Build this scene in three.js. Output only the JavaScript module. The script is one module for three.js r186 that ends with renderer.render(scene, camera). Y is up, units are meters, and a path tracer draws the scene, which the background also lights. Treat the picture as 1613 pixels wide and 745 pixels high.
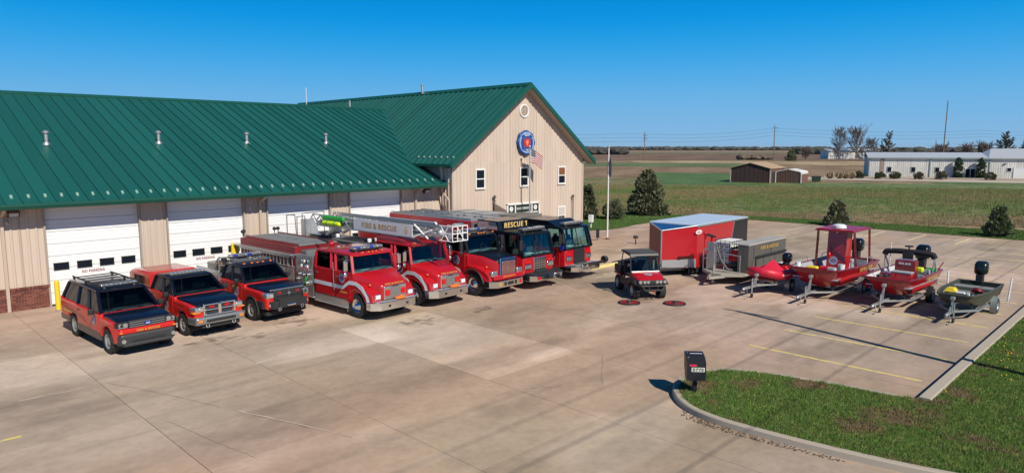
import * as THREE from 'three';
import { mergeGeometries, mergeVertices, toCreasedNormals } from 'three/addons/utils/BufferGeometryUtils.js';
import { RoundedBoxGeometry } from 'three/addons/geometries/RoundedBoxGeometry.js';
import { FontLoader } from 'three/addons/loaders/FontLoader.js';
import { TextGeometry } from 'three/addons/geometries/TextGeometry.js';

// ---------------------------------------------------------------- camera, sky, sun, exposure
const scene = new THREE.Scene();
const camera = new THREE.PerspectiveCamera(37.42, 1024 / 472, 0.3, 9000);
const PITCH = 7.28 * Math.PI / 180, YAW = 44.8 * Math.PI / 180;   // world: +x runs along the station front, +z out from it
camera.position.set(0, 7, 0);
camera.lookAt(Math.cos(YAW) * Math.cos(PITCH), 7 - Math.sin(PITCH), -Math.sin(YAW) * Math.cos(PITCH));
const renderer = new THREE.WebGLRenderer({ antialias: true });
renderer.toneMapping = THREE.LinearToneMapping;
renderer.toneMappingExposure = 1.08;
renderer.shadowMap.enabled = true;
{
  const W = 64, H = 512, d = new Float32Array(W * H * 4);
  const s2l = (v) => { v /= 255; return v <= 0.04045 ? v / 12.92 : Math.pow((v + 0.055) / 1.055, 2.4); };
  const stops = [[-90, 150, 165, 175], [-1, 140, 180, 214], [0, 138, 182, 218], [2, 122, 178, 222], [4, 104, 175, 226], [6, 76, 167, 228], [8, 44, 157, 226], [10, 14, 146, 222], [12, 4, 136, 215], [20, 5, 106, 182], [40, 9, 66, 114], [90, 10, 42, 72]];
  for (let j = 0; j < H; j++) {
    const e = (j + 0.5) / H * 180 - 90;
    let k = 0; while (k < stops.length - 2 && e > stops[k + 1][0]) k++;
    const a = stops[k], b = stops[k + 1], t = Math.min(1, Math.max(0, (e - a[0]) / (b[0] - a[0])));
    for (let i = 0; i < W; i++) {
      const o = (j * W + i) * 4;
      for (let c = 0; c < 3; c++) d[o + c] = s2l(a[c + 1] + (b[c + 1] - a[c + 1]) * t) * 0.96;
      d[o + 3] = 1;
    }
  }
  const sky = new THREE.DataTexture(d, W, H, THREE.RGBAFormat, THREE.FloatType);
  sky.mapping = THREE.EquirectangularReflectionMapping; sky.magFilter = THREE.LinearFilter; sky.minFilter = THREE.LinearFilter; sky.needsUpdate = true;
  scene.background = sky; scene.environment = sky;
}
const sun = new THREE.DirectionalLight(new THREE.Color(1, 0.93, 0.81), 4.8);
{
  const el = 41 * Math.PI / 180, h = new THREE.Vector2(-0.211, 0.977);
  sun.position.set(30 + h.x * Math.cos(el) * 120, Math.sin(el) * 120, -25 + h.y * Math.cos(el) * 120);
  sun.target.position.set(30, 0, -25);
  sun.castShadow = true; sun.shadow.mapSize.set(4096, 4096);
  Object.assign(sun.shadow.camera, { left: -70, right: 70, top: 60, bottom: -60, near: 1, far: 400 });
  scene.add(sun, sun.target);
}

// ---------------------------------------------------------------- helpers
function rng(seed) { let a = seed >>> 0; return () => { a = (a + 0x6D2B79F5) | 0; let t = Math.imul(a ^ (a >>> 15), 1 | a); t = (t + Math.imul(t ^ (t >>> 7), 61 | t)) ^ t; return ((t ^ (t >>> 14)) >>> 0) / 4294967296; }; }
const V = (x, y, z) => new THREE.Vector3(x, y, z);
const PI = Math.PI;
function hash(x, y, s) { let h = Math.imul(x, 374761393) + Math.imul(y, 668265263) + Math.imul(s, 974634777); h = Math.imul(h ^ (h >>> 13), 1274126177); return ((h ^ (h >>> 16)) >>> 0) / 4294967296; }
function vnoise(x, y, s, per = 0) {   // value noise, optionally tiling with period per
  const xi = Math.floor(x), yi = Math.floor(y), fx = x - xi, fy = y - yi, w = (v) => per ? ((v % per) + per) % per : v;
  const u = fx * fx * (3 - 2 * fx), v = fy * fy * (3 - 2 * fy);
  const a = hash(w(xi), w(yi), s), b = hash(w(xi + 1), w(yi), s), c = hash(w(xi), w(yi + 1), s), d = hash(w(xi + 1), w(yi + 1), s);
  return a + (b - a) * u + (c - a) * v + (a - b - c + d) * u * v;
}
function fbm(x, y, s, oct = 4, per = 0) { let t = 0, a = 0.5, n = 0; for (let i = 0; i < oct; i++) { t += a * vnoise(x, y, s + i * 17, per); n += a; x *= 2; y *= 2; per *= 2; a *= 0.5; } return t / n; }
const sm = (a, b, x) => { const t = Math.min(1, Math.max(0, (x - a) / (b - a))); return t * t * (3 - 2 * t); };
// a colour or grey texture computed pixel by pixel; fn returns linear rgb for colour maps
function tex(W, H, fn, { srgb = true, wrap = true, rep = 1 } = {}) {
  const d = new Uint8Array(W * H * 4), g = (v) => 255 * (v <= 0.0031308 ? 12.92 * v : 1.055 * Math.pow(v, 1 / 2.4) - 0.055);
  for (let j = 0; j < H; j++) for (let i = 0; i < W; i++) {
    const c = fn(i / W, j / H, i, j), o = (j * W + i) * 4;
    if (srgb) for (let k = 0; k < 3; k++) d[o + k] = Math.min(255, Math.max(0, g(Math.max(0, c[k])))); else d[o] = d[o + 1] = d[o + 2] = Math.min(255, Math.max(0, c * 255));
    d[o + 3] = 255;
  }
  const t = new THREE.DataTexture(d, W, H, THREE.RGBAFormat);
  if (srgb) t.colorSpace = THREE.SRGBColorSpace;
  t.wrapS = t.wrapT = wrap ? THREE.RepeatWrapping : THREE.ClampToEdgeWrapping;
  t.magFilter = THREE.LinearFilter; t.minFilter = THREE.LinearMipmapLinearFilter; t.generateMipmaps = true; t.repeat.set(rep, rep); t.needsUpdate = true;
  return t;
}
const C = (r, g, b) => new THREE.Color().setRGB(r, g, b);
function mat(r, g, b, rough = 0.6, metal = 0, extra = {}) { return new THREE.MeshStandardMaterial({ color: C(r, g, b), roughness: rough, metalness: metal, side: THREE.DoubleSide, ...extra }); }
function paint(r, g, b, rough = 0.35) { return new THREE.MeshPhysicalMaterial({ color: C(r, g, b), roughness: rough, metalness: 0, clearcoat: 0.6, clearcoatRoughness: 0.06, side: THREE.DoubleSide, bumpMap: T.paintBump, bumpScale: 0.0006 }); }

function dark(r, g, b) { const m = paint(r, g, b, 0.3); m.clearcoat = 0.45; m.specularIntensity = 0.5; return m; }

// geometry makers: each returns a BufferGeometry ready to be merged
const norm = (g) => { if (g.index) g = g.toNonIndexed(); if (!g.attributes.normal) g.computeVertexNormals(); if (!g.attributes.uv) g.setAttribute('uv', new THREE.BufferAttribute(new Float32Array(g.attributes.position.count * 2), 2)); for (const k of Object.keys(g.attributes)) if (!['position', 'normal', 'uv'].includes(k)) g.deleteAttribute(k); g.morphAttributes = {}; g.clearGroups(); return g; };
const merge = (list) => { const l = list.flat(9).map(norm); return l.length === 1 ? l[0] : mergeGeometries(l); };
const bx = (w, h, d, x = 0, y = 0, z = 0) => new THREE.BoxGeometry(w, h, d).translate(x, y, z);             // centred box
const rb = (w, h, d, r, x = 0, y = 0, z = 0, s = 2) => new RoundedBoxGeometry(w, h, d, s, Math.min(r, w / 2.01, h / 2.01, d / 2.01)).translate(x, y, z);
function cyl(r0, r1, h, x = 0, y = 0, z = 0, axis = 'y', seg = 16) { const g = new THREE.CylinderGeometry(r1, r0, h, seg); if (axis === 'x') g.rotateZ(-PI / 2); if (axis === 'z') g.rotateX(PI / 2); return g.translate(x, y, z); }
function bar(a, b, r, seg = 7, r2 = r) { const p = V(...a), q = V(...b), d = q.clone().sub(p), g = new THREE.CylinderGeometry(r2, r, d.length(), seg); g.applyQuaternion(new THREE.Quaternion().setFromUnitVectors(V(0, 1, 0), d.clone().normalize())); const m = p.add(q).multiplyScalar(0.5); return g.translate(m.x, m.y, m.z); }
function pipe(pts, r, seg = 7, n = 0, closed = false) { const c = new THREE.CatmullRomCurve3(pts.map((p) => V(...p)), closed, 'catmullrom', 0.15); return new THREE.TubeGeometry(c, n || pts.length * 5, r, seg, closed); }
function poly(pts, r, seg = 6) { const o = []; for (let i = 1; i < pts.length; i++) { o.push(bar(pts[i - 1], pts[i], r, seg)); if (i < pts.length - 1) o.push(new THREE.SphereGeometry(r, seg, 4).translate(...pts[i])); } return o; }
function sqbar(a, b, w, h = w) { // square bar between two points
  const p = V(...a), q = V(...b), d = q.clone().sub(p), g = new THREE.BoxGeometry(w, h, d.length()), m = new THREE.Matrix4().lookAt(q, p, Math.abs(d.clone().normalize().y) > 0.99 ? V(1, 0, 0) : V(0, 1, 0));
  g.applyMatrix4(m); const c = p.add(q).multiplyScalar(0.5); return g.translate(c.x, c.y, c.z);
}
// eight corners: bottom ring b0..b3 (counter-clockwise seen from above), top ring t0..t3
function hexa(b, t) {
  const p = [], q = (a, c, d, e) => p.push(...a, ...c, ...d, ...a, ...d, ...e);
  q(b[3], b[2], b[1], b[0]); q(t[0], t[1], t[2], t[3]);
  for (let i = 0; i < 4; i++) { const j = (i + 1) % 4; q(b[i], b[j], t[j], t[i]); }
  const g = new THREE.BufferGeometry(); g.setAttribute('position', new THREE.Float32BufferAttribute(p, 3)); g.computeVertexNormals(); return g;
}
// thin panel lying on the quad q (4 corners), inset to u0..u1, v0..v1 of it, standing out by lift and th thick
function onQuad(q, u0, u1, v0, v1, th = 0.02, lift = 0.005) {
  const P = (u, v) => { const a = V(...q[0]).lerp(V(...q[1]), u), b = V(...q[3]).lerp(V(...q[2]), u); return a.lerp(b, v); };
  const n = V(...q[1]).sub(V(...q[0])).cross(V(...q[3]).sub(V(...q[0]))).normalize();
  const r = [P(u0, v0), P(u1, v0), P(u1, v1), P(u0, v1)];
  return hexa(r.map((p) => p.clone().addScaledVector(n, lift).toArray()), r.map((p) => p.clone().addScaledVector(n, lift + th).toArray()));
}
function quad(q) { const g = new THREE.BufferGeometry(); g.setAttribute('position', new THREE.Float32BufferAttribute([...q[0], ...q[1], ...q[2], ...q[0], ...q[2], ...q[3]], 3)); g.setAttribute('uv', new THREE.Float32BufferAttribute([0, 0, 1, 0, 1, 1, 0, 0, 1, 1, 0, 1], 2)); g.computeVertexNormals(); return g; }
// profile in (z, y) extruded across x, centred, with rounded edges
function prof(pts, w, bev = 0.03, arches = [], x = 0) {
  const s = new THREE.Shape(); pts.forEach((p, i) => (i ? s.lineTo(p[0], p[1]) : s.moveTo(p[0], p[1])));
  const last = pts[pts.length - 1], yb = last[1];          // outline ends at the front bottom corner; arches come front to rear along the bottom
  for (const a of arches) { const dy = a.y - yb, dz = Math.sqrt(Math.max(0.0001, a.r * a.r - dy * dy)), t = Math.atan2(-dy, dz); s.lineTo(a.z + dz, yb); s.absarc(a.z, a.y, a.r, t, PI - t, false); }
  s.closePath();
  const g = new THREE.ExtrudeGeometry(s, { depth: w - 2 * bev, bevelEnabled: bev > 0, bevelThickness: bev, bevelSize: bev, bevelOffset: -bev, bevelSegments: 2, curveSegments: 10 });
  return g.rotateY(-PI / 2).translate(w / 2 - bev + x, 0, 0);
}
// outline in (x, z) extruded upwards from y0 to y1
function plan(pts, y0, y1, bev = 0.01) {
  const s = new THREE.Shape(); pts.forEach((p, i) => (i ? s.lineTo(p[0], -p[1]) : s.moveTo(p[0], -p[1]))); s.closePath();
  const g = new THREE.ExtrudeGeometry(s, { depth: y1 - y0 - 2 * bev, bevelEnabled: bev > 0, bevelThickness: bev, bevelSize: bev, bevelOffset: -bev, bevelSegments: 1, curveSegments: 8 });
  return g.rotateX(-PI / 2).translate(0, y0 + bev, 0);
}
// skin over a list of rings with equal numbers of points
function loft(rings, { closed = true, caps = true, crease = 0.6 } = {}) {
  const p = [], n = rings[0].length, m = closed ? n : n - 1;
  for (let i = 0; i < rings.length - 1; i++) for (let j = 0; j < m; j++) { const k = (j + 1) % n, a = rings[i][j], b = rings[i][k], c = rings[i + 1][k], d = rings[i + 1][j]; p.push(...a, ...b, ...c, ...a, ...c, ...d); }
  const cap = (r, f) => { const c = [0, 0, 0]; r.forEach((v) => { for (let k = 0; k < 3; k++) c[k] += v[k] / n; }); for (let j = 0; j < n; j++) { const a = r[j], b = r[(j + 1) % n]; f ? p.push(...c, ...b, ...a) : p.push(...c, ...a, ...b); } };
  if (caps && closed) { cap(rings[0], true); cap(rings[rings.length - 1], false); }
  let g = new THREE.BufferGeometry(); g.setAttribute('position', new THREE.Float32BufferAttribute(p, 3));
  g = mergeVertices(g, 1e-4); return toCreasedNormals(g, crease);
}
// rounded rectangle ring in the x-y plane at z (ccw seen from +z)
function rr(z, x0, x1, y0, y1, r, n = 3) { const o = [], c = [[x1 - r, y0 + r, -PI / 2], [x1 - r, y1 - r, 0], [x0 + r, y1 - r, PI / 2], [x0 + r, y0 + r, PI]]; for (const [cx, cy, a] of c) for (let i = 0; i <= n; i++) { const t = a + (PI / 2) * i / n; o.push([cx + r * Math.cos(t), cy + r * Math.sin(t), z]); } return o; }
const font = await new FontLoader().loadAsync('fonts/droid/droid_sans_bold.typeface.json');
const fontSerif = await new FontLoader().loadAsync('fonts/droid/droid_serif_bold.typeface.json');
// lettering standing in the x-y plane facing +z, centred, h tall and w wide
function text(str, h, w, depth = 0.012, f = font) { const g = new TextGeometry(str, { font: f, size: h, depth, curveSegments: 2, bevelEnabled: false }); g.computeBoundingBox(); const b = g.boundingBox, k = w ? w / (b.max.x - b.min.x) : 1; g.translate(-(b.min.x + b.max.x) / 2, -(b.min.y + b.max.y) / 2, 0).scale(k, h / (b.max.y - b.min.y), 1); return g; }

// scene graph makers
const used = {};
function numbered(n) { if (!(n in used)) { used[n] = 0; return n; } used[n]++; return n + '_' + String(used[n]).padStart(3, '0'); }
const sh = (m) => { m.castShadow = true; m.receiveShadow = true; return m; };
function M(parent, name, geos, material) { const m = sh(new THREE.Mesh(Array.isArray(geos) ? merge(geos) : norm(geos), material)); m.name = name; parent.add(m); return m; }
function inst(parent, name, geo, material) { const m = sh(new THREE.Mesh(geo, material)); m.name = name; parent.add(m); return m; }   // shares its geometry
function G(parent, name, x = 0, y = 0, z = 0) { const g = new THREE.Group(); g.name = name; g.position.set(x, y, z); parent.add(g); return g; }
function thing(name, label, category, x = 0, y = 0, z = 0, turn = 0, group) { const g = G(scene, numbered(name), x, y, z); g.rotation.y = turn; g.userData = { label, category }; if (group) g.userData.group = group; return g; }
function tag(o, label, category, group) { o.name = numbered(o.name); o.userData.label = label; o.userData.category = category; if (group) o.userData.group = group; return o; }
function struct(name, geos, m, label, category) { const o = M(scene, numbered(name), geos, m); o.userData.kind = 'structure'; if (label) { o.userData.label = label; o.userData.category = category; } return o; }

// ---------------------------------------------------------------- textures and materials
const T = {};
T.fine = tex(256, 256, (u, v) => fbm(u * 32, v * 32, 3, 4, 32), { srgb: false });
T.paintBump = tex(128, 128, (u, v) => fbm(u * 6, v * 6, 5, 3, 6), { srgb: false });
T.grime = tex(256, 256, (u, v) => { const n = fbm(u * 6, v * 6, 11, 5, 6); return [0.78 + n * 0.32, 0.77 + n * 0.32, 0.75 + n * 0.32]; });
T.tread = tex(128, 32, (u, v) => (Math.floor(u * 16 + (v > 0.5 ? 0.5 : 0)) % 2 ? 0.2 : 0.9), { srgb: false });
T.diamond = tex(64, 64, (u, v) => { const a = ((u * 8) % 1) - 0.5, b = ((v * 8) % 1) - 0.5, k = (Math.floor(u * 8) + Math.floor(v * 8)) % 2; return (k ? Math.abs(a) < 0.12 && Math.abs(b) < 0.4 : Math.abs(b) < 0.12 && Math.abs(a) < 0.4) ? 1 : 0.35; }, { srgb: false });
const K = {
  red: paint(0.44, 0.006, 0.013), darkred: paint(0.2, 0.006, 0.012), maroon: mat(0.2, 0.012, 0.016, 0.5), black: dark(0.006, 0.008, 0.012), navy: dark(0.005, 0.007, 0.017), grey: paint(0.03, 0.031, 0.034, 0.5),
  carRed: paint(0.54, 0.011, 0.008), boatRed: paint(0.33, 0.006, 0.012), white: paint(0.75, 0.76, 0.76), stripe: mat(0.62, 0.66, 0.7, 0.35), gold: mat(0.78, 0.5, 0.12, 0.3, 0.5), amber: mat(0.75, 0.22, 0.02, 0.25), redlens: mat(0.55, 0.01, 0.015, 0.15), bluelens: mat(0.02, 0.05, 0.4, 0.15),
  chrome: mat(0.78, 0.8, 0.82, 0.12, 1), alu: mat(0.62, 0.64, 0.66, 0.38, 0.85, { map: T.grime }), aluPlate: mat(0.6, 0.62, 0.64, 0.42, 0.8, { bumpMap: T.diamond, bumpScale: 0.004, map: T.grime }), galv: mat(0.5, 0.52, 0.53, 0.48, 0.7, { map: T.grime }), steel: mat(0.35, 0.36, 0.37, 0.4, 0.8),
  rubber: mat(0.018, 0.018, 0.019, 0.85), tyre: mat(0.022, 0.022, 0.023, 0.88, 0, { bumpMap: T.fine, bumpScale: 0.006 }), plastic: mat(0.02, 0.02, 0.022, 0.55), greyPlastic: mat(0.035, 0.036, 0.039, 0.5), interior: mat(0.022, 0.022, 0.024, 0.9), seat: mat(0.05, 0.05, 0.055, 0.9), dash: mat(0.3, 0.3, 0.28, 0.9), hose: mat(0.12, 0.12, 0.12, 0.7),  // dash colour lightened to stand in for sky reflected in the windshields
  lamp: new THREE.MeshPhysicalMaterial({ color: C(0.55, 0.58, 0.6), roughness: 0.2, metalness: 0.8, clearcoat: 1 }), yellow: mat(0.75, 0.55, 0.02, 0.5), hiviz: mat(0.6, 0.75, 0.02, 0.6), green: mat(0.02, 0.36, 0.05, 0.5), orange: mat(0.75, 0.16, 0.01, 0.6), paper: mat(0.7, 0.7, 0.68, 0.8),
  glass: new THREE.MeshPhysicalMaterial({ color: C(0.42, 0.62, 0.64), roughness: 0.02, transmission: 1, thickness: 0, ior: 1.5, side: THREE.DoubleSide }),
  darkGlass: new THREE.MeshPhysicalMaterial({ color: C(0.16, 0.23, 0.26), roughness: 0.02, transmission: 1, thickness: 0, ior: 1.5, side: THREE.DoubleSide }),
  tint: new THREE.MeshPhysicalMaterial({ color: C(0.02, 0.03, 0.05), specularIntensity: 0.28, roughness: 0.02, transmission: 1, thickness: 0, ior: 1.5, side: THREE.DoubleSide }),
  winglass: new THREE.MeshPhysicalMaterial({ color: C(0.01, 0.014, 0.022), roughness: 0.04, specularIntensity: 0.28, side: THREE.DoubleSide }),
  wood: mat(0.2, 0.13, 0.08, 0.85, 0, { map: T.grime }), canvas: mat(0.012, 0.012, 0.016, 0.85), olive: mat(0.07, 0.072, 0.05, 0.6, 0.1, { map: T.grime }), oliveDark: mat(0.035, 0.042, 0.034, 0.6), deck: mat(0.34, 0.36, 0.4, 0.75, 0, { map: T.grime }), tan: mat(0.35, 0.33, 0.29, 0.6, 0, { map: T.grime }),
};
// round door emblem: white ring, blue field, cross and red centre (flat print)
T.emblem = (() => {
  const c = document.createElement('canvas'); c.width = c.height = 128; const x = c.getContext('2d'); const disc = (r, f) => { x.fillStyle = f; x.beginPath(); x.arc(64, 64, r, 0, 7); x.fill(); };
  disc(64, '#e8e8ee'); disc(58, '#20306c'); disc(50, '#c9ccdc'); x.fillStyle = '#2b3a7a';
  for (let k = 0; k < 4; k++) { x.save(); x.translate(64, 64); x.rotate(k * PI / 2); x.beginPath(); x.moveTo(-9, 0); x.lineTo(-26, -44); x.quadraticCurveTo(0, -36, 26, -44); x.lineTo(9, 0); x.fill(); x.restore(); }
  disc(19, '#f2f2f2'); disc(16, '#b01822'); x.fillStyle = '#fff'; x.font = 'bold 13px sans-serif'; x.textAlign = 'center'; x.fillText('FIRE', 64, 30); x.fillText('DEPT', 64, 108);
  const t = new THREE.CanvasTexture(c); t.colorSpace = THREE.SRGBColorSpace; return t;
})();
K.emblem = new THREE.MeshStandardMaterial({ map: T.emblem, roughness: 0.4, side: THREE.DoubleSide });
T.flagprint = (() => { const c = document.createElement('canvas'); c.width = 190; c.height = 100; const x = c.getContext('2d'); for (let i = 0; i < 13; i++) { x.fillStyle = i % 2 ? '#d2cdca' : '#8c1022'; x.fillRect(0, i * 100 / 13, 190, 8); } x.fillStyle = '#131d3e'; x.fillRect(0, 0, 76, 54); x.fillStyle = '#f0f0f0'; for (let r = 0; r < 9; r++) for (let k = 0; k < (r % 2 ? 5 : 6); k++) { x.beginPath(); x.arc(6.3 + k * 12.6 + (r % 2 ? 6.3 : 0), 5.6 + r * 5.4, 1.9, 0, 7); x.fill(); } const t = new THREE.CanvasTexture(c); t.colorSpace = THREE.SRGBColorSpace; return t; })();
K.usflag = new THREE.MeshStandardMaterial({ map: T.flagprint, roughness: 0.85, side: THREE.DoubleSide });

// ---------------------------------------------------------------- ground: fields, apron slabs, kerbs, lawns
const fieldTex = (seed, a, b, c, f) => tex(512, 512, (u, v) => {
  const n = fbm(u * 5, v * 5, seed, 5, 5), m = fbm(u * 40, v * 40, seed + 50, 3, 40), k = sm(0.42, 0.58, n * 0.75 + m * 0.25), w = f * 1.5 * (m - 0.5);
  const s = sm(0.55, 0.8, fbm(u * 9, v * 22, seed + 80, 4, 9));
  return [0, 1, 2].map((i) => Math.max(0.005, (a[i] + (b[i] - a[i]) * k) * (1 - s * 0.5) + c[i] * s * 0.5) * (1 + w));
});
const E1 = [0.55, 0.835], E2 = [0.835, -0.55];   // field lines run along E1, E2 leads away from the station
const fld = (s, d) => [E1[0] * s + E2[0] * d, E1[1] * s + E2[1] * d];
function sheet(pts, y, scale = 1) { const s = new THREE.Shape(); pts.forEach((p, i) => (i ? s.lineTo(p[0], -p[1]) : s.moveTo(p[0], -p[1]))); const g = new THREE.ShapeGeometry(s, 6).rotateX(-PI / 2).translate(0, y, 0), p = g.attributes.position, u = new Float32Array(p.count * 2); for (let i = 0; i < p.count; i++) { u[2 * i] = p.getX(i) / scale; u[2 * i + 1] = p.getZ(i) / scale; } g.setAttribute('uv', new THREE.BufferAttribute(u, 2)); return g; }
const ragged = (list, amp, seed, step = 12) => { const o = [], r = rng(seed); for (let i = 0; i < list.length; i++) { const a = list[i], b = list[(i + 1) % list.length], n = Math.max(1, Math.min(60, Math.round(Math.hypot(b[0] - a[0], b[1] - a[1]) / step))); for (let k = 0; k < n; k++) o.push([a[0] + (b[0] - a[0]) * k / n + (r() - 0.5) * amp, a[1] + (b[1] - a[1]) * k / n + (r() - 0.5) * amp]); } return o; };
const fm = (t, r = 1, g = 1, b = 1) => new THREE.MeshStandardMaterial({ map: t, color: C(r, g, b), roughness: 0.95, bumpMap: T.fine, bumpScale: 0.05 });
const tStubble = fieldTex(21, [0.19, 0.122, 0.06], [0.27, 0.19, 0.105], [0.15, 0.13, 0.055], 0.5), tPasture = fieldTex(33, [0.1, 0.135, 0.034], [0.17, 0.16, 0.062], [0.14, 0.18, 0.042], 0.9), tGreen = fieldTex(44, [0.055, 0.115, 0.022], [0.075, 0.15, 0.03], [0.12, 0.13, 0.045], 0.4);
struct('ground', sheet([[-5000, -6000], [7000, -6000], [7000, 5000], [-5000, 5000]], -0.14, 22), fm(tStubble));
const band = (name, s0, s1, d0, d1, y, m, seed, amp = 2, sc = 22) => struct(name, sheet(ragged([fld(s0, d0), fld(s1, d0), fld(s1, d1), fld(s0, d1)], amp, seed, 14), y, sc), m);
band('pasture_field', -140, 170, 74, 128, -0.115, fm(tPasture), 1, 3, 30);
band('green_field', -2, 21, 138, 202, -0.088, fm(tGreen), 2, 3);
band('pasture_field', -160, 14, 127, 165, -0.108, fm(tPasture, 1.1, 0.95, 0.95), 12, 4, 30);
band('stubble_strip', -140, 110, 70, 83, -0.109, fm(tStubble, 0.85, 0.85, 0.85), 13, 4, 25);
band('pasture_field', 14, 200, 127, 151, -0.105, fm(tPasture, 0.85, 1.02, 0.9), 3, 3);
band('pasture_field', 62, 300, 151, 300, -0.1, fm(tStubble, 0.9, 0.88, 0.85), 4, 5, 40);
band('green_field', 56, 92, 151, 166, -0.098, fm(tGreen, 1, 0.95, 1), 14, 2, 40);
band('stubble_field', -160, 62, 168, 262, -0.095, fm(tStubble, 0.95, 0.88, 0.85), 5, 5, 40);
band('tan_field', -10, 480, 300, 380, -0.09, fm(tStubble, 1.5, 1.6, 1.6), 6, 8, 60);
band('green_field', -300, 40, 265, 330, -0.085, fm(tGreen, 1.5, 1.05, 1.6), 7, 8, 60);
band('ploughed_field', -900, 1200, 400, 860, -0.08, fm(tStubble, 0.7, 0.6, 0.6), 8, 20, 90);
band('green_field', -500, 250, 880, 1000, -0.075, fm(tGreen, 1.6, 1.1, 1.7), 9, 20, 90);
// apron: concrete slabs with open joints
T.conc = tex(2048, 1024, (u, v) => {
  const x = -20 + u * 88, z = -40 + v * 48;
  const big = fbm(x * 0.11, z * 0.16, 71, 4), mid = fbm(x * 0.35 + 9, z * 0.8, 72, 4), fi = fbm(x * 2.2, z * 2.2, 73, 3), sp = vnoise(x * 9, z * 9, 74);
  let k = 0.78 + 0.2 * big + 0.26 * (mid - 0.5) + 0.2 * (fi - 0.5) + 0.12 * (sp - 0.5);
  const pink = sm(0.4, 0.7, fbm(x * 0.09 + 30, z * 0.13, 75, 3)), worn = sm(0.56, 0.72, fbm(x * 0.16 + 5, z * 0.42, 76, 4)) , dirt = sm(0.55, 0.75, fbm(x * 0.24, z * 0.55 + 40, 77, 5)), streak = sm(0.6, 0.8, fbm(x * 0.12, z * 1.6, 78, 4));
  const tanp = sm(0.42, 0.6, fbm(x * 0.07 + 80, z * 0.1, 81, 4)); let c = [0.47 - tanp * 0.035, 0.365 - tanp * 0.035, 0.28 - tanp * 0.05].map((a, i) => a + pink * [0.02, -0.018, -0.012][i]);
  c = c.map((a, i) => a * k * (1 + worn * 0.22 - dirt * 0.24 - streak * 0.13) + worn * [0.03, 0.035, 0.04][i]);
  // oil drips where engines stand and rubber marks in the lanes
  for (const [ox, oz, r] of [[10.3, -25.2, 0.7], [11.2, -24.7, 0.5], [13.4, -25.6, 0.8], [17, -22.2, 0.9], [20.1, -21.8, 0.6], [9.1, -25.4, 0.4]]) { const d = Math.hypot(x - ox, (z - oz) * 1.3) / r; if (d < 1.4) { const s = sm(0.55, 0.9, fbm(x * 3 + ox, z * 5, 79, 3) + 0.35 - d * 0.32) * 0.55; c = c.map((a) => a * (1 - s)); } }
  return c;
}, { wrap: false });
T.concBump = tex(512, 512, (u, v) => 0.6 * fbm(u * 24, v * 24, 61, 4, 24) + 0.4 * fbm(u * 110, v * 110, 66, 2, 110), { srgb: false, rep: 12 });
const concMats = [1, 0.94, 1.05, 0.97, 1.27].map((k, i) => new THREE.MeshStandardMaterial({ map: T.conc, color: C(k, k * (i === 4 ? 1.03 : 1), k * (i === 4 ? 1.06 : 1)), roughness: 0.86, bumpMap: T.concBump, bumpScale: 0.006 }));
const apron = G(scene, 'concrete_apron'); apron.userData = { kind: 'structure' };
{
  const r = rng(9), P = 4.2;
  const slab = (x0, x1, z0, z1, m) => {
    const gap = 0.007, g = norm(bx(x1 - x0 - gap * 2, 0.12, z1 - z0 - gap * 2, (x0 + x1) / 2, -0.06 + (r() - 0.5) * 0.004, (z0 + z1) / 2)), p = g.attributes.position, u = g.attributes.uv;
    for (let i = 0; i < p.count; i++) u.setXY(i, (p.getX(i) + 20) / 88, (p.getZ(i) + 40) / 48);
    M(apron, 'slab', [g], concMats[m]);
  };
  for (let i = -6; i < 14; i++) for (let j = 3; j < 13; j++) {
    const x0 = 5.6 + i * P, x1 = Math.min(64.4, x0 + P), z1 = 14.5 - j * P, z0 = z1 - P;
    if (x0 > 16 && z0 > -5.3) continue;
    if (j === 12 && (i < 6 || i > 11)) continue;
    const light = i === 2 && (j === 8 || j === 7);
    slab(x0, x1, z0, x0 > 16 ? Math.min(z1, -5) : z1, light ? 4 : Math.floor(r() * 4));
  }
}
const yel = new THREE.MeshStandardMaterial({ map: tex(256, 256, (u, v) => { const n = fbm(u * 14, v * 14, 91, 4, 14), w = sm(0.52, 0.62, n); return [0.72 - w * 0.2, 0.56 - w * 0.14, 0.17 + w * 0.12]; }), roughness: 0.8 });
const flat = (x0, x1, z0, z1, y) => sheet([[x0, z0], [x1, z0], [x1, z1], [x0, z1]], y, 1.7);
const wornYel = yel.clone(); wornYel.color = C(1.08, 1.14, 1.5);
for (let k = 0; k < 13; k++) M(apron, 'parking_stripe', [flat(23.08 + 2.95 * k, 23.22 + 2.95 * k, -11.05, -5.55, 0.006)], k > 4 ? wornYel : yel);
for (const z of [-24.9, -21.8, -18.7, -15.6, -12.5]) M(apron, 'parking_stripe', [flat(58.3, 63.2, z - 0.07, z + 0.07, 0.006)], wornYel);
M(apron, 'parking_stripe', [flat(-1.5, 3.1, -20.06, -19.94, 0.006)], yel);
M(apron, 'parking_stripe', [flat(30.6, 36, -23.3, -23.21, 0.006)], wornYel);
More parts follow.
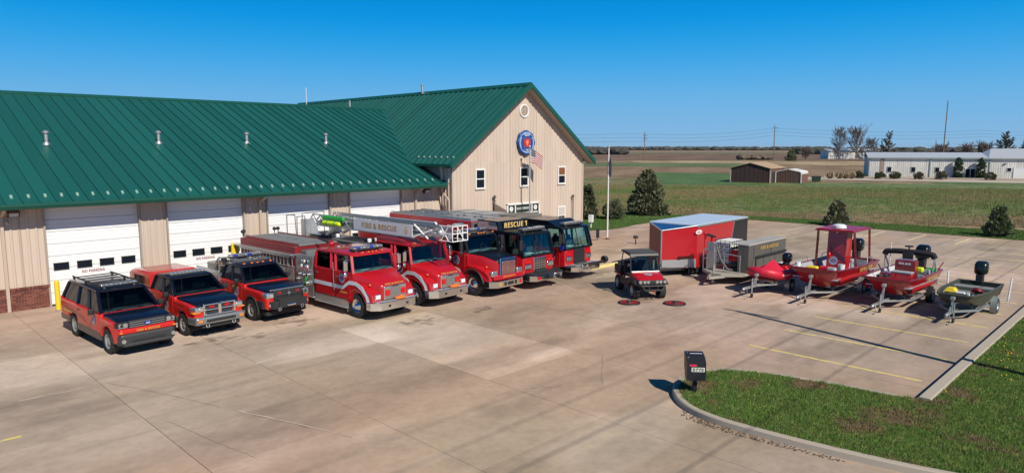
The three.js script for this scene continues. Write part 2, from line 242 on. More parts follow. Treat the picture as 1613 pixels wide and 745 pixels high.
{ // sealed and open cracks
  const crackM = mat(0.18, 0.14, 0.11, 0.95), sealM = mat(0.55, 0.48, 0.4, 0.9);
  const ribbon = (pts, w, m, seed, name) => { const r = rng(seed), path = []; for (let i = 0; i < pts.length - 1; i++) for (let k = 0; k < 10; k++) { const t = k / 10; path.push([pts[i][0] + (pts[i + 1][0] - pts[i][0]) * t + (r() - 0.5) * 0.05, pts[i][1] + (pts[i + 1][1] - pts[i][1]) * t + (r() - 0.5) * 0.07]); } path.push(pts[pts.length - 1]); const a = [], b = []; path.forEach((p, i) => { const q = path[Math.min(i + 1, path.length - 1)], o = path[Math.max(i - 1, 0)], l = Math.hypot(q[0] - o[0], q[1] - o[1]) || 1, ww = w * (0.4 + r() * 0.8); a.push([p[0] - (q[1] - o[1]) / l * ww, p[1] + (q[0] - o[0]) / l * ww]); b.push([p[0] + (q[1] - o[1]) / l * ww, p[1] - (q[0] - o[0]) / l * ww]); }); M(apron, name, [sheet([...a, ...b.reverse()], 0.0065, 1)], m); };
  ribbon([[5.75, -22.9], [6.9, -19.8], [7.6, -17.6], [8.76, -14.2]], 0.008, crackM, 5, 'crack'); ribbon([[7.3, -18.4], [7.9, -16.9], [8.9, -13.9]], 0.022, sealM, 6, 'crack_seal');
  ribbon([[5.97, -18.4], [6.3, -16.4], [6.6, -14.8]], 0.007, crackM, 7, 'crack'); ribbon([[3.6, -22.9], [5.2, -22.8]], 0.03, sealM, 8, 'crack_seal'); ribbon([[9.8, -21.5], [10.5, -21.65]], 0.06, sealM, 9, 'crack_seal'); ribbon([[3.4, -36], [5.45, -34.9]], 0.04, sealM, 10, 'crack_seal');
  ribbon([[27.4, -24.2], [26.2, -21.5], [24.6, -18.9], [23.9, -16.6]], 0.02, sealM, 11, 'crack_seal'); ribbon([[14.2, -13.6], [16.1, -12.2], [18.6, -14.1]], 0.007, crackM, 12, 'crack');
}
// kerbs
const kerbM = new THREE.MeshStandardMaterial({ map: tex(256, 256, (u, v) => { const n = fbm(u * 12, v * 12, 95, 5, 12); return [0.36 + n * 0.14, 0.31 + n * 0.13, 0.245 + n * 0.11]; }), roughness: 0.9, bumpMap: T.fine, bumpScale: 0.006 });
const smooth = (pts, n) => new THREE.CatmullRomCurve3(pts.map((p) => V(p[0], 0, p[1])), false, 'centripetal').getPoints(n).map((p) => [p.x, p.z]);
const islandPath = smooth([[24, 2.2], [20.6, 1.9], [18.4, 0.7], [17, -1.6], [16.3, -3.6], [15.95, -5.4], [15.75, -7.2], [15.74, -8.4], [15.98, -9.3], [16.55, -10.05], [17.35, -10.55], [18.4, -10.72], [19.2, -10.5], [19.9, -9.85], [20.4, -8.6], [20.75, -7], [20.93, -5.6]], 90);
const lotPath = [[20.95, -5.1], [40, -5.12], [66, -5.2]];
function kerb(path, w, h) { const sec = [[0, -0.1], [0.02, h - 0.03], [0.05, h], [w - 0.03, h], [w, h - 0.02], [w, -0.1]], rings = path.map((p, i) => { const a = path[Math.max(0, i - 1)], b = path[Math.min(path.length - 1, i + 1)], l = Math.hypot(b[0] - a[0], b[1] - a[1]), n = [-(b[1] - a[1]) / l, (b[0] - a[0]) / l]; return sec.map(([o, y]) => [p[0] + n[0] * o, y, p[1] + n[1] * o]); }); return loft(rings, { crease: 0.5 }); }
{ const segs = [[0, 22], [22, 36], [36, 48], [48, 60], [60, 74], [74, 90]]; for (const [a, b] of segs) { const k = struct('kerb', [kerb(islandPath.slice(a, b + 1), 0.2, 0.17)], kerbM); }
  for (let x = 20.95; x < 66; x += 4.5) struct('kerb', [kerb([[x, -5.1], [x + 4.49, -5.1]], 0.34, 0.22)], kerbM); }
// lawns: soil sheets with grass on them
const lawnTex = tex(512, 512, (u, v) => { const n = fbm(u * 9, v * 9, 101, 5, 9), m = fbm(u * 60, v * 60, 102, 2, 60), k = sm(0.4, 0.6, n); return [0.14 * (1 - k) + 0.06 * k, 0.1 * (1 - k) + 0.095 * k, 0.055 * (1 - k) + 0.026 * k].map((a) => a * (0.6 + m * 0.8)); });
const lawnM = new THREE.MeshStandardMaterial({ map: lawnTex, roughness: 1, bumpMap: T.fine, bumpScale: 0.03 });
const verge = [...islandPath.map((p, i) => { const a = islandPath[Math.max(0, i - 1)], b = islandPath[Math.min(90, i + 1)], l = Math.hypot(b[0] - a[0], b[1] - a[1]); return [p[0] - (b[1] - a[1]) / l * 0.19, p[1] + (b[0] - a[0]) / l * 0.19]; }), [21.2, -4.78], [66, -4.78], [90, -4.7], [90, 2.2]];
struct('verge_lawn', [sheet(verge, 0.15, 6)], lawnM);
const backLawn = [[43.2, -36.7], [45.6, -36.9], [47.6, -35.9], [50, -36.0], [52.3, -36.4], [55, -36.6], [58.5, -35.2], [62, -33.2], [64.3, -31], [64.4, -28], [64.4, -24], [64.4, -5], [90, -5], [90, -4.7], [72.5, -9], [70.6, -14], [69.4, -20], [68.5, -25.4], [67.2, -32.5], [63, -39], [59.2, -42.6], [56, -46], [52, -70], [43.2, -70]];
struct('back_lawn', [sheet(backLawn, 0.025, 6)], new THREE.MeshStandardMaterial({ map: tGreen, color: C(0.95, 0.95, 1), roughness: 1, bumpMap: T.fine, bumpScale: 0.04 }));
struct('sidewalk', [sheet([[55.6, -46], [57, -46], [60.3, -38.6], [59.4, -38.2]], 0.032, 3)], kerbM);
struct('road', [sheet([[-60, 2.4], [120, 2.4], [120, 11], [-60, 11]], -0.1, 5)], mat(0.05, 0.05, 0.052, 0.9, 0, { bumpMap: T.fine, bumpScale: 0.01 }));
// grass blades
function tuft(seed, n, h, spread, lean) { const r = rng(seed), p = []; for (let i = 0; i < n; i++) { const a = r() * 6.28, x = (r() - 0.5) * spread, z = (r() - 0.5) * spread, hh = h * (0.5 + r() * 0.7), w = h * (0.05 + r() * 0.07), dx = Math.cos(a) * w, dz = Math.sin(a) * w, lx = (r() - 0.5) * lean * hh, lz = (r() - 0.5) * lean * hh; p.push(x - dx, 0, z - dz, x + dx, 0, z + dz, x + lx, hh, z + lz); } const g = new THREE.BufferGeometry(); g.setAttribute('position', new THREE.Float32BufferAttribute(p, 3)); g.computeVertexNormals(); return g; }
const inside = (poly, x, z) => { let c = false; for (let i = 0, j = poly.length - 1; i < poly.length; j = i++) { const [xi, zi] = poly[i], [xj, zj] = poly[j]; if ((zi > z) !== (zj > z) && x < (xj - xi) * (z - zi) / (zj - zi) + xi) c = !c; } return c; };
function sow(name, geo, poly, box, count, y, seed, colour, scale) {
  const r = rng(seed), spots = []; for (let i = 0; i < count; i++) { const x = box[0] + r() * (box[1] - box[0]), z = box[2] + r() * (box[3] - box[2]); if (!inside(poly, x, z)) continue; const c = colour(x, z, r); if (c) spots.push([x, z, c, scale(r), r() * 6.28]); }
  const m = sh(new THREE.InstancedMesh(geo, mat(1, 1, 1, 0.9), spots.length)), q = new THREE.Matrix4(), e = new THREE.Euler(); m.name = name; m.userData.kind = 'stuff';
  spots.forEach(([x, z, c, s, t], i) => { q.compose(V(x, y, z), new THREE.Quaternion().setFromEuler(e.set(0, t, 0)), V(s, s, s)); m.setMatrixAt(i, q); m.setColorAt(i, C(...c)); }); scene.add(m); return m;
}
const jit = (c, r, a = 0.35) => { const k = 1 - a / 2 + r() * a; return c.map((v) => v * k); };
const vg = sow('verge_grass', tuft(1, 9, 0.06, 0.11, 1.4), verge, [15.5, 60, -10.8, 1.5], 330000, 0.145, 31, (x, z, r) => { const n = fbm(x * 0.9, z * 0.9, 103, 5), near = x < 21.2 ? 1 : 0, m = n + (r() - 0.5) * 0.16; if (x > 36 && r() < 0.45) return null; if (m < 0.36 && r() < 0.6) return null; if (m < 0.375 + near * 0.045) return jit(r() < 0.6 ? [0.24, 0.17, 0.085] : [0.13, 0.1, 0.045], r); return jit(r() < 0.12 ? [0.28, 0.28, 0.08] : r() < 0.5 ? [0.125, 0.22, 0.035] : [0.085, 0.17, 0.028], r, 0.6); }, (r) => 0.6 + r() * 0.8);
tag(vg, 'short green grass with dead brown patches on the verge behind the kerb', 'grass');
const bg = sow('lawn_grass', tuft(2, 8, 0.11, 0.22, 1.2), backLawn, [43.2, 74, -46, -5], 80000, 0.02, 32, (x, z, r) => jit(r() < 0.14 ? [0.17, 0.16, 0.055] : [0.07, 0.155, 0.026], r, 0.6), (r) => 0.7 + r() * 0.8);
tag(bg, 'mown green lawn along the far edge of the concrete lot', 'grass');
const fieldPoly = [fld(-60, 70), fld(110, 70), fld(110, 134), fld(-60, 134)];
const fg = sow('field_stubble', tuft(3, 7, 0.16, 0.5, 1.6), fieldPoly, [40, 190, -120, 30], 260000, -0.13, 33, (x, z, r) => { if (inside(backLawn, x, z)) return null; const n = fbm(x * 0.05, z * 0.09, 104, 4) + (r() - 0.5) * 0.2, d = x * E2[0] + z * E2[1]; if (n < 0.42 && r() < 0.6) return null; const dry = sm(0.42, 0.58, n + sm(92, 70, d) * 0.2); return r() < dry * 0.75 ? jit([0.27, 0.195, 0.1], r, 0.5) : jit([0.12, 0.175, 0.04], r, 0.7); }, (r) => 0.7 + r() * 1.1);
tag(fg, 'rough stubble and weeds across the open field behind the lot', 'grass');
{ // small yellow flowers in the verge
  const g = new THREE.IcosahedronGeometry(0.018, 0), r = rng(77), m = sow('dandelions', g, verge, [19, 40, -4.8, 1], 700, 0.22, 78, (x, z, q) => (fbm(x * 0.4, z * 0.4, 88, 3) > 0.52 ? [0.7, 0.5, 0.03] : null), (q) => 0.8 + q() * 0.7); tag(m, 'scattered yellow dandelion heads in the verge grass', 'flowers');
  const l = sow('leaf_litter', new THREE.PlaneGeometry(0.035, 0.02).rotateX(-PI / 2 + 0.2), [[15.55, -9.2], [16.0, -9.5], [15.76, -8], [15.76, -7], [15.92, -5.2], [15.74, -5.2], [15.5, -7], [15.45, -8.4]], [15.4, 16, -9.6, -5], 1000, 0.012, 79, (x, z, q) => jit([0.085, 0.055, 0.035], q, 0.8), (q) => 0.5 + q() * 0.9); tag(l, 'brown leaf litter and dirt caught along the foot of the kerb', 'leaf litter'); }

// ---------------------------------------------------------------- fire station
const sidingM = new THREE.MeshStandardMaterial({ map: tex(256, 512, (u, v) => { const n = fbm(u * 5, v * 3, 111, 5, 5), st = fbm(u * 40, v * 2, 112, 3, 40); const k = 0.86 + n * 0.14 + st * 0.1; return [0.56 * k, 0.46 * k, 0.378 * k]; }), roughness: 0.62, metalness: 0.0, side: THREE.DoubleSide, bumpMap: T.paintBump, bumpScale: 0.003 });
const sidingM2 = sidingM.clone(); sidingM2.color = C(0.95, 0.95, 0.95);
const roofM = new THREE.MeshStandardMaterial({ map: tex(512, 512, (u, v) => { const n = fbm(u * 7, v * 5, 121, 5, 7), m = fbm(u * 60, v * 60, 122, 3, 60), k = 0.8 + n * 0.22 + m * 0.2; return [0.011 * k, 0.097 * k, 0.083 * k]; }), roughness: 0.42, side: THREE.DoubleSide, bumpMap: T.paintBump, bumpScale: 0.004 });
const roofMs = [1, 0.92, 1.08].map((k) => { const m = roofM.clone(); m.color = C(k, k, k); return m; });
const trimGreen = mat(0.007, 0.08, 0.056, 0.45), trimTan = mat(0.48, 0.39, 0.32, 0.55), trimWhite = mat(0.72, 0.71, 0.69, 0.55), doorM = mat(0.76, 0.77, 0.78, 0.5), darkSoffit = mat(0.36, 0.3, 0.25, 0.8), spoutM = mat(0.47, 0.38, 0.31, 0.5);
const station = thing('fire_station', 'tan metal fire station with green standing seam roof and white bay doors', 'fire station');
// ribbed sheet standing in the x-y plane facing +z; top may slope
function ribbed(x0, x1, y0, top, z, pitch = 0.305) {
  const pts = []; for (let x = Math.ceil(x0 / pitch) * pitch - pitch; x < x1 + pitch; x += pitch) for (const [o, d] of [[0, 0], [0.03, 0.038], [0.1, 0.038], [0.13, 0]]) { const q = x + o; if (q > x0 && q < x1) pts.push([q, d]); }
  pts.unshift([x0, 0]); pts.push([x1, 0]);
  const p = [], uv = []; for (let i = 0; i < pts.length - 1; i++) { const [a, da] = pts[i], [b, db] = pts[i + 1], ta = top(a), tb = top(b); p.push(a, y0, z + da, b, y0, z + db, b, tb, z + db, a, y0, z + da, b, tb, z + db, a, ta, z + da); uv.push(a / 3, y0 / 6, b / 3, y0 / 6, b / 3, tb / 6, a / 3, y0 / 6, b / 3, tb / 6, a / 3, ta / 6); }
  const g = new THREE.BufferGeometry(); g.setAttribute('position', new THREE.Float32BufferAttribute(p, 3)); g.setAttribute('uv', new THREE.Float32BufferAttribute(uv, 2)); g.computeVertexNormals(); return g;
}
const FZ = -35.9, GZ = -34.8, EY = 4.62;
const doorsX = [[7.1, 10.92], [12.2, 16.02], [17.34, 21.15], [22.48, 26.22]];
// bay wing: masses between and above the doors, then ribbed sheets on them
const bayWall = M(station, 'bay_wall', [
  ...[[-14, 7.1], [10.92, 12.2], [16.02, 17.34], [21.15, 22.48], [26.22, 29.5]].map(([a, b]) => bx(b - a, 4.5, 0.3, (a + b) / 2, 2.25, FZ - 0.19)),
  ...doorsX.map(([a, b]) => bx(b - a, 0.12, 0.3, (a + b) / 2, 4.46, FZ - 0.19)), bx(43, 0.2, 0.3, 7.5, 4.62, FZ - 0.19),
  bx(43.4, 4.5, 0.3, 7.8, 2.25, -63), bx(0.3, 4.5, 27, -13.9, 2.25, -49.5), bx(43, 0.1, 27, 7.8, -0.04, -49.6)], trimTan);
for (const [a, b] of [[-14, 7.1], [10.92, 12.2], [16.02, 17.34], [21.15, 22.48], [26.22, 29.5]]) { const n = Math.max(1, Math.round((b - a) / 0.92)); for (let i = 0; i < n; i++) { const x0 = a + (b - a) * i / n, x1 = a + (b - a) * (i + 1) / n; M(station, 'siding_panel', [ribbed(x0, x1, 0.98, () => 4.56, FZ - 0.038)], i % 2 ? sidingM : sidingM2); } }
{ // brick wainscot: single bricks, joined because each is only a few pixels
  const r = rng(14), mats = [mat(0.16, 0.05, 0.035, 0.9), mat(0.115, 0.035, 0.027, 0.9), mat(0.2, 0.068, 0.046, 0.9)], bins = [[], [], []];
  for (const [a, b] of [[-9, 7.1], [10.92, 12.2], [16.02, 17.34], [21.15, 22.48], [26.22, 29.4]]) {
    for (let c = 0; c < 12; c++) for (let x = a + (c % 2 ? -0.105 : 0); x < b - 0.02; x += 0.21) { const x0 = Math.max(a, x), x1 = Math.min(b, x + 0.2); if (x1 - x0 > 0.03) bins[Math.floor(r() * 3)].push(bx(x1 - x0, 0.065, 0.08, (x0 + x1) / 2, 0.045 + c * 0.0745, FZ + 0.02 + r() * 0.006)); }
    for (let x = a; x < b - 0.03; x += 0.0745) bins[Math.floor(r() * 3)].push(bx(0.066, 0.1, 0.12, x + 0.036, 0.945, FZ + 0.035));
    const m = M(station, 'mortar_bed', [bx(b - a, 0.97, 0.08, (a + b) / 2, 0.485, FZ + 0.008)], mat(0.3, 0.26, 0.22, 0.95));
  }
  bins.forEach((b, i) => { const m = M(station, 'brickwork', b, mats[i]); m.userData.kind = 'stuff'; });
}
// sectional bay doors
const secG = [], H = 4.38, NS = 8, SH = H / NS;
for (const [k, [a, b]] of doorsX.entries()) {
  const d = G(station, 'bay_door', (a + b) / 2, 0, FZ - 0.16), w = b - a;
  for (let i = 0; i < NS; i++) {
    const y0 = i * SH, pts = []; // ribbed section profile in (z, y)
    pts.push([-0.05, y0 + 0.008]); pts.push([-0.05, y0 + SH - 0.008]); pts.push([0, y0 + SH - 0.008]);
    for (let q = 2; q >= 0; q--) { const yy = y0 + 0.015 + (SH - 0.03) * q / 3, st = (SH - 0.03) / 3; pts.push([0, yy + st * 0.95], [0.008, yy + st * 0.88], [0.008, yy + st * 0.12], [0, yy + st * 0.05]); }
    pts.push([0, y0 + 0.008]);
    M(d, 'door_section', [prof(pts, w - 0.02, 0)], doorM);
  }
  for (let i = 0; i < 4; i++) { const x = -w / 2 + w * (i + 0.5) / 4 * 0.96 + w * 0.02, p = M(d, 'window', [bx(0.6, 0.035, 0.04, x, 1.875, 0.02), bx(0.6, 0.035, 0.04, x, 1.575, 0.02), bx(0.035, 0.33, 0.04, x - 0.285, 1.725, 0.02), bx(0.035, 0.33, 0.04, x + 0.285, 1.725, 0.02)], K.plastic); M(p, 'pane', [bx(0.55, 0.28, 0.01, x, 1.725, 0.018)], K.winglass); }
  M(d, 'lettering', [text('NO PARKING', 0.125, 0.92, 0.006).translate(-0.12, 1.385, 0.014)], mat(0.2, 0.03, 0.04, 0.6));
  M(d, 'door_core', [bx(w - 0.02, H - 0.02, 0.02, 0, H / 2, -0.07)], K.greyPlastic); M(d, 'bottom_seal', [bx(w - 0.02, 0.05, 0.06, 0, 0.025, -0.01)], K.rubber);
  M(station, 'door_jamb', [bx(0.07, H + 0.1, 0.2, a - 0.02, H / 2, FZ - 0.03), bx(0.07, H + 0.1, 0.2, b + 0.02, H / 2, FZ - 0.03), bx(w + 0.1, 0.07, 0.2, (a + b) / 2, H + 0.05, FZ - 0.03)], mat(0.34, 0.29, 0.25, 0.6));
}
// roofs: standing seam pans
const RP = 0.61, mS = 0.38, eZ = -34.95, rZ = -49.4, mainY = (z) => 4.66 + mS * (eZ - z), gS = 0.75, gE = 29.05, gR = 36.25, gabY = (x) => 6.02 + gS * (x - gE);
function pan(p0, p1, side, w, up) { // pan from eave point p0 to ridge point p1, w wide along side (unit vector), seam on the near edge
  const a = V(...p0), b = V(...p1), s = V(...side).multiplyScalar(w), n = V(...up), q = (p, k, l) => p.clone().addScaledVector(s, k).addScaledVector(n, l).toArray(), e = 0.026 / w;
  return [hexa([q(a, 0, -0.03), q(a, 1, -0.03), q(b, 1, -0.03), q(b, 0, -0.03)], [q(a, 0, 0), q(a, 1, 0), q(b, 1, 0), q(b, 0, 0)]), hexa([q(a, -e, 0), q(a, e, 0), q(b, e, 0), q(b, -e, 0)], [q(a, -e, 0.075), q(a, e, 0.075), q(b, e, 0.075), q(b, -e, 0.075)])];
}
const mainRoof = G(station, 'main_roof'), gabRoof = G(station, 'gable_roof');
const mN = V(0, 1, mS).normalize().toArray(), gN = V(-gS, 1, 0).normalize().toArray();
const rRnd = rng(4), guardM = mat(0.22, 0.34, 0.3, 0.3);
for (let i = 0, x = -13.9; x < 34.6; x += RP, i++) {
  let z0 = eZ; const xm = x + RP / 2;
  if (xm > gE + 0.25) z0 = eZ - (gabY(xm) - 4.66) / mS;
  if (z0 <= rZ + 0.2) break;
  M(mainRoof, 'roof_pan', pan([x, mainY(z0), z0], [x, mainY(rZ), rZ], [1, 0, 0], RP, mN), roofMs[Math.floor(rRnd() * 3)]);
  if (x < gE - 0.6) { const zg = eZ - 0.55; M(mainRoof, 'snow_guard', [hexa([[xm - 0.04, mainY(zg), zg], [xm + 0.05, mainY(zg), zg], [xm + 0.05, mainY(zg - 0.12), zg - 0.12], [xm - 0.05, mainY(zg - 0.12), zg - 0.12]], [[xm - 0.05, mainY(zg) + 0.03, zg], [xm + 0.05, mainY(zg) + 0.03, zg], [xm + 0.05, mainY(zg - 0.12) + 0.1, zg - 0.12], [xm - 0.05, mainY(zg - 0.12) + 0.1, zg - 0.12]])], guardM); }
}
M(mainRoof, 'ridge_cap', [prof([[rZ - 0.3, mainY(rZ) - 0.05], [rZ, mainY(rZ) + 0.09], [rZ + 0.3, mainY(rZ) - 0.05], [rZ + 0.3, mainY(rZ) - 0.09], [rZ, mainY(rZ) + 0.05], [rZ - 0.3, mainY(rZ) - 0.09]], 48.5, 0, [], 10.2)], trimGreen);
M(mainRoof, 'rear_slope', [hexa([[-13.9, 4.6, -63.85], [34.4, 4.6, -63.85], [34.4, mainY(rZ) - 0.04, rZ], [-13.9, mainY(rZ) - 0.04, rZ]].reverse(), [[-13.9, 4.66, -63.85], [34.4, 4.66, -63.85], [34.4, mainY(rZ), rZ], [-13.9, mainY(rZ), rZ]].reverse())], roofM);
M(mainRoof, 'gutter', [prof([[eZ - 0.01, 4.42], [eZ - 0.01, 4.62], [eZ + 0.05, 4.66], [eZ + 0.14, 4.66], [eZ + 0.14, 4.57], [eZ + 0.08, 4.44]], 43.05, 0, [], 7.62)], trimGreen);
M(mainRoof, 'soffit', [bx(43, 0.03, 0.95, 7.6, 4.56, (FZ + eZ) / 2)], darkSoffit);
M(station, 'main_gable_end', [prof([[-63, 4.4], [rZ, mainY(rZ) - 0.12], [-35.9, 4.95], [-35.9, 4.4]], 0.3, 0, [], -13.6)], sidingM);
// gable wing
for (let i = 0, z = -34.15; z > -67; z -= RP, i++) M(gabRoof, 'roof_pan', pan([gE - 0.15, gabY(gE - 0.15), z], [gR, gabY(gR), z], [0, 0, -1], RP, gN), roofMs[Math.floor(rRnd() * 3)]);
for (let i = 0, z = -34.6; z > -38.6; z -= RP, i++) M(gabRoof, 'snow_guard', [bx(0.13, 0.09, 0.11, gE + 0.4, gabY(gE + 0.4) + 0.05, z)], guardM);
M(gabRoof, 'far_slope', [hexa([[gR, gabY(gR) - 0.06, -34.15], [43.6, 5.96 - 0.06, -34.15], [43.6, 5.9, -67], [gR, gabY(gR) - 0.06, -67]], [[gR, gabY(gR), -34.15], [43.6, 5.96, -34.15], [43.6, 5.96, -67], [gR, gabY(gR), -67]])], roofM);
M(gabRoof, 'ridge_cap', [hexa([[gR - 0.3, gabY(gR) - 0.17, -34.1], [gR, gabY(gR) + 0.04, -34.1], [gR, gabY(gR) + 0.04, -67], [gR - 0.3, gabY(gR) - 0.17, -67]], [[gR - 0.3, gabY(gR) - 0.12, -34.1], [gR, gabY(gR) + 0.1, -34.1], [gR, gabY(gR) + 0.1, -67], [gR - 0.3, gabY(gR) - 0.12, -67]]), hexa([[gR, gabY(gR) + 0.04, -34.1], [gR + 0.3, gabY(gR) - 0.17, -34.1], [gR + 0.3, gabY(gR) - 0.17, -67], [gR, gabY(gR) + 0.04, -67]], [[gR, gabY(gR) + 0.1, -34.1], [gR + 0.3, gabY(gR) - 0.12, -34.1], [gR + 0.3, gabY(gR) - 0.12, -67], [gR, gabY(gR) + 0.1, -67]])], trimGreen);
const rake = (x0, y0, x1, y1) => hexa([[x0, y0 - 0.26, -34.16], [x0, y0 - 0.26, -34.04], [x1, y1 - 0.26, -34.04], [x1, y1 - 0.26, -34.16]], [[x0, y0 + 0.08, -34.16], [x0, y0 + 0.08, -34.04], [x1, y1 + 0.08, -34.04], [x1, y1 + 0.08, -34.16]]);
M(gabRoof, 'rake_trim', [rake(gE - 0.15, gabY(gE - 0.15), gR, gabY(gR)), rake(gR, gabY(gR), 43.62, 5.95)], trimGreen);
const sof = (x0, y0, x1, y1) => hexa([[x0, y0 - 0.3, GZ - 0.05], [x0, y0 - 0.3, -34.12], [x1, y1 - 0.3, -34.12], [x1, y1 - 0.3, GZ - 0.05]], [[x0, y0 - 0.26, GZ - 0.05], [x0, y0 - 0.26, -34.12], [x1, y1 - 0.26, -34.12], [x1, y1 - 0.26, GZ - 0.05]]);
M(gabRoof, 'soffit', [sof(gE - 0.1, gabY(gE - 0.1), gR, gabY(gR)), sof(gR, gabY(gR), 43.55, 6.0)], darkSoffit);
M(gabRoof, 'gutter', [bx(0.14, 0.17, 4.7, gE - 0.2, gabY(gE - 0.15) - 0.07, -36.4)], trimGreen);
const wallTop = (x) => gabY(gR) - 0.28 - gS * Math.abs(x - gR) * (x > gR ? 5.43 / 5.51 : 1);
M(station, 'gable_wall', [(() => { const s = new THREE.Shape(); s.moveTo(29.5, 0); s.lineTo(42.9, 0); s.lineTo(42.9, wallTop(42.9)); s.lineTo(gR, wallTop(gR)); s.lineTo(29.5, wallTop(29.5)); s.closePath(); return new THREE.ExtrudeGeometry(s, { depth: 0.25, bevelEnabled: false }).translate(0, 0, GZ - 0.27); })(), bx(0.25, 5.7, 32, 29.63, 2.85, -51.1), bx(0.25, 5.7, 32, 42.77, 2.85, -51.1), bx(13.4, 5.7, 0.25, 36.2, 2.85, -66.9)], trimTan);
for (let i = 0; i < 15; i++) { const x0 = 29.5 + 13.4 * i / 15, x1 = 29.5 + 13.4 * (i + 1) / 15; M(station, 'siding_panel', [ribbed(x0, x1, 0.0, (x) => wallTop(x), GZ - 0.015)], i % 2 ? sidingM : sidingM2); }
M(station, 'siding_panel', [ribbed(34.8, 35.7, 0, () => 5.75, 0).rotateY(-PI / 2).translate(29.49, 0, -70.9 + 0.3)], sidingM2);
M(station, 'corner_trim', [bx(0.14, 5.75, 0.14, 29.53, 2.875, GZ + 0.0), bx(0.14, 5.75, 0.14, 42.87, 2.875, GZ + 0.0)], trimTan);
function sash(x, y, w, h, topM = K.winglass) { // double-hung window
  const g = G(station, 'window', x, y, GZ + 0.04);
  M(g, 'frame', [bx(w, 0.1, 0.09, 0, h / 2 - 0.05), bx(w, 0.12, 0.12, 0, -h / 2 + 0.05), bx(0.1, h - 0.2, 0.09, -w / 2 + 0.05), bx(0.1, h - 0.2, 0.09, w / 2 - 0.05), bx(w - 0.2, 0.07, 0.08, 0, 0)], trimWhite);
  M(g, 'pane', [bx(w - 0.2, h / 2 - 0.12, 0.015, 0, h / 4 - 0.01, 0.01)], topM); M(g, 'pane', [bx(w - 0.2, h / 2 - 0.12, 0.015, 0, -h / 4 + 0.02, 0.0)], K.winglass);
}
const blindM = mat(0.2, 0.075, 0.03, 0.5);
sash(31.95, 4.88, 0.9, 1.38); sash(36.22, 4.9, 0.9, 1.4); sash(40.35, 4.9, 0.9, 1.36, blindM); sash(40.35, 1.85, 0.9, 1.4, mat(0.5, 0.47, 0.42, 0.5));
{ // round gable vent with louvres
  const v = G(station, 'gable_vent', gR, 9.55, GZ + 0.03); M(v, 'rim', [new THREE.TorusGeometry(0.42, 0.06, 8, 28)], trimWhite);
  for (let k = -4; k <= 4; k++) { const hw = Math.sqrt(0.16 - (k * 0.085) ** 2); M(v, 'louvre', [bx(hw * 2, 0.05, 0.03, 0, k * 0.085, 0).rotateX(0)], trimTan); }
}
{ // department emblem box sign
  const e = thing('emblem_sign', 'round blue and white fire department emblem on the tan gable wall', 'sign', 36.3, 7.33, GZ + 0.03);
  e.scale.set(0.9, 0.9, 0.6); const sc = new THREE.Shape(); for (let i = 0; i <= 96; i++) { const t = i / 96 * 2 * PI, r = 0.92 + 0.035 * Math.cos(t * 8); i ? sc.lineTo(Math.cos(t) * r, Math.sin(t) * r) : sc.moveTo(Math.cos(t) * r, Math.sin(t) * r); }
  M(e, 'sign_box', [new THREE.ExtrudeGeometry(sc, { depth: 0.34, bevelEnabled: true, bevelSize: 0.02, bevelThickness: 0.02, bevelSegments: 1 })], mat(0.01, 0.055, 0.24, 0.35));
  const cross = (k, z) => [0, 1, 2, 3].map((q) => { const s = new THREE.Shape(); s.moveTo(-0.16 * k, 0); s.lineTo(-0.42 * k, 0.66 * k); s.quadraticCurveTo(0, 0.86 * k, 0.42 * k, 0.66 * k); s.lineTo(0.16 * k, 0); s.closePath(); return new THREE.ExtrudeGeometry(s, { depth: 0.02, bevelEnabled: false }).rotateZ(q * PI / 2).translate(0, 0, z); });
  M(e, 'ring', [new THREE.TorusGeometry(0.8, 0.05, 6, 40).scale(1, 1, 0.4).translate(0, 0, 0.365)], mat(0.2, 0.36, 0.6, 0.5));
  M(e, 'cross_outline', cross(1.0, 0.362), mat(0.3, 0.42, 0.62, 0.5)); M(e, 'cross', cross(0.9, 0.384), mat(0.02, 0.06, 0.24, 0.5));
  M(e, 'centre_disc', [cyl(0.37, 0.37, 0.03, 0, 0, 0.415, 'z', 28)], mat(0.55, 0.02, 0.02, 0.5)); M(e, 'helmet_motif', [rb(0.3, 0.24, 0.03, 0.05, 0, 0.06, 0.44), bx(0.14, 0.4, 0.02, 0, -0.03, 0.44)], mat(0.75, 0.24, 0.1, 0.5));
  M(e, 'lettering', [text('BLACK', 0.15, 0.5, 0.01).translate(0, 0.58, 0.405), text('TWP', 0.13, 0.32, 0.01).translate(0, -0.58, 0.405)], trimWhite);
}
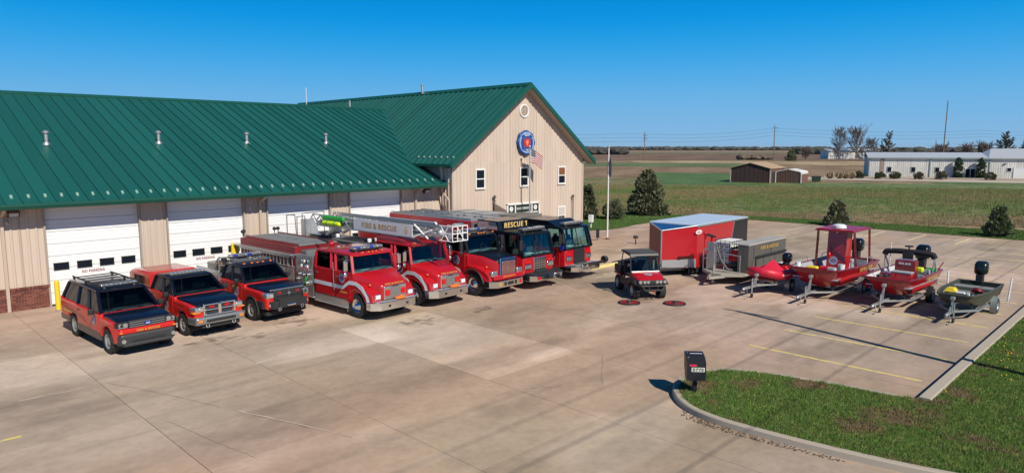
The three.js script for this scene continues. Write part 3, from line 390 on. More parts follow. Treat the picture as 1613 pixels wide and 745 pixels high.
{ // entrance storefront
  const d = G(station, 'entrance', 36.15, 0, GZ + 0.05), bM = mat(0.012, 0.03, 0.025, 0.3), sil = mat(0.6, 0.62, 0.6, 0.6);
  M(d, 'frame', [bx(0.12, 3.0, 0.14, -1.64, 1.5), bx(0.12, 3.0, 0.14, 1.64, 1.5), bx(3.4, 0.12, 0.14, 0, 3.0), bx(0.1, 2.9, 0.12, -0.86, 1.45), bx(0.1, 2.9, 0.12, 0.86, 1.45), bx(1.7, 0.16, 0.12, 0, 2.28), bx(0.09, 2.2, 0.12, 0, 1.1)], trimWhite);
  for (const s of [-1, 1]) { const p = M(d, 'sign_panel', [bx(0.66, 0.7, 0.05, s * 1.25, 2.58, 0)], bM); M(p, 'crest', [cyl(0.19, 0.19, 0.02, s * 1.25, 2.66, 0.03, 'z', 20)], sil); M(p, 'lettering', [bx(0.5, 0.05, 0.012, s * 1.25, 2.36, 0.028), bx(0.5, 0.05, 0.012, s * 1.25, 2.28, 0.028)], sil); M(d, 'side_pane', [bx(0.66, 2.1, 0.04, s * 1.25, 1.12, 0)], bM); }
  const t = M(d, 'sign_panel', [bx(1.62, 0.5, 0.05, 0, 2.66, 0)], bM); M(t, 'lettering', [text('BLACK TOWNSHIP', 0.17, 1.4, 0.012).translate(0, 2.66, 0.026)], sil);
  for (const s of [-1, 1]) M(d, 'door_leaf', [bx(0.72, 2.1, 0.05, s * 0.42, 1.1, 0)], K.winglass);
  M(station, 'entry_shade_panel', [hexa([[33.2, 0, -34.72], [34.35, 0, -34.72], [34.35, 0, -34.62], [33.2, 0, -34.62]].reverse(), [[33.2, 3.15, -34.72], [34.35, 2.6, -34.72], [34.35, 2.6, -34.62], [33.2, 3.15, -34.62]].reverse())], mat(0.13, 0.1, 0.085, 0.7));  // dark sloped sheet standing in for the shade left of the doors
}
for (const [x, h] of [[33.15, 3.55], [41.55, 3.2]]) { const p = G(station, 'wall_post', x, 0, GZ + 0.2); M(p, 'shaft', [cyl(0.05, 0.045, h, 0, h / 2, 0)], mat(0.12, 0.09, 0.07, 0.6)); M(p, 'finial', [new THREE.SphereGeometry(0.11, 12, 8).translate(0, h + 0.08, 0), cyl(0.07, 0.07, 0.08, 0, h - 0.2, 0)], mat(0.1, 0.08, 0.06, 0.6)); }
// downspouts, wall lights, cameras
for (const [x, z, top] of [[5.55, FZ + 0.1, 4.4], [16.9, FZ + 0.1, 4.4], [27.3, FZ + 0.1, 4.4]]) { const s = G(station, 'downspout', x, 0, z); M(s, 'pipe', [rb(0.13, top - 0.25, 0.11, 0.02, 0, (top - 0.25) / 2, 0)], spoutM); M(s, 'elbow', [sqbar([0, top - 0.3, 0], [0, top + 0.05, 0.8], 0.12, 0.11)], spoutM); M(s, 'conductor_head', [rb(0.32, 0.26, 0.2, 0.02, 0.06, top - 0.12, 0.02)], spoutM); }
{ const s = G(station, 'downspout', 29.3, 0, -34.9); M(s, 'pipe', [rb(0.12, 3.6, 0.1, 0.02, 0, 1.8, 0), rb(0.12, 1.2, 0.1, 0.02, -0.1, 4.7, -0.6), sqbar([0, 3.55, 0], [-0.1, 4.15, -0.6], 0.11), sqbar([-0.1, 5.25, -0.6], [-0.2, 5.75, -0.6], 0.11)], spoutM); }
for (const x of [5.98, 28.15]) { const l = G(station, 'wall_light', x, 4.2, FZ + 0.16); M(l, 'housing', [hexa([[-0.22, -0.14, -0.12], [0.22, -0.14, -0.12], [0.22, -0.14, 0.04], [-0.22, -0.14, 0.04]].reverse(), [[-0.22, 0.14, -0.12], [0.22, 0.14, -0.12], [0.22, 0.14, 0.14], [-0.22, 0.14, 0.14]].reverse())], mat(0.05, 0.035, 0.03, 0.5)); M(l, 'lens', [bx(0.34, 0.16, 0.02, 0, -0.01, 0.1).rotateX(0.3)], mat(0.6, 0.6, 0.58, 0.2)); }
for (const x of [5.75, 16.3, 21.8]) { const c = G(station, 'security_camera', x, 3.85, FZ + 0.14); M(c, 'bracket', [bar([0, 0.08, -0.16], [0, 0.02, 0.02], 0.025)], trimWhite); M(c, 'camera_body', [rb(0.1, 0.1, 0.22, 0.03, 0, 0, 0.08)], trimWhite); M(c, 'lens', [cyl(0.035, 0.035, 0.02, 0, 0, 0.195, 'z', 12)], K.plastic); }
// roof vents and antenna
for (const [i, [x, y, z, h]] of [[8.59, 7.13, -41.52, 0.62], [13.99, 7.21, -41.74, 0.62], [19.08, 7.23, -41.79, 0.6], [24.54, 7.25, -41.85, 0.6]].entries()) { const v = G(mainRoof, 'roof_vent', x, y, z); M(v, 'flashing', [cyl(0.2, 0.12, 0.14, 0, 0.05, 0)], K.galv); M(v, 'stack', [cyl(0.09, 0.09, h, 0, h / 2, 0)], K.galv); M(v, 'cap', [cyl(0.1, 0.15, 0.05, 0, h - 0.06, 0), cyl(0.15, 0.15, 0.08, 0, h, 0), cyl(0.15, 0.04, 0.06, 0, h + 0.07, 0)], K.galv); }
{ const v = G(gabRoof, 'roof_vent', 36.1, 11.3, -46.2); M(v, 'stack', [cyl(0.11, 0.11, 0.75, 0, 0.35, 0)], K.galv); M(v, 'cap', [cyl(0.14, 0.14, 0.08, 0, 0.74, 0)], K.galv);
  const w = G(mainRoof, 'roof_vent', 31.6, 10.1, -50); M(w, 'stack', [cyl(0.08, 0.08, 0.7, 0, 0.25, 0)], K.galv); M(w, 'cap', [cyl(0.1, 0.1, 0.06, 0, 0.62, 0)], K.galv); M(mainRoof, 'antenna', [bar([27.9, 9.9, -50.3], [27.9, 11.6, -50.3], 0.025)], K.paper); }

// ---------------------------------------------------------------- vehicle parts (local: faces +z, front bumper at z = 0, ground at y = 0)
const SX = [-1, 1], cache = {};
const lathe = (pts, n = 28) => new THREE.LatheGeometry(pts.map((p) => new THREE.Vector2(p[0], p[1])), n).rotateZ(-PI / 2);
function wheel(parent, x, z, r, w, style = 'car', side = Math.sign(x), y = r) {
  const key = r + '_' + w + style, ri = r * (style === 'car' ? 0.58 : 0.56);
  if (!cache[key]) {
    const h = w / 2, ty = [[ri, -h * 0.8], [ri + 0.02, -h], [r * 0.9, -h], [r * 0.97, -h * 0.85], [r, -h * 0.62], [r - 0.006, -h * 0.3], [r - 0.006, -h * 0.24], [r, -h * 0.2], [r, h * 0.2], [r - 0.006, h * 0.24], [r - 0.006, h * 0.3], [r, h * 0.62], [r * 0.97, h * 0.85], [r * 0.9, h], [ri + 0.02, h], [ri, h * 0.8]];
    const lugs = []; for (let k = 0; k < 26; k++) { const a = k / 26 * 2 * PI; for (const s of SX) lugs.push(bx(w * 0.2, 0.022, 0.05 * r / 0.4, s * h * 0.78, r * 0.985, 0).rotateX(a + (s > 0 ? 0.1 : 0))); }
    const big = style !== 'car' && style !== 'trailer', dish = big ? 0.05 : 0.02;
    const rim = [lathe([[ri + 0.012, h * 0.98], [ri - 0.01, h * 0.95], [ri - 0.035, h * 0.6], [ri * 0.72, h * 0.55 - dish], [ri * 0.45, h * 0.6 + (big ? 0.07 : 0.01)], [ri * 0.36, h * 0.65 + (big ? 0.08 : 0.015)], [ri * 0.3, h * 0.75 + (big ? 0.1 : 0.02)], [0.001, h * 0.78 + (big ? 0.11 : 0.02)]], 24)];
    for (let k = 0; k < 8; k++) { const a = k / 8 * 2 * PI; rim.push(cyl(0.014, 0.014, 0.03, h * 0.68 + (big ? 0.05 : 0), Math.cos(a) * ri * 0.42, Math.sin(a) * ri * 0.42, 'x', 6)); }
    const holes = []; for (let k = 0; k < (big ? 10 : 6); k++) { const a = (k + 0.5) / (big ? 10 : 6) * 2 * PI; holes.push(cyl(ri * 0.12, ri * 0.12, 0.03, h * 0.545 - dish * 0.45, Math.cos(a) * ri * 0.7, Math.sin(a) * ri * 0.7, 'x', 10)); }
    cache[key] = [merge([lathe(ty, 34), ...lugs]), merge(rim), merge(holes)];
  }
  const g = G(parent, 'wheel', x, y, z); if (side < 0) g.rotation.y = PI;
  const [a, b, c] = cache[key]; inst(g, 'tyre', a, K.tyre); inst(g, 'rim', b, style === 'car' || style === 'trailer' ? K.galv : K.chrome); inst(g, 'hand_holes', c, K.plastic);
  return g;
}
// round the nose in plan: pull vertices ahead of z0 inwards
function nose(g, z0, k) { g = norm(g); const p = g.attributes.position; for (let i = 0; i < p.count; i++) { const z = p.getZ(i); if (z > z0) { const t = Math.min(1.1, (z - z0) / -z0); p.setX(i, p.getX(i) * (1 - k * t * t)); } } g.computeVertexNormals(); return g; }
const lerp3 = (a, b, t) => a.map((v, i) => v + (b[i] - v) * t);
function cabin(t, o) { // pillars, roof, glass and seats
  const { zf0, zf1, zr0, zr1, y0, y1, wb, wt, bodyM, roofM = bodyM, splits = [0.5], glass = K.glass, side = K.tint, rear = K.tint, ph = 0.085, rth = 0.09, rover = 0.03, seats = 2 } = o;
  const B = (s, q) => lerp3([s * wb, y0, zf0], [s * wb, y0, zr0], q), Tt = (s, q) => lerp3([s * wt, y1, zf1], [s * wt, y1, zr1], q), ts = [0, ...splits, 1];
  for (const s of SX) ts.forEach((q, i) => M(t, 'pillar', [sqbar(B(s, q), Tt(s, q), ph, i === 0 || i === ts.length - 1 ? ph : ph * 0.9)], bodyM));
  M(t, 'roof', [loft([rr(zf1 + rover, -wt * 0.9, wt * 0.9, y1 - 0.01, y1 + rth * 0.45, 0.02), rr(zf1 - 0.06, -wt - 0.04, wt + 0.04, y1 - 0.02, y1 + rth * 0.85, 0.045), rr((zf1 + zr1) / 2, -wt - 0.045, wt + 0.045, y1 - 0.02, y1 + rth + 0.015, 0.05), rr(zr1 + 0.05, -wt - 0.04, wt + 0.04, y1 - 0.02, y1 + rth * 0.9, 0.045), rr(zr1 - 0.03, -wt * 0.95, wt * 0.95, y1 - 0.01, y1 + rth * 0.5, 0.02)])], roofM);
  M(t, 'windshield', [quad([B(-1, 0.012), B(1, 0.012), Tt(1, 0.012), Tt(-1, 0.012)])], glass);
  M(t, 'rear_window', [quad([B(1, 0.985), B(-1, 0.985), Tt(-1, 0.985), Tt(1, 0.985)])], rear);
  for (const s of SX) for (let i = 0; i < ts.length - 1; i++) M(t, 'side_window', [quad([B(s * 0.985, ts[i]), B(s * 0.985, ts[i + 1]), Tt(s * 0.985, ts[i + 1]), Tt(s * 0.985, ts[i])])], i === 0 ? (o.front || side) : side);
  const it = M(t, 'interior', [bx(wb * 1.86, 0.03, (zf0 - zr0) * 0.95, 0, y0 + 0.0, (zf0 + zr0) / 2 - 0.02)], K.interior);
  M(it, 'dashboard', [rb(wb * 1.85, 0.16, 0.42, 0.06, 0, y0 - 0.03, zf0 - 0.28)], K.dash);
  for (let k = 0; k < seats; k++) for (const s of SX) { const z = zf0 - 0.95 - k * 0.95; if (z - 0.3 > zr0) M(it, 'seat', [rb(0.52, 0.62, 0.16, 0.06, s * wb * 0.45, y0 + 0.08, z - 0.15), rb(0.28, 0.18, 0.1, 0.04, s * wb * 0.45, y0 + 0.46, z - 0.17)], K.seat); }
  M(it, 'steering_wheel', [new THREE.TorusGeometry(0.19, 0.018, 6, 20).rotateX(-0.5).translate(wb * 0.45, y0 + 0.1, zf0 - 0.52)], K.plastic);
  M(it, 'papers', [bx(0.42, 0.012, 0.2, -wb * 0.3, y0 + 0.06, zf0 - 0.24).rotateY(0)], K.paper);
  M(t, 'wiper', [bar([-wb * 0.55, y0 + 0.03, zf0 + 0.0], lerp3([-wb * 0.05, y0, zf0], [-wb * 0.05, y1, zf1], 0.16), 0.012, 5), bar([wb * 0.2, y0 + 0.03, zf0 + 0.0], lerp3([wb * 0.7, y0, zf0], [wb * 0.7, y1, zf1], 0.16), 0.012, 5)], K.plastic);
}
const decalText = (str, h, w, x, y, z, s) => text(str, h, w, 0.006).rotateY(s * PI / 2).translate(x, y, z);   // lettering on a side panel
function sideEmblem(t, x, y, z, r = 0.2) { for (const s of SX) M(t, 'door_emblem', [new THREE.CircleGeometry(r, 28).rotateY(s * PI / 2).translate(s * x, y, z)], K.emblem); }
function lightbar(t, x0, x1, y, z, h = 0.13, d = 0.3, top = K.lamp) { const g = G(t, 'light_bar', (x0 + x1) / 2, y, z), w = x1 - x0; M(g, 'base', [rb(w, h * 0.4, d, 0.02, 0, h * 0.2, 0)], K.plastic); const n = Math.round(w / 0.16); for (let i = 0; i < n; i++) M(g, 'lens', [rb(w / n - 0.012, h * 0.62, d * 0.94, 0.025, -w / 2 + w * (i + 0.5) / n, h * 0.7, 0)], [K.lamp, top, K.lamp, i % 4 ? K.lamp : K.redlens][i % 4]); M(g, 'foot', [bx(0.06, 0.06, d * 0.8, -w * 0.4, -0.03, 0), bx(0.06, 0.06, d * 0.8, w * 0.4, -0.03, 0)], K.steel); return g; }
function lightMirror(t, x, y, z, m = K.plastic) { for (const s of SX) { const g = G(t, 'side_mirror', s * x, y, z); M(g, 'arm', [bar([0, 0, 0], [s * 0.12, 0.02, 0], 0.03)], K.plastic); M(g, 'housing', [rb(0.2, 0.2, 0.13, 0.05, s * 0.2, 0.04, 0)], m); M(g, 'mirror_glass', [bx(0.16, 0.16, 0.01, s * 0.2, 0.04, -0.068)], K.chrome); } }
function lightTruck(t, o) { // common body of the three light vehicles
  const { L, W, fo, wb, hoodY, beltY, roofY, cowl, wsTop, rearTop, rearBot, bodyEnd, r, side: sM, hoodM, doors, arch = r + 0.09, tw = 0.26, inset = 0.16 } = o, h = W / 2, yb = o.yb || 0.42, za = -fo, zr = -fo - wb;
  M(t, 'body', [nose(prof([[bodyEnd, yb + 0.06], [bodyEnd, beltY - 0.03], [rearBot > bodyEnd + 0.3 ? rearBot : bodyEnd + 0.06, beltY], [cowl, beltY], [cowl + 0.02, hoodY - 0.06], [-0.75, hoodY - 0.08], [-0.45, hoodY - 0.1], [-0.25, hoodY - 0.14], [-0.1, hoodY - 0.24], [-0.06, yb + 0.12], [-0.12, yb]], W, 0.1, [{ z: za, y: r * 0.98, r: arch }, { z: zr, y: r * 0.98, r: arch }]), -0.75, 0.11)], sM);
  M(t, 'hood', [loft([rr(-0.16, -h + 0.22, h - 0.22, hoodY - 0.24, hoodY - 0.11, 0.04), rr(-0.4, -h + 0.13, h - 0.13, hoodY - 0.2, hoodY - 0.03, 0.05), rr(cowl * 0.6, -h + 0.1, h - 0.1, hoodY - 0.2, hoodY + 0.02, 0.06), rr(cowl + 0.06, -h + 0.1, h - 0.1, hoodY - 0.2, hoodY + 0.03, 0.06)])], hoodM);
  M(t, 'hood_crease', [bar([-h * 0.45, hoodY + 0.008, cowl + 0.1], [-h * 0.36, hoodY - 0.04, -0.4], 0.02), bar([h * 0.45, hoodY + 0.008, cowl + 0.1], [h * 0.36, hoodY - 0.04, -0.4], 0.02)], hoodM);
  for (const s of SX) { wheel(t, s * (h - inset), za, r, tw); wheel(t, s * (h - inset), zr, r, tw);
    for (const [z0, z1] of doors) { const d = M(t, 'door', [rb(0.03, beltY - yb - 0.24, z0 - z1 - 0.015, 0.012, s * (h - 0.005), (beltY + yb + 0.2) / 2, (z0 + z1) / 2)], o.doorM || sM); M(d, 'handle', [rb(0.03, 0.04, 0.17, 0.012, s * (h + 0.02), beltY - 0.16, z1 + 0.2)], o.handleM || K.plastic); }
    M(t, 'sill', [rb(0.12, 0.2, wb - 2 * arch + 0.1, 0.03, s * (h - 0.05), yb + 0.04, (za + zr) / 2)], o.sillM || K.greyPlastic);
    M(t, 'wheel_well', [bx(0.3, 0.5, arch * 1.9, s * (h - 0.42), r + 0.1, za), bx(0.3, 0.5, arch * 1.9, s * (h - 0.42), r + 0.1, zr)], K.interior); }
  M(t, 'underbody', [bx(W - 0.3, 0.16, L - 0.5, 0, 0.38, -L / 2)], K.interior); M(t, 'axle', [cyl(0.05, 0.05, W - 0.3, 0, r, za, 'x', 8), cyl(0.06, 0.06, W - 0.3, 0, r, zr, 'x', 8)], K.interior);
  cabin(t, { zf0: cowl, zf1: wsTop, zr0: rearBot, zr1: rearTop, y0: beltY, y1: roofY - 0.08, wb: h - 0.07, wt: h - 0.24, bodyM: o.upM, roofM: o.roofM, splits: o.splits, glass: K.darkGlass, front: K.tint, side: K.winglass, rear: K.winglass });
  M(t, 'antenna', [bar([-h + 0.3, hoodY, cowl + 0.1], [-h + 0.3, hoodY + 0.75, cowl + 0.05], 0.006, 4)], K.plastic);
}
const parked = (name, label, cat, x, z, deg) => thing(name, label, cat, x, 0, z, deg * PI / 180);

{ // ------------------------------------------------ SUV
  const t = parked('utility_vehicle', 'red and black long sport utility vehicle with roof rack, nearest the bollard', 'SUV', 7.72, -25.2, 3);
  const h = 1.01, bodyEnd = -5.72;
  lightTruck(t, { L: 5.72, W: 2.02, fo: 0.96, wb: 3.42, hoodY: 1.27, beltY: 1.3, roofY: 2.0, cowl: -1.5, wsTop: -2.24, rearTop: -5.28, rearBot: -5.66, bodyEnd, r: 0.43, side: K.carRed, hoodM: K.navy, upM: K.navy, roofM: K.navy, splits: [0.02, 0.3, 0.58], doors: [[-1.58, -2.72], [-2.74, -3.84]], sillM: K.grey });
  M(t, 'front_bumper', [nose(rb(2.0, 0.42, 0.7, 0.12, 0, 0.6, -0.32, 4), -0.7, 0.1), rb(1.6, 0.12, 0.2, 0.05, 0, 0.42, -0.06)], K.greyPlastic); M(t, 'lower_intake', [rb(1.1, 0.12, 0.06, 0.03, 0, 0.56, 0.02)], K.plastic);
  M(t, 'bumper_insert', [nose(rb(1.98, 0.2, 0.6, 0.08, 0, 0.88, -0.28, 4), -0.6, 0.09)], K.carRed);
  M(t, 'lettering', [text('FIRE & RESCUE', 0.075, 0.75, 0.01).translate(0, 0.88, 0.032)], K.gold);
  const g = M(t, 'grille', [rb(1.2, 0.28, 0.08, 0.03, 0, 1.09, -0.06)], K.plastic); for (const y of [1.02, 1.09, 1.16]) M(g, 'grille_bar', [rb(1.14, 0.028, 0.03, 0.01, 0, y, -0.01)], K.steel);
  M(g, 'badge', [cyl(0.11, 0.11, 0.02, 0, 0, 0, 'z', 20).scale(1.1, 0.5, 1).translate(0, 1.09, 0.015)], mat(0.01, 0.04, 0.25, 0.3)); M(g, 'badge_lettering', [text('Ford', 0.06, 0.13, 0.008, fontSerif).translate(0, 1.09, 0.024)], K.white);
  for (const s of SX) { const hl = M(t, 'headlight', [nose(rb(0.4, 0.2, 0.24, 0.06, s * 0.79, 1.09, -0.16), -0.4, 0.1)], K.plastic); M(hl, 'lamp_bowl', [cyl(0.075, 0.075, 0.04, s * 0.7, 1.1, -0.03, 'z', 14), cyl(0.06, 0.06, 0.04, s * 0.85, 1.1, -0.06, 'z', 14), rb(0.3, 0.035, 0.05, 0.015, s * 0.77, 1.02, -0.05)], K.lamp); M(t, 'fog_lamp', [cyl(0.07, 0.07, 0.04, s * 0.8, 0.57, 0.05, 'z', 14)], K.lamp); M(t, 'turn_signal', [rb(0.1, 0.05, 0.04, 0.01, s * 0.86, 0.86, 0.02)], K.amber); M(t, 'tail_light', [rb(0.08, 0.5, 0.12, 0.03, s * 0.96, 1.12, -5.66)], K.redlens);
    const rl = G(t, 'roof_rail', s * 0.66, 2.02, -3.7); M(rl, 'rail', [bar([0, 0.1, -1.55], [0, 0.1, 1.3], 0.03)], K.plastic); M(rl, 'foot', [bx(0.05, 0.1, 0.12, 0, 0.04, 1.2), bx(0.05, 0.1, 0.12, 0, 0.04, -1.4), bx(0.05, 0.1, 0.12, 0, 0.04, -0.1)], K.plastic); }
  for (let k = 0; k < 5; k++) M(t, 'rack_bar', [rb(1.3, 0.03, 0.07, 0.01, 0, 2.12, -2.7 - k * 0.55)], K.plastic);
  lightbar(t, -0.62, 0.62, 2.04, -2.5, 0.1, 0.22); lightMirror(t, 0.96, 1.32, -1.8);
  sideEmblem(t, 1.034, 1.04, -2.05, 0.17); for (const s of SX) { M(t, 'side_swoosh', [(() => { const p = [[-5.3, 1.05], [-3.4, 0.98], [-2.85, 0.86], [-3.0, 0.78], [-3.5, 0.9], [-5.3, 0.99]]; return prof(p, 0.012, 0, [], s * 1.024); })()], K.darkred); M(t, 'lettering', [decalText('FIRE & RESCUE', 0.11, 0.95, s * 1.014, 0.92, -4.9, s)], K.gold); }
  M(t, 'lower_cladding', [rb(2.04, 0.22, 1.02, 0.04, 0, 0.6, -5.25), rb(2.04, 0.2, 2.35, 0.04, 0, 0.58, -2.72)], K.grey);
}
{ // ------------------------------------------------ crew pickup with topper
  const t = parked('pickup_truck', 'red pickup with black hood, red bed topper and chrome grille', 'pickup truck', 10.42, -25.75, 3);
  lightTruck(t, { L: 6.0, W: 2.02, fo: 1.02, wb: 3.72, hoodY: 1.36, beltY: 1.4, roofY: 2.02, cowl: -1.62, wsTop: -2.32, rearTop: -3.72, rearBot: -3.86, bodyEnd: -6.05, r: 0.42, yb: 0.52, side: K.carRed, hoodM: K.navy, upM: K.navy, roofM: K.navy, splits: [0.02, 0.5], doors: [[-1.72, -2.82], [-2.84, -3.8]], sillM: K.greyPlastic });
  const b = M(t, 'front_bumper', [nose(rb(2.06, 0.3, 0.6, 0.09, 0, 0.66, -0.22, 3), -0.6, 0.08)], K.steel); M(b, 'air_slot', [rb(1.1, 0.1, 0.06, 0.02, 0, 0.66, 0.08)], K.plastic); M(b, 'tow_hook', [pipe([[-0.55, 0.5, 0], [-0.55, 0.42, 0.06], [-0.45, 0.42, 0.06], [-0.45, 0.5, 0]], 0.02), pipe([[0.45, 0.5, 0], [0.45, 0.42, 0.06], [0.55, 0.42, 0.06], [0.55, 0.5, 0]], 0.02)], K.steel);
  M(t, 'hitch_bar', [bar([-0.7, 0.42, -0.02], [0.7, 0.42, -0.02], 0.035), bar([-0.5, 0.42, -0.02], [-0.5, 0.42, -0.3], 0.03), bar([0.5, 0.42, -0.02], [0.5, 0.42, -0.3], 0.03)], K.plastic);
  const g = M(t, 'grille', [rb(1.22, 0.07, 0.1, 0.03, 0, 1.24, -0.06), rb(1.1, 0.07, 0.1, 0.03, 0, 0.86, -0.04), rb(0.08, 0.44, 0.1, 0.03, -0.58, 1.05, -0.06), rb(0.08, 0.44, 0.1, 0.03, 0.58, 1.05, -0.06), rb(0.13, 0.4, 0.1, 0.03, 0, 1.05, -0.04), rb(1.1, 0.07, 0.09, 0.03, 0, 1.05, -0.05)], K.chrome);
  for (const s of SX) for (const y of [0.955, 1.145]) M(g, 'grille_mesh', [bx(0.44, 0.13, 0.03, s * 0.29, y, -0.08)], K.plastic); for (const s of SX) M(g, 'warning_light', [rb(0.2, 0.06, 0.03, 0.01, s * 0.29, 1.14, -0.05)], K.redlens);
  for (const s of SX) { const hl = M(t, 'headlight', [nose(rb(0.34, 0.2, 0.34, 0.05, s * 0.82, 1.08, -0.2), -0.5, 0.1)], K.lamp); M(hl, 'lamp_bowl', [cyl(0.065, 0.065, 0.03, s * 0.7, 1.09, -0.02, 'z', 14)], K.chrome); M(t, 'turn_signal', [rb(0.3, 0.06, 0.22, 0.02, s * 0.84, 0.97, -0.16)], K.amber); M(t, 'fog_lamp', [rb(0.16, 0.09, 0.03, 0.01, s * 0.78, 0.67, 0.085)], K.amber); M(t, 'mud_flap', [bx(0.28, 0.4, 0.02, s * 0.86, 0.42, -1.58)], K.tan); M(t, 'tail_light', [rb(0.06, 0.4, 0.1, 0.02, s * 0.98, 1.1, -6.02)], K.redlens); }
  const tp = M(t, 'topper', [loft([rr(-3.95, -0.96, 0.96, 1.36, 1.95, 0.12), rr(-4.05, -0.97, 0.97, 1.36, 2.02, 0.14), rr(-5.75, -0.97, 0.97, 1.36, 2.0, 0.14), rr(-6.0, -0.97, 0.97, 1.36, 1.9, 0.12)])], paint(0.5, 0.03, 0.025));
  for (const s of SX) { M(tp, 'topper_window', [prof([[-5.55, 1.5], [-5.45, 1.82], [-4.4, 1.84], [-4.4, 1.52]], 0.02, 0, [], s * 0.968)], K.winglass); M(t, 'lettering', [decalText('FIRE & RESCUE', 0.15, 1.55, s * 1.014, 1.2, -4.95, s)], K.gold); }
  for (const s of SX) M(t, 'side_swoosh', [prof([[-5.8, 0.98], [-3.2, 1.02], [-2.6, 0.8], [-2.9, 0.66], [-5.8, 0.8]], 0.012, 0, [], s * 1.024)], K.darkred);
  lightbar(t, -0.68, 0.68, 2.0, -2.75, 0.13, 0.3); lightMirror(t, 0.96, 1.42, -1.95, K.plastic); sideEmblem(t, 1.034, 1.02, -2.25, 0.19); for (const s of SX) M(t, 'unit_number', [decalText('RESCUE 2', 0.07, 0.4, s * 1.026, 0.76, -2.25, s)], K.gold);
}
{ // ------------------------------------------------ brush truck
  const t = parked('brush_truck', 'red and black brush pickup with black winch bumper and aluminium skid bed', 'brush truck', 13.33, -25.98, 2.5);
  lightTruck(t, { L: 5.9, W: 2.06, fo: 1.2, wb: 3.6, hoodY: 1.36, beltY: 1.42, roofY: 2.08, cowl: -1.78, wsTop: -2.42, rearTop: -3.72, rearBot: -3.86, bodyEnd: -3.95, r: 0.44, yb: 0.56, side: K.carRed, hoodM: K.navy, upM: K.navy, roofM: K.navy, splits: [0.02, 0.55], doors: [[-1.95, -3.0], [-3.02, -3.8]], sillM: K.plastic, inset: 0.12, tw: 0.3 });
  const b = M(t, 'winch_bumper', [plan([[-1.04, -0.75], [-1.04, -0.3], [-0.72, 0.08], [0.72, 0.08], [1.04, -0.3], [1.04, -0.75]], 0.58, 0.9, 0.03), plan([[-0.62, -0.2], [-0.5, 0.11], [0.5, 0.11], [0.62, -0.2]], 0.6, 1.0, 0.03)], K.plastic);
  M(b, 'winch', [cyl(0.06, 0.06, 0.34, 0, 0.72, 0.12, 'x', 12), rb(0.4, 0.05, 0.05, 0.02, 0, 0.72, 0.17)], K.chrome); for (const s of SX) M(b, 'fog_lamp', [cyl(0.05, 0.05, 0.04, s * 0.82, 0.74, -0.05, 'z', 10)], K.lamp); M(b, 'shackle', [new THREE.TorusGeometry(0.06, 0.018, 6, 12).translate(-0.5, 0.58, 0.12), new THREE.TorusGeometry(0.06, 0.018, 6, 12).translate(0.5, 0.58, 0.12)], K.chrome);
  const g = M(t, 'grille', [rb(1.3, 0.42, 0.08, 0.05, 0, 1.1, -0.1)], K.plastic); M(g, 'grille_cross', [rb(1.24, 0.05, 0.05, 0.02, 0, 1.12, -0.05), rb(0.07, 0.38, 0.05, 0.02, 0, 1.1, -0.05)], K.greyPlastic); M(g, 'badge', [cyl(0.07, 0.06, 0.03, 0, 1.16, -0.015, 'z', 6)], K.steel); for (const s of SX) M(g, 'warning_light', [rb(0.16, 0.05, 0.03, 0.01, s * 0.4, 1.2, -0.05)], K.redlens);
  M(t, 'hood_lip', [rb(1.5, 0.05, 0.12, 0.02, 0, 1.32, -0.2)], K.steel);
  for (const s of SX) { const hl = M(t, 'headlight', [nose(rb(0.36, 0.25, 0.34, 0.08, s * 0.83, 1.12, -0.22), -0.5, 0.1)], K.lamp); M(hl, 'lamp_bowl', [cyl(0.075, 0.075, 0.03, s * 0.75, 1.12, -0.04, 'z', 14)], K.chrome); for (const z of [-1.2, -4.8]) M(t, 'fender_flare', [new THREE.TorusGeometry(0.56, 0.055, 6, 18, PI * 1.06).rotateY(PI / 2).translate(s * 1.02, 0.43, z)], K.plastic); M(t, 'mud_flap', [bx(0.3, 0.45, 0.02, s * 0.88, 0.42, -1.86)], K.tan); M(t, 'brush_guard_post', [bar([s * 0.62, 0.85, 0], [s * 0.62, 1.2, -0.02], 0.03)], K.plastic); }
  for (const [x, c] of [[-0.6, 0], [-0.25, 0], [0, 0], [0.25, 0], [0.6, 0]]) M(t, 'cab_marker', [rb(0.1, 0.05, 0.09, 0.02, x, 2.13, -2.52)], K.orange);
  // bed and skid unit
  M(t, 'bed', [prof([[-6.1, 0.95], [-6.1, 1.55], [-4.0, 1.55], [-4.0, 0.6], [-5.9, 0.6]], 2.1, 0.02, [{ z: -4.8, y: 0.44, r: 0.55 }])], K.alu); M(t, 'bed_side_panel', SX.map((s) => bx(0.02, 0.34, 2.0, s * 1.056, 1.32, -5.05)), K.darkred); M(t, 'bed_rail', SX.map((s) => rb(0.09, 0.16, 2.15, 0.02, s * 1.02, 1.63, -5.05)), K.alu);
  M(t, 'water_tank', [rb(1.3, 0.55, 1.1, 0.06, 0, 1.6, -5.4)], K.tan); const hr = G(t, 'hose_reel', 0.2, 1.95, -4.5); M(hr, 'drum', [cyl(0.26, 0.26, 0.5, 0, 0, 0, 'x', 18), cyl(0.34, 0.34, 0.03, -0.27, 0, 0, 'x', 18), cyl(0.34, 0.34, 0.03, 0.27, 0, 0, 'x', 18)], K.steel); M(hr, 'hose', [0, 1, 2, 3, 4, 5].map((k) => new THREE.TorusGeometry(0.3, 0.035, 6, 18).rotateY(PI / 2).translate(-0.2 + k * 0.08, 0, 0))
, K.hose);
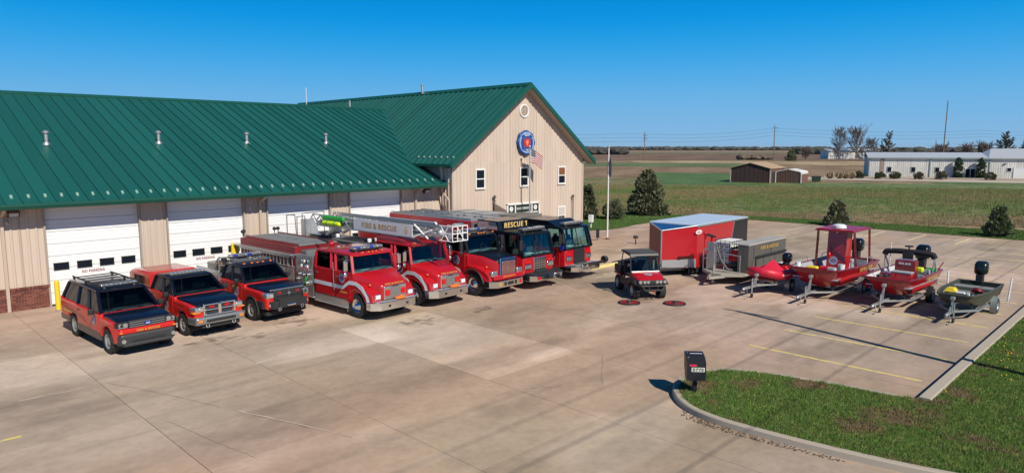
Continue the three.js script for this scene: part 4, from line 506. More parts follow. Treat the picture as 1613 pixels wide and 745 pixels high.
  M(t, 'pump', [rb(0.5, 0.45, 0.5, 0.06, -0.5, 1.8, -4.5), cyl(0.12, 0.12, 0.3, -0.55, 2.05, -4.45)], K.plastic); M(t, 'pump_fittings', [cyl(0.05, 0.05, 0.4, -0.85, 1.8, -4.35, 'z', 8), cyl(0.06, 0.06, 0.2, -0.75, 1.95, -4.3), pipe([[-0.5, 2.1, -4.5], [-0.7, 2.2, -4.6], [-0.85, 1.9, -4.7]], 0.03)], K.wood);
  M(t, 'headache_rack', [...SX.map((s) => bar([s * 0.95, 1.5, -4.08], [s * 0.95, 2.24, -4.08], 0.03)), bar([-0.95, 2.24, -4.08], [0.95, 2.24, -4.08], 0.03), bar([-0.95, 1.9, -4.08], [0.95, 1.9, -4.08], 0.025), bar([-0.35, 1.5, -4.08], [-0.35, 2.24, -4.08], 0.02), bar([0.35, 1.5, -4.08], [0.35, 2.24, -4.08], 0.02)], K.alu);
  lightbar(t, -0.72, 0.72, 2.26, -3.6, 0.15, 0.34, K.bluelens); M(t, 'roof_rack', [bar([-0.7, 2.2, -2.9], [0.7, 2.2, -2.9], 0.025), bar([-0.7, 2.2, -3.3], [0.7, 2.2, -3.3], 0.025), bar([-0.7, 2.2, -2.8], [-0.7, 2.2, -3.5], 0.025), bar([0.7, 2.2, -2.8], [0.7, 2.2, -3.5], 0.025)], K.steel);
  lightMirror(t, 0.98, 1.5, -2.1); sideEmblem(t, 1.054, 1.05, -2.4, 0.2); for (const s of SX) M(t, 'lettering', [decalText('FIRE & RESCUE', 0.07, 0.6, s * 1.048, 1.22, -2.5, s), decalText('BRUSH 1', 0.07, 0.36, s * 1.048, 0.8, -2.45, s)], K.gold);
}

// ---------------------------------------------------------------- fire trucks
function truckMirror(t, x, y, z, m = K.chrome) { for (const s of SX) { const g = G(t, 'side_mirror', s * x, y, z); M(g, 'bracket', [...poly([[0, 0.3, 0], [s * 0.24, 0.34, 0.06], [s * 0.24, -0.38, 0.06], [0, -0.42, 0]], 0.014)], K.chrome); M(g, 'housing', [rb(0.2, 0.44, 0.09, 0.04, s * 0.26, 0.08, 0.06)], m); M(g, 'convex_mirror', [new THREE.SphereGeometry(0.1, 12, 8).scale(1, 1, 0.5).translate(s * 0.26, -0.28, 0.06)], m); } }
function ladderSet(t, name, a, b, width, rungs, r, m, up = [0, 1, 0]) { // two rails with rungs between them; width along "up"
  const g = G(t, name), u = V(...up).multiplyScalar(width).toArray(), off = (p) => p.map((v, i) => v + u[i]);
  M(g, 'rail', [sqbar(a, b, r * 2.4, r * 2.4)], m); M(g, 'rail', [sqbar(off(a), off(b), r * 2.4, r * 2.4)], m);
  for (let i = 0; i < rungs; i++) { const q = lerp3(a, b, (i + 0.5) / rungs); M(g, 'rung', [bar(q, off(q), r, 6)], m); } return g;
}
function chromeBumper(t, w, y0, y1, ext = 0) { const h = w / 2; return M(t, 'front_bumper', [plan([[-h, -0.55], [-h, -0.28], [-h * 0.72, 0.0 + ext], [h * 0.72, 0.0 + ext], [h, -0.28], [h, -0.55]], y0, y1, 0.02)], K.chrome); }
function conventional(t, o) { // long-nose cab: hood, fenders, doors
  const { W = 2.3, axle = -1.35, cowl = -1.55, wsTop = -1.78, back = -4.4, sill = 1.82, roofY = 2.62, hoodF = 1.48, r = 0.5, hoodM, bodyM, doors } = o, h = W / 2;
  M(t, 'hood', [loft([rr(-0.26, -0.64, 0.64, 0.85, hoodF - 0.06, 0.1), rr(-0.34, -0.7, 0.7, 0.82, hoodF, 0.13), rr((cowl - 0.3) / 2, -0.86, 0.86, 0.82, (hoodF + sill) / 2 + 0.07, 0.16), rr(cowl - 0.02, -h + 0.06, h - 0.06, 0.82, sill + 0.02, 0.12)], { crease: 0.9 })], hoodM);
  if (o.topM) M(t, 'hood_top', [loft([rr(-0.24, -0.6, 0.6, hoodF - 0.2, hoodF - 0.045, 0.07), rr(-0.34, -0.68, 0.68, hoodF - 0.16, hoodF + 0.012, 0.08), rr((cowl - 0.3) / 2, -0.82, 0.82, (hoodF + sill) / 2 - 0.1, (hoodF + sill) / 2 + 0.085, 0.09), rr(cowl - 0.0, -h + 0.1, h - 0.1, sill - 0.15, sill + 0.035, 0.08)], { crease: 0.9 })], o.topM);
  for (const s of SX) {
    M(t, 'fender', [nose(prof([[cowl - 0.25, 0.62], [cowl - 0.25, 1.4], [cowl + 0.05, 1.46], [axle + 0.3, 1.42], [-0.6, 1.26], [-0.34, 1.08], [-0.28, 0.85], [-0.3, 0.7]], 0.52, 0.07, [{ z: axle, y: r, r: r + 0.13 }], s * (h - 0.25)), -0.9, 0.12)], bodyM);
    wheel(t, s * (h - 0.17), axle, r, 0.3, 'truck'); 
    const hl = M(t, 'headlight', [rb(0.3, 0.24, 0.06, 0.03, s * (h - 0.32), 0.98, -0.29)], K.chrome); M(hl, 'lens', [rb(0.22, 0.16, 0.03, 0.02, s * (h - 0.32), 0.99, -0.255)], K.white);
    M(t, 'turn_signal', [new THREE.SphereGeometry(0.045, 10, 8).translate(s * (h - 0.28), 1.42, -0.75)], K.amber);
    for (const [z0, z1] of doors) { const d = M(t, 'door', [rb(0.03, sill - 0.74, z0 - z1 - 0.02, 0.012, s * (h + 0.002), (sill + 0.72) / 2, (z0 + z1) / 2)], bodyM); M(d, 'handle', [rb(0.03, 0.05, 0.16, 0.012, s * (h + 0.025), sill - 0.22, z1 + 0.16)], K.chrome); }
    M(t, 'step_box', [rb(0.42, 0.36, -(back - cowl) - 0.35, 0.02, s * (h - 0.22), 0.52, (cowl + back) / 2 - 0.2)], K.aluPlate); M(t, 'step_tread', [rb(0.5, 0.04, -(back - cowl) - 0.5, 0.01, s * (h - 0.2), 0.34, (cowl + back) / 2 - 0.2)], K.aluPlate);
    M(t, 'mud_flap', [bx(0.32, 0.5, 0.02, s * (h - 0.2), 0.42, axle - 0.68)], K.alu);
    M(t, 'grab_rail', [...poly([[s * (h + 0.06), 1.0, doors[0][1] - 0.01], [s * (h + 0.07), 2.2, doors[0][1] - 0.01]], 0.018)], K.chrome);
  }
  M(t, 'cab_shell', [bx(W - 0.02, sill - 0.66, 0.06, 0, (sill + 0.66) / 2, back + 0.03), bx(0.05, sill - 0.66, cowl - back, h - 0.035, (sill + 0.66) / 2, (cowl + back) / 2), bx(0.05, sill - 0.66, cowl - back, -h + 0.035, (sill + 0.66) / 2, (cowl + back) / 2), bx(W - 0.1, 0.06, cowl - back, 0, 0.72, (cowl + back) / 2)], bodyM);
  M(t, 'window_sill', SX.map((s) => rb(0.08, 0.07, cowl - back, 0.02, s * (h - 0.03), sill, (cowl + back) / 2)), bodyM);
  cabin(t, { zf0: cowl - 0.02, zf1: wsTop, zr0: back + 0.05, zr1: back + 0.08, y0: sill, y1: roofY - 0.1, wb: h - 0.05, wt: h - 0.13, bodyM: o.upM || bodyM, roofM: o.roofM || bodyM, splits: o.splits || [0.44, 0.56], ph: 0.1, rth: 0.12, rover: 0.12, side: K.tint, front: K.glass, seats: 3 });
  M(t, 'front_axle', [cyl(0.07, 0.07, W - 0.5, 0, r, axle, 'x', 8)], K.interior); M(t, 'chassis', [bx(0.14, 0.26, o.len - 0.4, -0.43, 0.62, -o.len / 2 - 0.1), bx(0.14, 0.26, o.len - 0.4, 0.43, 0.62, -o.len / 2 - 0.1), bx(1.0, 0.5, 1.0, 0, 0.75, -1.0), cyl(0.22, 0.22, 1.1, h - 0.35, 0.55, back - 0.6, 'z', 14)], K.interior);
  for (const z of o.rear) { for (const s of SX) { wheel(t, s * (h - 0.16), z, r, 0.27, 'truck'); wheel(t, s * (h - 0.47), z, r, 0.27, 'truck', s); } M(t, 'rear_axle', [cyl(0.1, 0.1, W - 0.4, 0, r, z, 'x', 8)], K.interior); }
}
function stripeBand(t, h, back, axle, cowl, y = 1.2, w = 0.16) { // reflective band along the cab that climbs over the fender
  const top = [[back + 0.03, y + w], [cowl - 0.7, y + w], [cowl - 0.22, y + w + 0.26], [axle + 0.05, y + w + 0.27], [-0.85, y + w + 0.13], [-0.52, y - 0.1], [-0.42, y - 0.42]], bot = top.map(([z, yy], i) => [z - (i > 3 ? 0.13 : i > 1 ? 0.02 : 0), yy - (i > 4 ? 0.04 : w)]).reverse();
  for (const s of SX) M(t, 'reflective_stripe', [nose(prof([...top, ...bot], 0.012, 0, [], s * (h + 0.022)), -0.9, 0.12)], K.stripe);
}
function flGrille(t) { const g = M(t, 'grille', [rb(1.12, 0.56, 0.08, 0.03, 0, 1.12, -0.24)], K.chrome); M(g, 'grille_mesh', [bx(0.46, 0.46, 0.03, 0, 1.12, -0.195)], K.steel); for (let i = 0; i < 9; i++) M(g, 'grille_bar', [bx(0.012, 0.44, 0.015, -0.2 + i * 0.05, 1.12, -0.175)], K.chrome); for (const s of SX) { M(g, 'warning_light', [rb(0.22, 0.24, 0.05, 0.05, s * 0.4, 1.12, -0.185)], K.redlens); } M(t, 'hood_lettering', [text('FIRE & RESCUE', 0.075, 0.95, 0.01).rotateX(-0.5).translate(0, 1.46, -0.27)], K.gold); M(t, 'badge', [rb(0.3, 0.05, 0.03, 0.01, 0, 1.36, -0.2)], K.plastic); }
function bumperGear(t) { M(t, 'bumper_hose', [new THREE.TorusGeometry(0.17, 0.045, 8, 20).rotateX(PI / 2).scale(1.2, 1, 0.8).translate(0.18, 0.86, -0.12), rb(0.3, 0.06, 0.2, 0.03, 0.2, 0.87, -0.13)], K.orange); M(t, 'bumper_deck', [bx(2.1, 0.02, 0.4, 0, 0.805, -0.25)], K.aluPlate); for (const s of SX) M(t, 'tow_eye', [rb(0.12, 0.1, 0.04, 0.02, s * 0.45, 0.62, 0.0)], K.plastic); M(t, 'siren_speaker', [cyl(0.1, 0.1, 0.03, 0.85, 0.62, -0.16, 'z', 14), rb(0.14, 0.12, 0.03, 0.02, -0.98, 0.62, -0.25)], K.redlens); }
function compartments(t, x, z0, z1, y0, y1, n, s, m) { for (let i = 0; i < n; i++) { const a = z0 + (z1 - z0) * i / n, b = z0 + (z1 - z0) * (i + 1) / n, d = M(t, 'compartment_door', [rb(0.03, y1 - y0 - 0.05, Math.abs(b - a) - 0.05, 0.01, s * x, (y0 + y1) / 2, (a + b) / 2)], m); M(d, 'latch', [rb(0.03, 0.09, 0.07, 0.01, s * (x + 0.02), (y0 + y1) / 2, (a + b) / 2 - 0.1)], K.chrome); } }

{ // ------------------------------------------------ pumper
  const t = parked('pumper_truck', 'red long-nose pumper with side ladders and a flat grey hose bed cover', 'fire engine', 16.65, -23.1, 2.3), h = 1.15, len = 11.3, red = K.red;
  conventional(t, { len, back: -4.45, doors: [[-1.72, -2.82], [-2.98, -4.35]], hoodM: red, bodyM: red, rear: [-8.3] });
  chromeBumper(t, 2.42, 0.46, 0.8); bumperGear(t); flGrille(t); stripeBand(t, h, -4.45, -1.35, -1.55, 1.1);
  lightbar(t, -0.75, 0.75, 2.68, -2.15, 0.15, 0.36, K.bluelens); truckMirror(t, 1.12, 2.08, -1.75); sideEmblem(t, h + 0.022, 1.56, -2.3, 0.2); for (const s of SX) M(t, 'unit_number', [decalText('ENGINE 4', 0.085, 0.5, s * (h + 0.02), 0.98, -2.2, s)], K.gold);
  for (const x of [-0.5, -0.2, 0, 0.2, 0.5]) M(t, 'cab_marker', [rb(0.09, 0.05, 0.06, 0.02, x, 2.63, -1.72)], K.amber); M(t, 'air_horn', [cyl(0.03, 0.07, 0.6, 0.85, 2.72, -2.6, 'z', 12)], K.chrome);
  // pump module
  const p = M(t, 'pump_panel', [bx(2.3, 1.75, 1.35, 0, 1.35, -5.25)], K.alu), r = rng(61);
  for (const s of SX) { for (let i = 0; i < 6; i++) M(p, 'gauge', [cyl(0.07, 0.07, 0.04, s * 1.165, 1.95 - Math.floor(i / 3) * 0.22, -5.0 - (i % 3) * 0.24, 'x', 14)], i % 2 ? K.paper : K.chrome); for (const [y, z, q] of [[1.0, -5.0, 0.11], [0.85, -5.5, 0.14], [1.35, -5.6, 0.07], [1.35, -5.2, 0.07], [1.12, -5.75, 0.07], [1.4, -4.85, 0.07]]) M(p, 'discharge_cap', [cyl(q, q, 0.2, s * 1.2, y, z, 'x', 16), cyl(q * 1.15, q * 1.15, 0.04, s * 1.26, y, z, 'x', 8)], K.chrome); M(p, 'preconnect_hose', [pipe([[s * 1.2, 1.4, -4.85], [s * 1.3, 1.2, -4.9], [s * 1.25, 0.85, -5.2], [s * 1.22, 0.9, -5.6]], 0.045)], K.green); for (let i = 0; i < 5; i++) M(p, 'valve_lever', [bar([s * 1.16, 1.6, -4.75 - i * 0.2], [s * 1.26, 1.68, -4.75 - i * 0.2], 0.018)], i % 2 ? K.redlens : K.chrome); }
  const dg = G(t, 'deck_gun', 0.1, 2.3, -4.95); M(dg, 'base', [cyl(0.12, 0.1, 0.4, 0, 0.1, 0)], K.redlens); M(dg, 'barrel', [bar([0, 0.35, 0], [-0.2, 0.55, -0.75], 0.055, 10, 0.04)], K.plastic); M(dg, 'elbow', [new THREE.SphereGeometry(0.14, 12, 8).translate(0, 0.33, 0)], K.red);
  const dg2 = M(t, 'crosslay_hose', [rb(1.9, 0.18, 0.5, 0.06, 0, 2.3, -5.6)], K.hose);
  // hose body
  M(t, 'body', [prof([[-11.2, 0.75], [-11.2, 2.5], [-6.0, 2.5], [-6.0, 0.75]], 2.3, 0.02, [{ z: -8.3, y: 0.5, r: 0.66 }])], K.maroon); M(t, 'hose_bed_cover', [rb(2.02, 0.05, 5.1, 0.02, 0.12, 2.54, -8.6)], mat(0.2, 0.21, 0.22, 0.7, 0, { map: T.grime })); M(t, 'cover_seam', [bx(0.03, 0.03, 5.0, 0.12, 2.57, -8.6), bx(2.0, 0.02, 0.03, 0.12, 2.57, -7.4)], K.alu);
  for (const s of SX) { compartments(t, 1.155, -6.1, -7.5, 0.85, 1.55, 2, s, K.alu); compartments(t, 1.155, -9.1, -11.1, 0.85, 1.55, 2, s, K.alu); M(t, 'running_board', [rb(0.4, 0.06, 1.6, 0.02, s * 1.0, 0.42, -5.3)], K.aluPlate); }
  ladderSet(t, 'ground_ladder', [-1.24, 1.62, -11.4], [-1.24, 1.62, -5.95], 0.46, 17, 0.018, K.galv); ladderSet(t, 'ground_ladder', [-1.34, 1.66, -10.9], [-1.34, 1.66, -6.2], 0.4, 15, 0.018, K.alu); M(t, 'ladder_shelf', [bx(0.3, 0.05, 5.5, -1.27, 2.17, -8.7)], K.alu);
  for (const s of SX) { const sh2 = M(t, 'suction_hose', [cyl(0.085, 0.085, 4.6, s * 1.04, 2.42, -8.4, 'z', 14), cyl(0.11, 0.11, 0.14, s * 1.04, 2.42, -6.1, 'z', 14)], K.hose); M(t, 'hose_trough', [bx(0.03, 0.42, 5.0, s * 0.9, 2.42, -8.6), bx(0.25, 0.03, 5.0, s * 1.02, 2.22, -8.6)], K.darkred); }
  for (const [x, z] of [[-1.05, -11.1], [-0.95, -11.2], [0.7, -11.15], [0.9, -11.15]]) { const l = G(t, 'scene_light', x, 2.55, z); M(l, 'stem', [bar([0, 0, 0], [0, 0.2, 0], 0.02)], K.plastic); M(l, 'lamp_head', [new THREE.SphereGeometry(0.1, 10, 8).translate(0, 0.25, 0)], K.plastic); }
  M(t, 'tailboard', [rb(2.3, 0.08, 0.5, 0.02, 0, 0.6, -11.4)], K.aluPlate); M(t, 'yellow_ladder_stop', [rb(0.34, 0.6, 0.14, 0.04, -1.32, 1.9, -11.5)], K.yellow); M(t, 'hand_rail', [...poly([[0.95, 2.5, -10.3], [0.95, 3.55, -10.3], [0.95, 3.6, -9.5], [0.95, 2.5, -9.4]], 0.025)], K.steel);
}
{ // ------------------------------------------------ ladder truck
  const t = parked('ladder_truck', 'red long-nose ladder truck carrying a silver lettered aerial ladder', 'ladder truck', 19.78, -23.3, 2.3), h = 1.15, len = 11.2, red = K.red;
  conventional(t, { len, back: -4.3, roofY: 2.68, doors: [[-1.72, -2.82], [-2.98, -4.2]], hoodM: red, bodyM: red, rear: [-8.6], splits: [0.42, 0.52] });
  chromeBumper(t, 2.42, 0.46, 0.8); bumperGear(t); flGrille(t); stripeBand(t, h, -4.3, -1.35, -1.55, 1.1); truckMirror(t, 1.12, 2.1, -1.75); sideEmblem(t, h + 0.022, 1.56, -2.3, 0.2); for (const s of SX) M(t, 'unit_number', [decalText('TRUCK 4', 0.085, 0.5, s * (h + 0.02), 0.98, -2.2, s)], K.gold);
  M(t, 'roof_fairing', [loft([rr(-2.0, -1.0, 1.0, 2.62, 2.72, 0.04), rr(-2.5, -1.02, 1.02, 2.62, 2.86, 0.06), rr(-4.2, -1.02, 1.02, 2.62, 2.88, 0.06)])], K.darkred); for (const x of [-0.8, -0.7, 0.7, 0.8]) M(t, 'cab_marker', [rb(0.07, 0.05, 0.06, 0.02, x, 2.72, -1.75)], K.amber); M(t, 'visor', [hexa([[-1.05, 2.52, -1.8], [1.05, 2.52, -1.8], [1.0, 2.6, -1.62], [-1.0, 2.6, -1.62]].reverse(), [[-1.05, 2.66, -1.9], [1.05, 2.66, -1.9], [1.02, 2.68, -1.66], [-1.02, 2.68, -1.66]].reverse())], K.darkred);
  M(t, 'body', [prof([[-11.1, 0.75], [-11.1, 2.2], [-4.6, 2.2], [-4.6, 0.75]], 2.3, 0.02, [{ z: -8.6, y: 0.5, r: 0.66 }])], red); for (const s of SX) compartments(t, 1.155, -4.7, -7.8, 0.9, 2.0, 3, s, K.alu); M(t, 'body_deck', [bx(2.26, 0.04, 6.4, 0, 2.22, -7.85)], K.aluPlate);
  M(t, 'hose_roll', [rb(1.1, 0.26, 1.7, 0.1, -0.45, 2.36, -6.6), rb(0.7, 0.2, 1.0, 0.08, -0.5, 2.34, -5.2)], K.plastic); M(t, 'suction_hose', [cyl(0.09, 0.09, 3.0, -1.0, 2.36, -6.4, 'z', 12)], K.hose);
  for (const [x, y, z] of [[-0.85, 2.4, -5.0], [-0.9, 2.42, -7.6], [-0.6, 2.45, -4.75]]) { const l = G(t, 'scene_light', x, y, z); M(l, 'stem', [bar([0, -0.15, 0], [0, 0.1, 0], 0.025)], K.chrome); M(l, 'lamp_head', [rb(0.2, 0.2, 0.14, 0.05, 0, 0.16, 0)], K.white); }
  // turntable and aerial
  const tt = G(t, 'turntable', 0, 2.22, -10.2); M(tt, 'ring', [cyl(0.85, 0.8, 0.22, 0, 0.11, 0, 'y', 28)], K.plastic); M(tt, 'pedestal', SX.map((s) => prof([[-0.55, 0.2], [-0.3, 1.05], [0.1, 1.1], [0.7, 0.2]], 0.08, 0.01, [], s * 0.66)), K.white); M(tt, 'lift_cylinder', SX.map((s) => bar([s * 0.5, 0.25, 1.0], [s * 0.5, 0.95, 2.6], 0.09, 12)), K.alu);
  M(tt, 'control_stand', [rb(0.4, 0.9, 0.3, 0.03, -0.95, 0.55, -0.3)], K.alu); M(tt, 'guard_rail', [...poly([[-1.1, 0, -0.9], [-1.1, 1.1, -0.9], [-1.1, 1.18, -0.1], [-1.1, 0, -0.05]], 0.024), ...poly([[-0.75, 0, -0.95], [-0.75, 1.25, -0.95], [0.6, 1.3, -0.95], [0.6, 0, -0.95]], 0.024)], K.steel);
  const ae = G(t, 'aerial_ladder', 0, 0, 0), by = 2.98, ty = 3.5;
  for (const [k, w, y0, y1, z0, z1] of [[0, 0.66, by, ty, -10.7, -1.9], [1, 0.54, by + 0.1, ty - 0.05, -10.2, -1.2], [2, 0.42, by + 0.18, ty - 0.1, -9.8, -0.45]]) {
    for (const s of SX) { M(ae, 'base_rail', [sqbar([s * w, y0, z0], [s * w, y0, z1], 0.07, 0.13)], K.galv); M(ae, 'hand_rail', [sqbar([s * w, y1, z0 + 0.5], [s * w, y1 - 0.02, z1], 0.06, 0.06)], K.alu); const n = 18; for (let i = 0; i < n; i++) { const a = z0 + 0.5 + (z1 - z0 - 0.5) * i / n, b = z0 + 0.5 + (z1 - z0 - 0.5) * (i + 1) / n; M(ae, 'truss_brace', [bar([s * w, y0 + 0.05, i % 2 ? a : b], [s * w, y1, i % 2 ? b : a], 0.022, 6)], K.alu); } M(ae, 'base_brace', [bar([s * w, y0, z0], [s * w, y1, z0 + 0.5], 0.035)], K.galv); }
    if (k < 2) { const n = 26; for (let i = 0; i < n; i++) M(ae, 'rung', [cyl(0.022, 0.022, w * 2, 0, y0 + 0.05, z0 + (z1 - z0) * (i + 0.5) / n, 'x', 6)], K.alu); }
  }
  const sg = M(ae, 'sign_board', SX.map((s) => bx(0.03, 0.56, 4.5, s * 0.74, 3.26, -4.15)), mat(0.62, 0.64, 0.67, 0.45)); for (const s of SX) { M(sg, 'lettering', [decalText('FIRE & RESCUE', 0.25, 2.7, s * 0.757, 3.27, -4.35, s)], mat(0.42, 0.25, 0.06, 0.5)); M(sg, 'numeral', [decalText('6', 0.36, 0.2, s * 0.757, 3.27, -2.3, s)], K.gold); }
  M(ae, 'green_hose_roll', [rb(0.16, 0.22, 1.9, 0.08, -0.74, 3.4, -8.2)], K.green); M(ae, 'yellow_air_cylinder', [cyl(0.12, 0.12, 1.35, -0.8, 3.14, -8.3, 'z', 16), new THREE.SphereGeometry(0.12, 12, 8).translate(-0.8, 3.14, -7.62)], K.hiviz); M(ae, 'cylinder_strap', [cyl(0.128, 0.128, 0.08, -0.8, 3.14, -8.6, 'z', 16), cyl(0.128, 0.128, 0.08, -0.8, 3.14, -7.9, 'z', 16)], K.green);
  // tip monitor and cage
  M(ae, 'tip_brace', SX.map((s) => [bar([s * 0.62, 3.55, -1.9], [s * 0.5, 2.95, -1.1], 0.045), bar([s * 0.62, 3.0, -1.9], [s * 0.45, 3.35, -0.9], 0.04)]), K.white);
  const mo = G(ae, 'water_monitor', 0, 3.2, -0.85); M(mo, 'swivel', [new THREE.SphereGeometry(0.2, 14, 10)], K.alu); M(mo, 'nozzle', [cyl(0.1, 0.14, 0.5, 0, -0.12, 0.4, 'z', 14)], K.alu); M(mo, 'feed_pipe', [pipe([[0, 0, 0], [-0.3, -0.1, -0.3], [-0.35, -0.2, -0.9]], 0.07)], K.white);
  const cg = []; for (const x of [-0.45, -0.15, 0.15, 0.45]) cg.push(bar([x, 2.95, 0.45], [x, 3.6, 0.45], 0.024), bar([x, 3.6, -0.2], [x, 3.6, 0.45], 0.02)); for (const y of [2.95, 3.28, 3.6]) cg.push(bar([-0.45, y, 0.45], [0.45, y, 0.45], 0.024), bar([-0.45, y, -0.4], [-0.45, y, 0.45], 0.024), bar([0.45, y, -0.4], [0.45, y, 0.45], 0.024)); for (const s of SX) cg.push(bar([s * 0.45, 2.95, -0.3], [s * 0.45, 3.6, 0.2], 0.022), bar([s * 0.45, 3.6, -0.3], [s * 0.45, 2.95, 0.2], 0.022)); M(ae, 'tip_cage', cg, K.white);
  M(t, 'ladder_cradle', [bx(1.3, 0.1, 0.12, 0, 2.9, -3.0), bar([-0.5, 2.2, -4.5], [-0.6, 2.95, -4.6], 0.05), bar([0.5, 2.2, -4.5], [0.6, 2.95, -4.6], 0.05)], K.plastic);
}
{ // ------------------------------------------------ tall-wheeled long-nose tanker
  const t = parked('tanker_truck', 'red long-nose tanker with black hood, blue chrome grille and big front tyres', 'tanker truck', 22.98, -22.9, 2.3), h = 1.15, len = 10.8, M3 = K.black, red = K.red;
  conventional(t, { len, r: 0.55, axle: -1.4, back: -3.2, sill: 1.98, roofY: 2.82, hoodF: 1.78, cowl: -1.75, wsTop: -2.05, doors: [[-1.9, -3.1]], hoodM: red, topM: M3, bodyM: red, upM: M3, roofM: M3, rear: [-7.8, -9.1], splits: [] });
  chromeBumper(t, 2.36, 0.5, 0.82); for (const s of SX) { M(t, 'bumper_light', [rb(0.16, 0.18, 0.03, 0.02, s * 0.7, 0.66, 0.005)], s < 0 ? K.gold : K.redlens); M(t, 'bumper_opening', [rb(0.16, 0.18, 0.03, 0.02, s * 0.36, 0.66, 0.0)], K.plastic); } M(t, 'bumper_panel', [rb(0.4, 0.16, 0.03, 0.02, 0, 0.66, 0.005)], K.plastic); M(t, 'front_valance', [rb(2.0, 0.22, 0.4, 0.06, 0, 0.95, -0.3)], red);
  const g = M(t, 'grille', [rb(1.12, 0.86, 0.1, 0.1, 0, 1.42, -0.2)], mat(0.16, 0.32, 0.62, 0.14, 0.9)); for (let i = 0; i < 11; i++) M(g, 'grille_bar', [rb(0.045, 0.62, 0.05, 0.015, -0.42 + i * 0.084, 1.38, -0.15)], K.chrome); M(g, 'grille_backing', [bx(0.92, 0.6, 0.02, 0, 1.38, -0.148)], K.darkred);  // plain dark red panel behind the grille bars
  M(t, 'hood_lettering', [text('FIRE & RESCUE', 0.07, 0.85, 0.01).translate(0, 0.98, -0.095)], K.gold);
  for (const s of SX) { M(t, 'headlight_cluster', [rb(0.4, 0.26, 0.2, 0.06, s * 0.86, 1.14, -0.3)], K.lamp); M(t, 'fender_guard', [new THREE.TorusGeometry(0.7, 0.06, 6, 18, PI * 0.92).rotateY(PI / 2).rotateX(0.1).translate(s * 1.14, 0.56, -1.4)], K.plastic); M(t, 'exhaust_stack', [cyl(0.09, 0.09, 1.5, s * 0.98, 2.15, -3.45), cyl(0.11, 0.11, 0.7, s * 0.98, 2.1, -3.45)], K.chrome); const l = G(t, 'portable_light', s * 1.0, 2.5, -3.3); M(l, 'lamp_head', [rb(0.22, 0.26, 0.2, 0.05, 0, 0, 0)], K.redlens); M(l, 'stem', [bar([0, -0.5, 0], [0, -0.1, 0], 0.03)], K.steel); }
  for (const x of [-0.18, 0, 0.18, -0.8, 0.8]) M(t, 'cab_marker', [rb(0.1, 0.06, 0.08, 0.02, x, 2.86, -1.98)], K.amber); lightbar(t, -0.72, 0.72, 2.92, -2.45, 0.14, 0.34, K.bluelens); truckMirror(t, 1.15, 2.3, -1.95, K.plastic); sideEmblem(t, h + 0.022, 1.62, -2.5, 0.22); for (const s of SX) M(t, 'unit_number', [decalText('TANKER 4', 0.08, 0.5, s * (h + 0.02), 1.2, -2.5, s)], K.gold);
  M(t, 'tank_body', [prof([[-10.6, 0.9], [-10.6, 2.5], [-3.7, 2.5], [-3.7, 0.9]], 2.3, 0.06, [{ z: -7.8, y: 0.55, r: 0.68 }, { z: -9.1, y: 0.55, r: 0.68 }])], red); M(t, 'tank_top', [rb(2.0, 0.06, 6.6, 0.02, 0, 2.52, -7.1), cyl(0.25, 0.25, 0.12, 0, 2.6, -6.2)], K.alu);
}
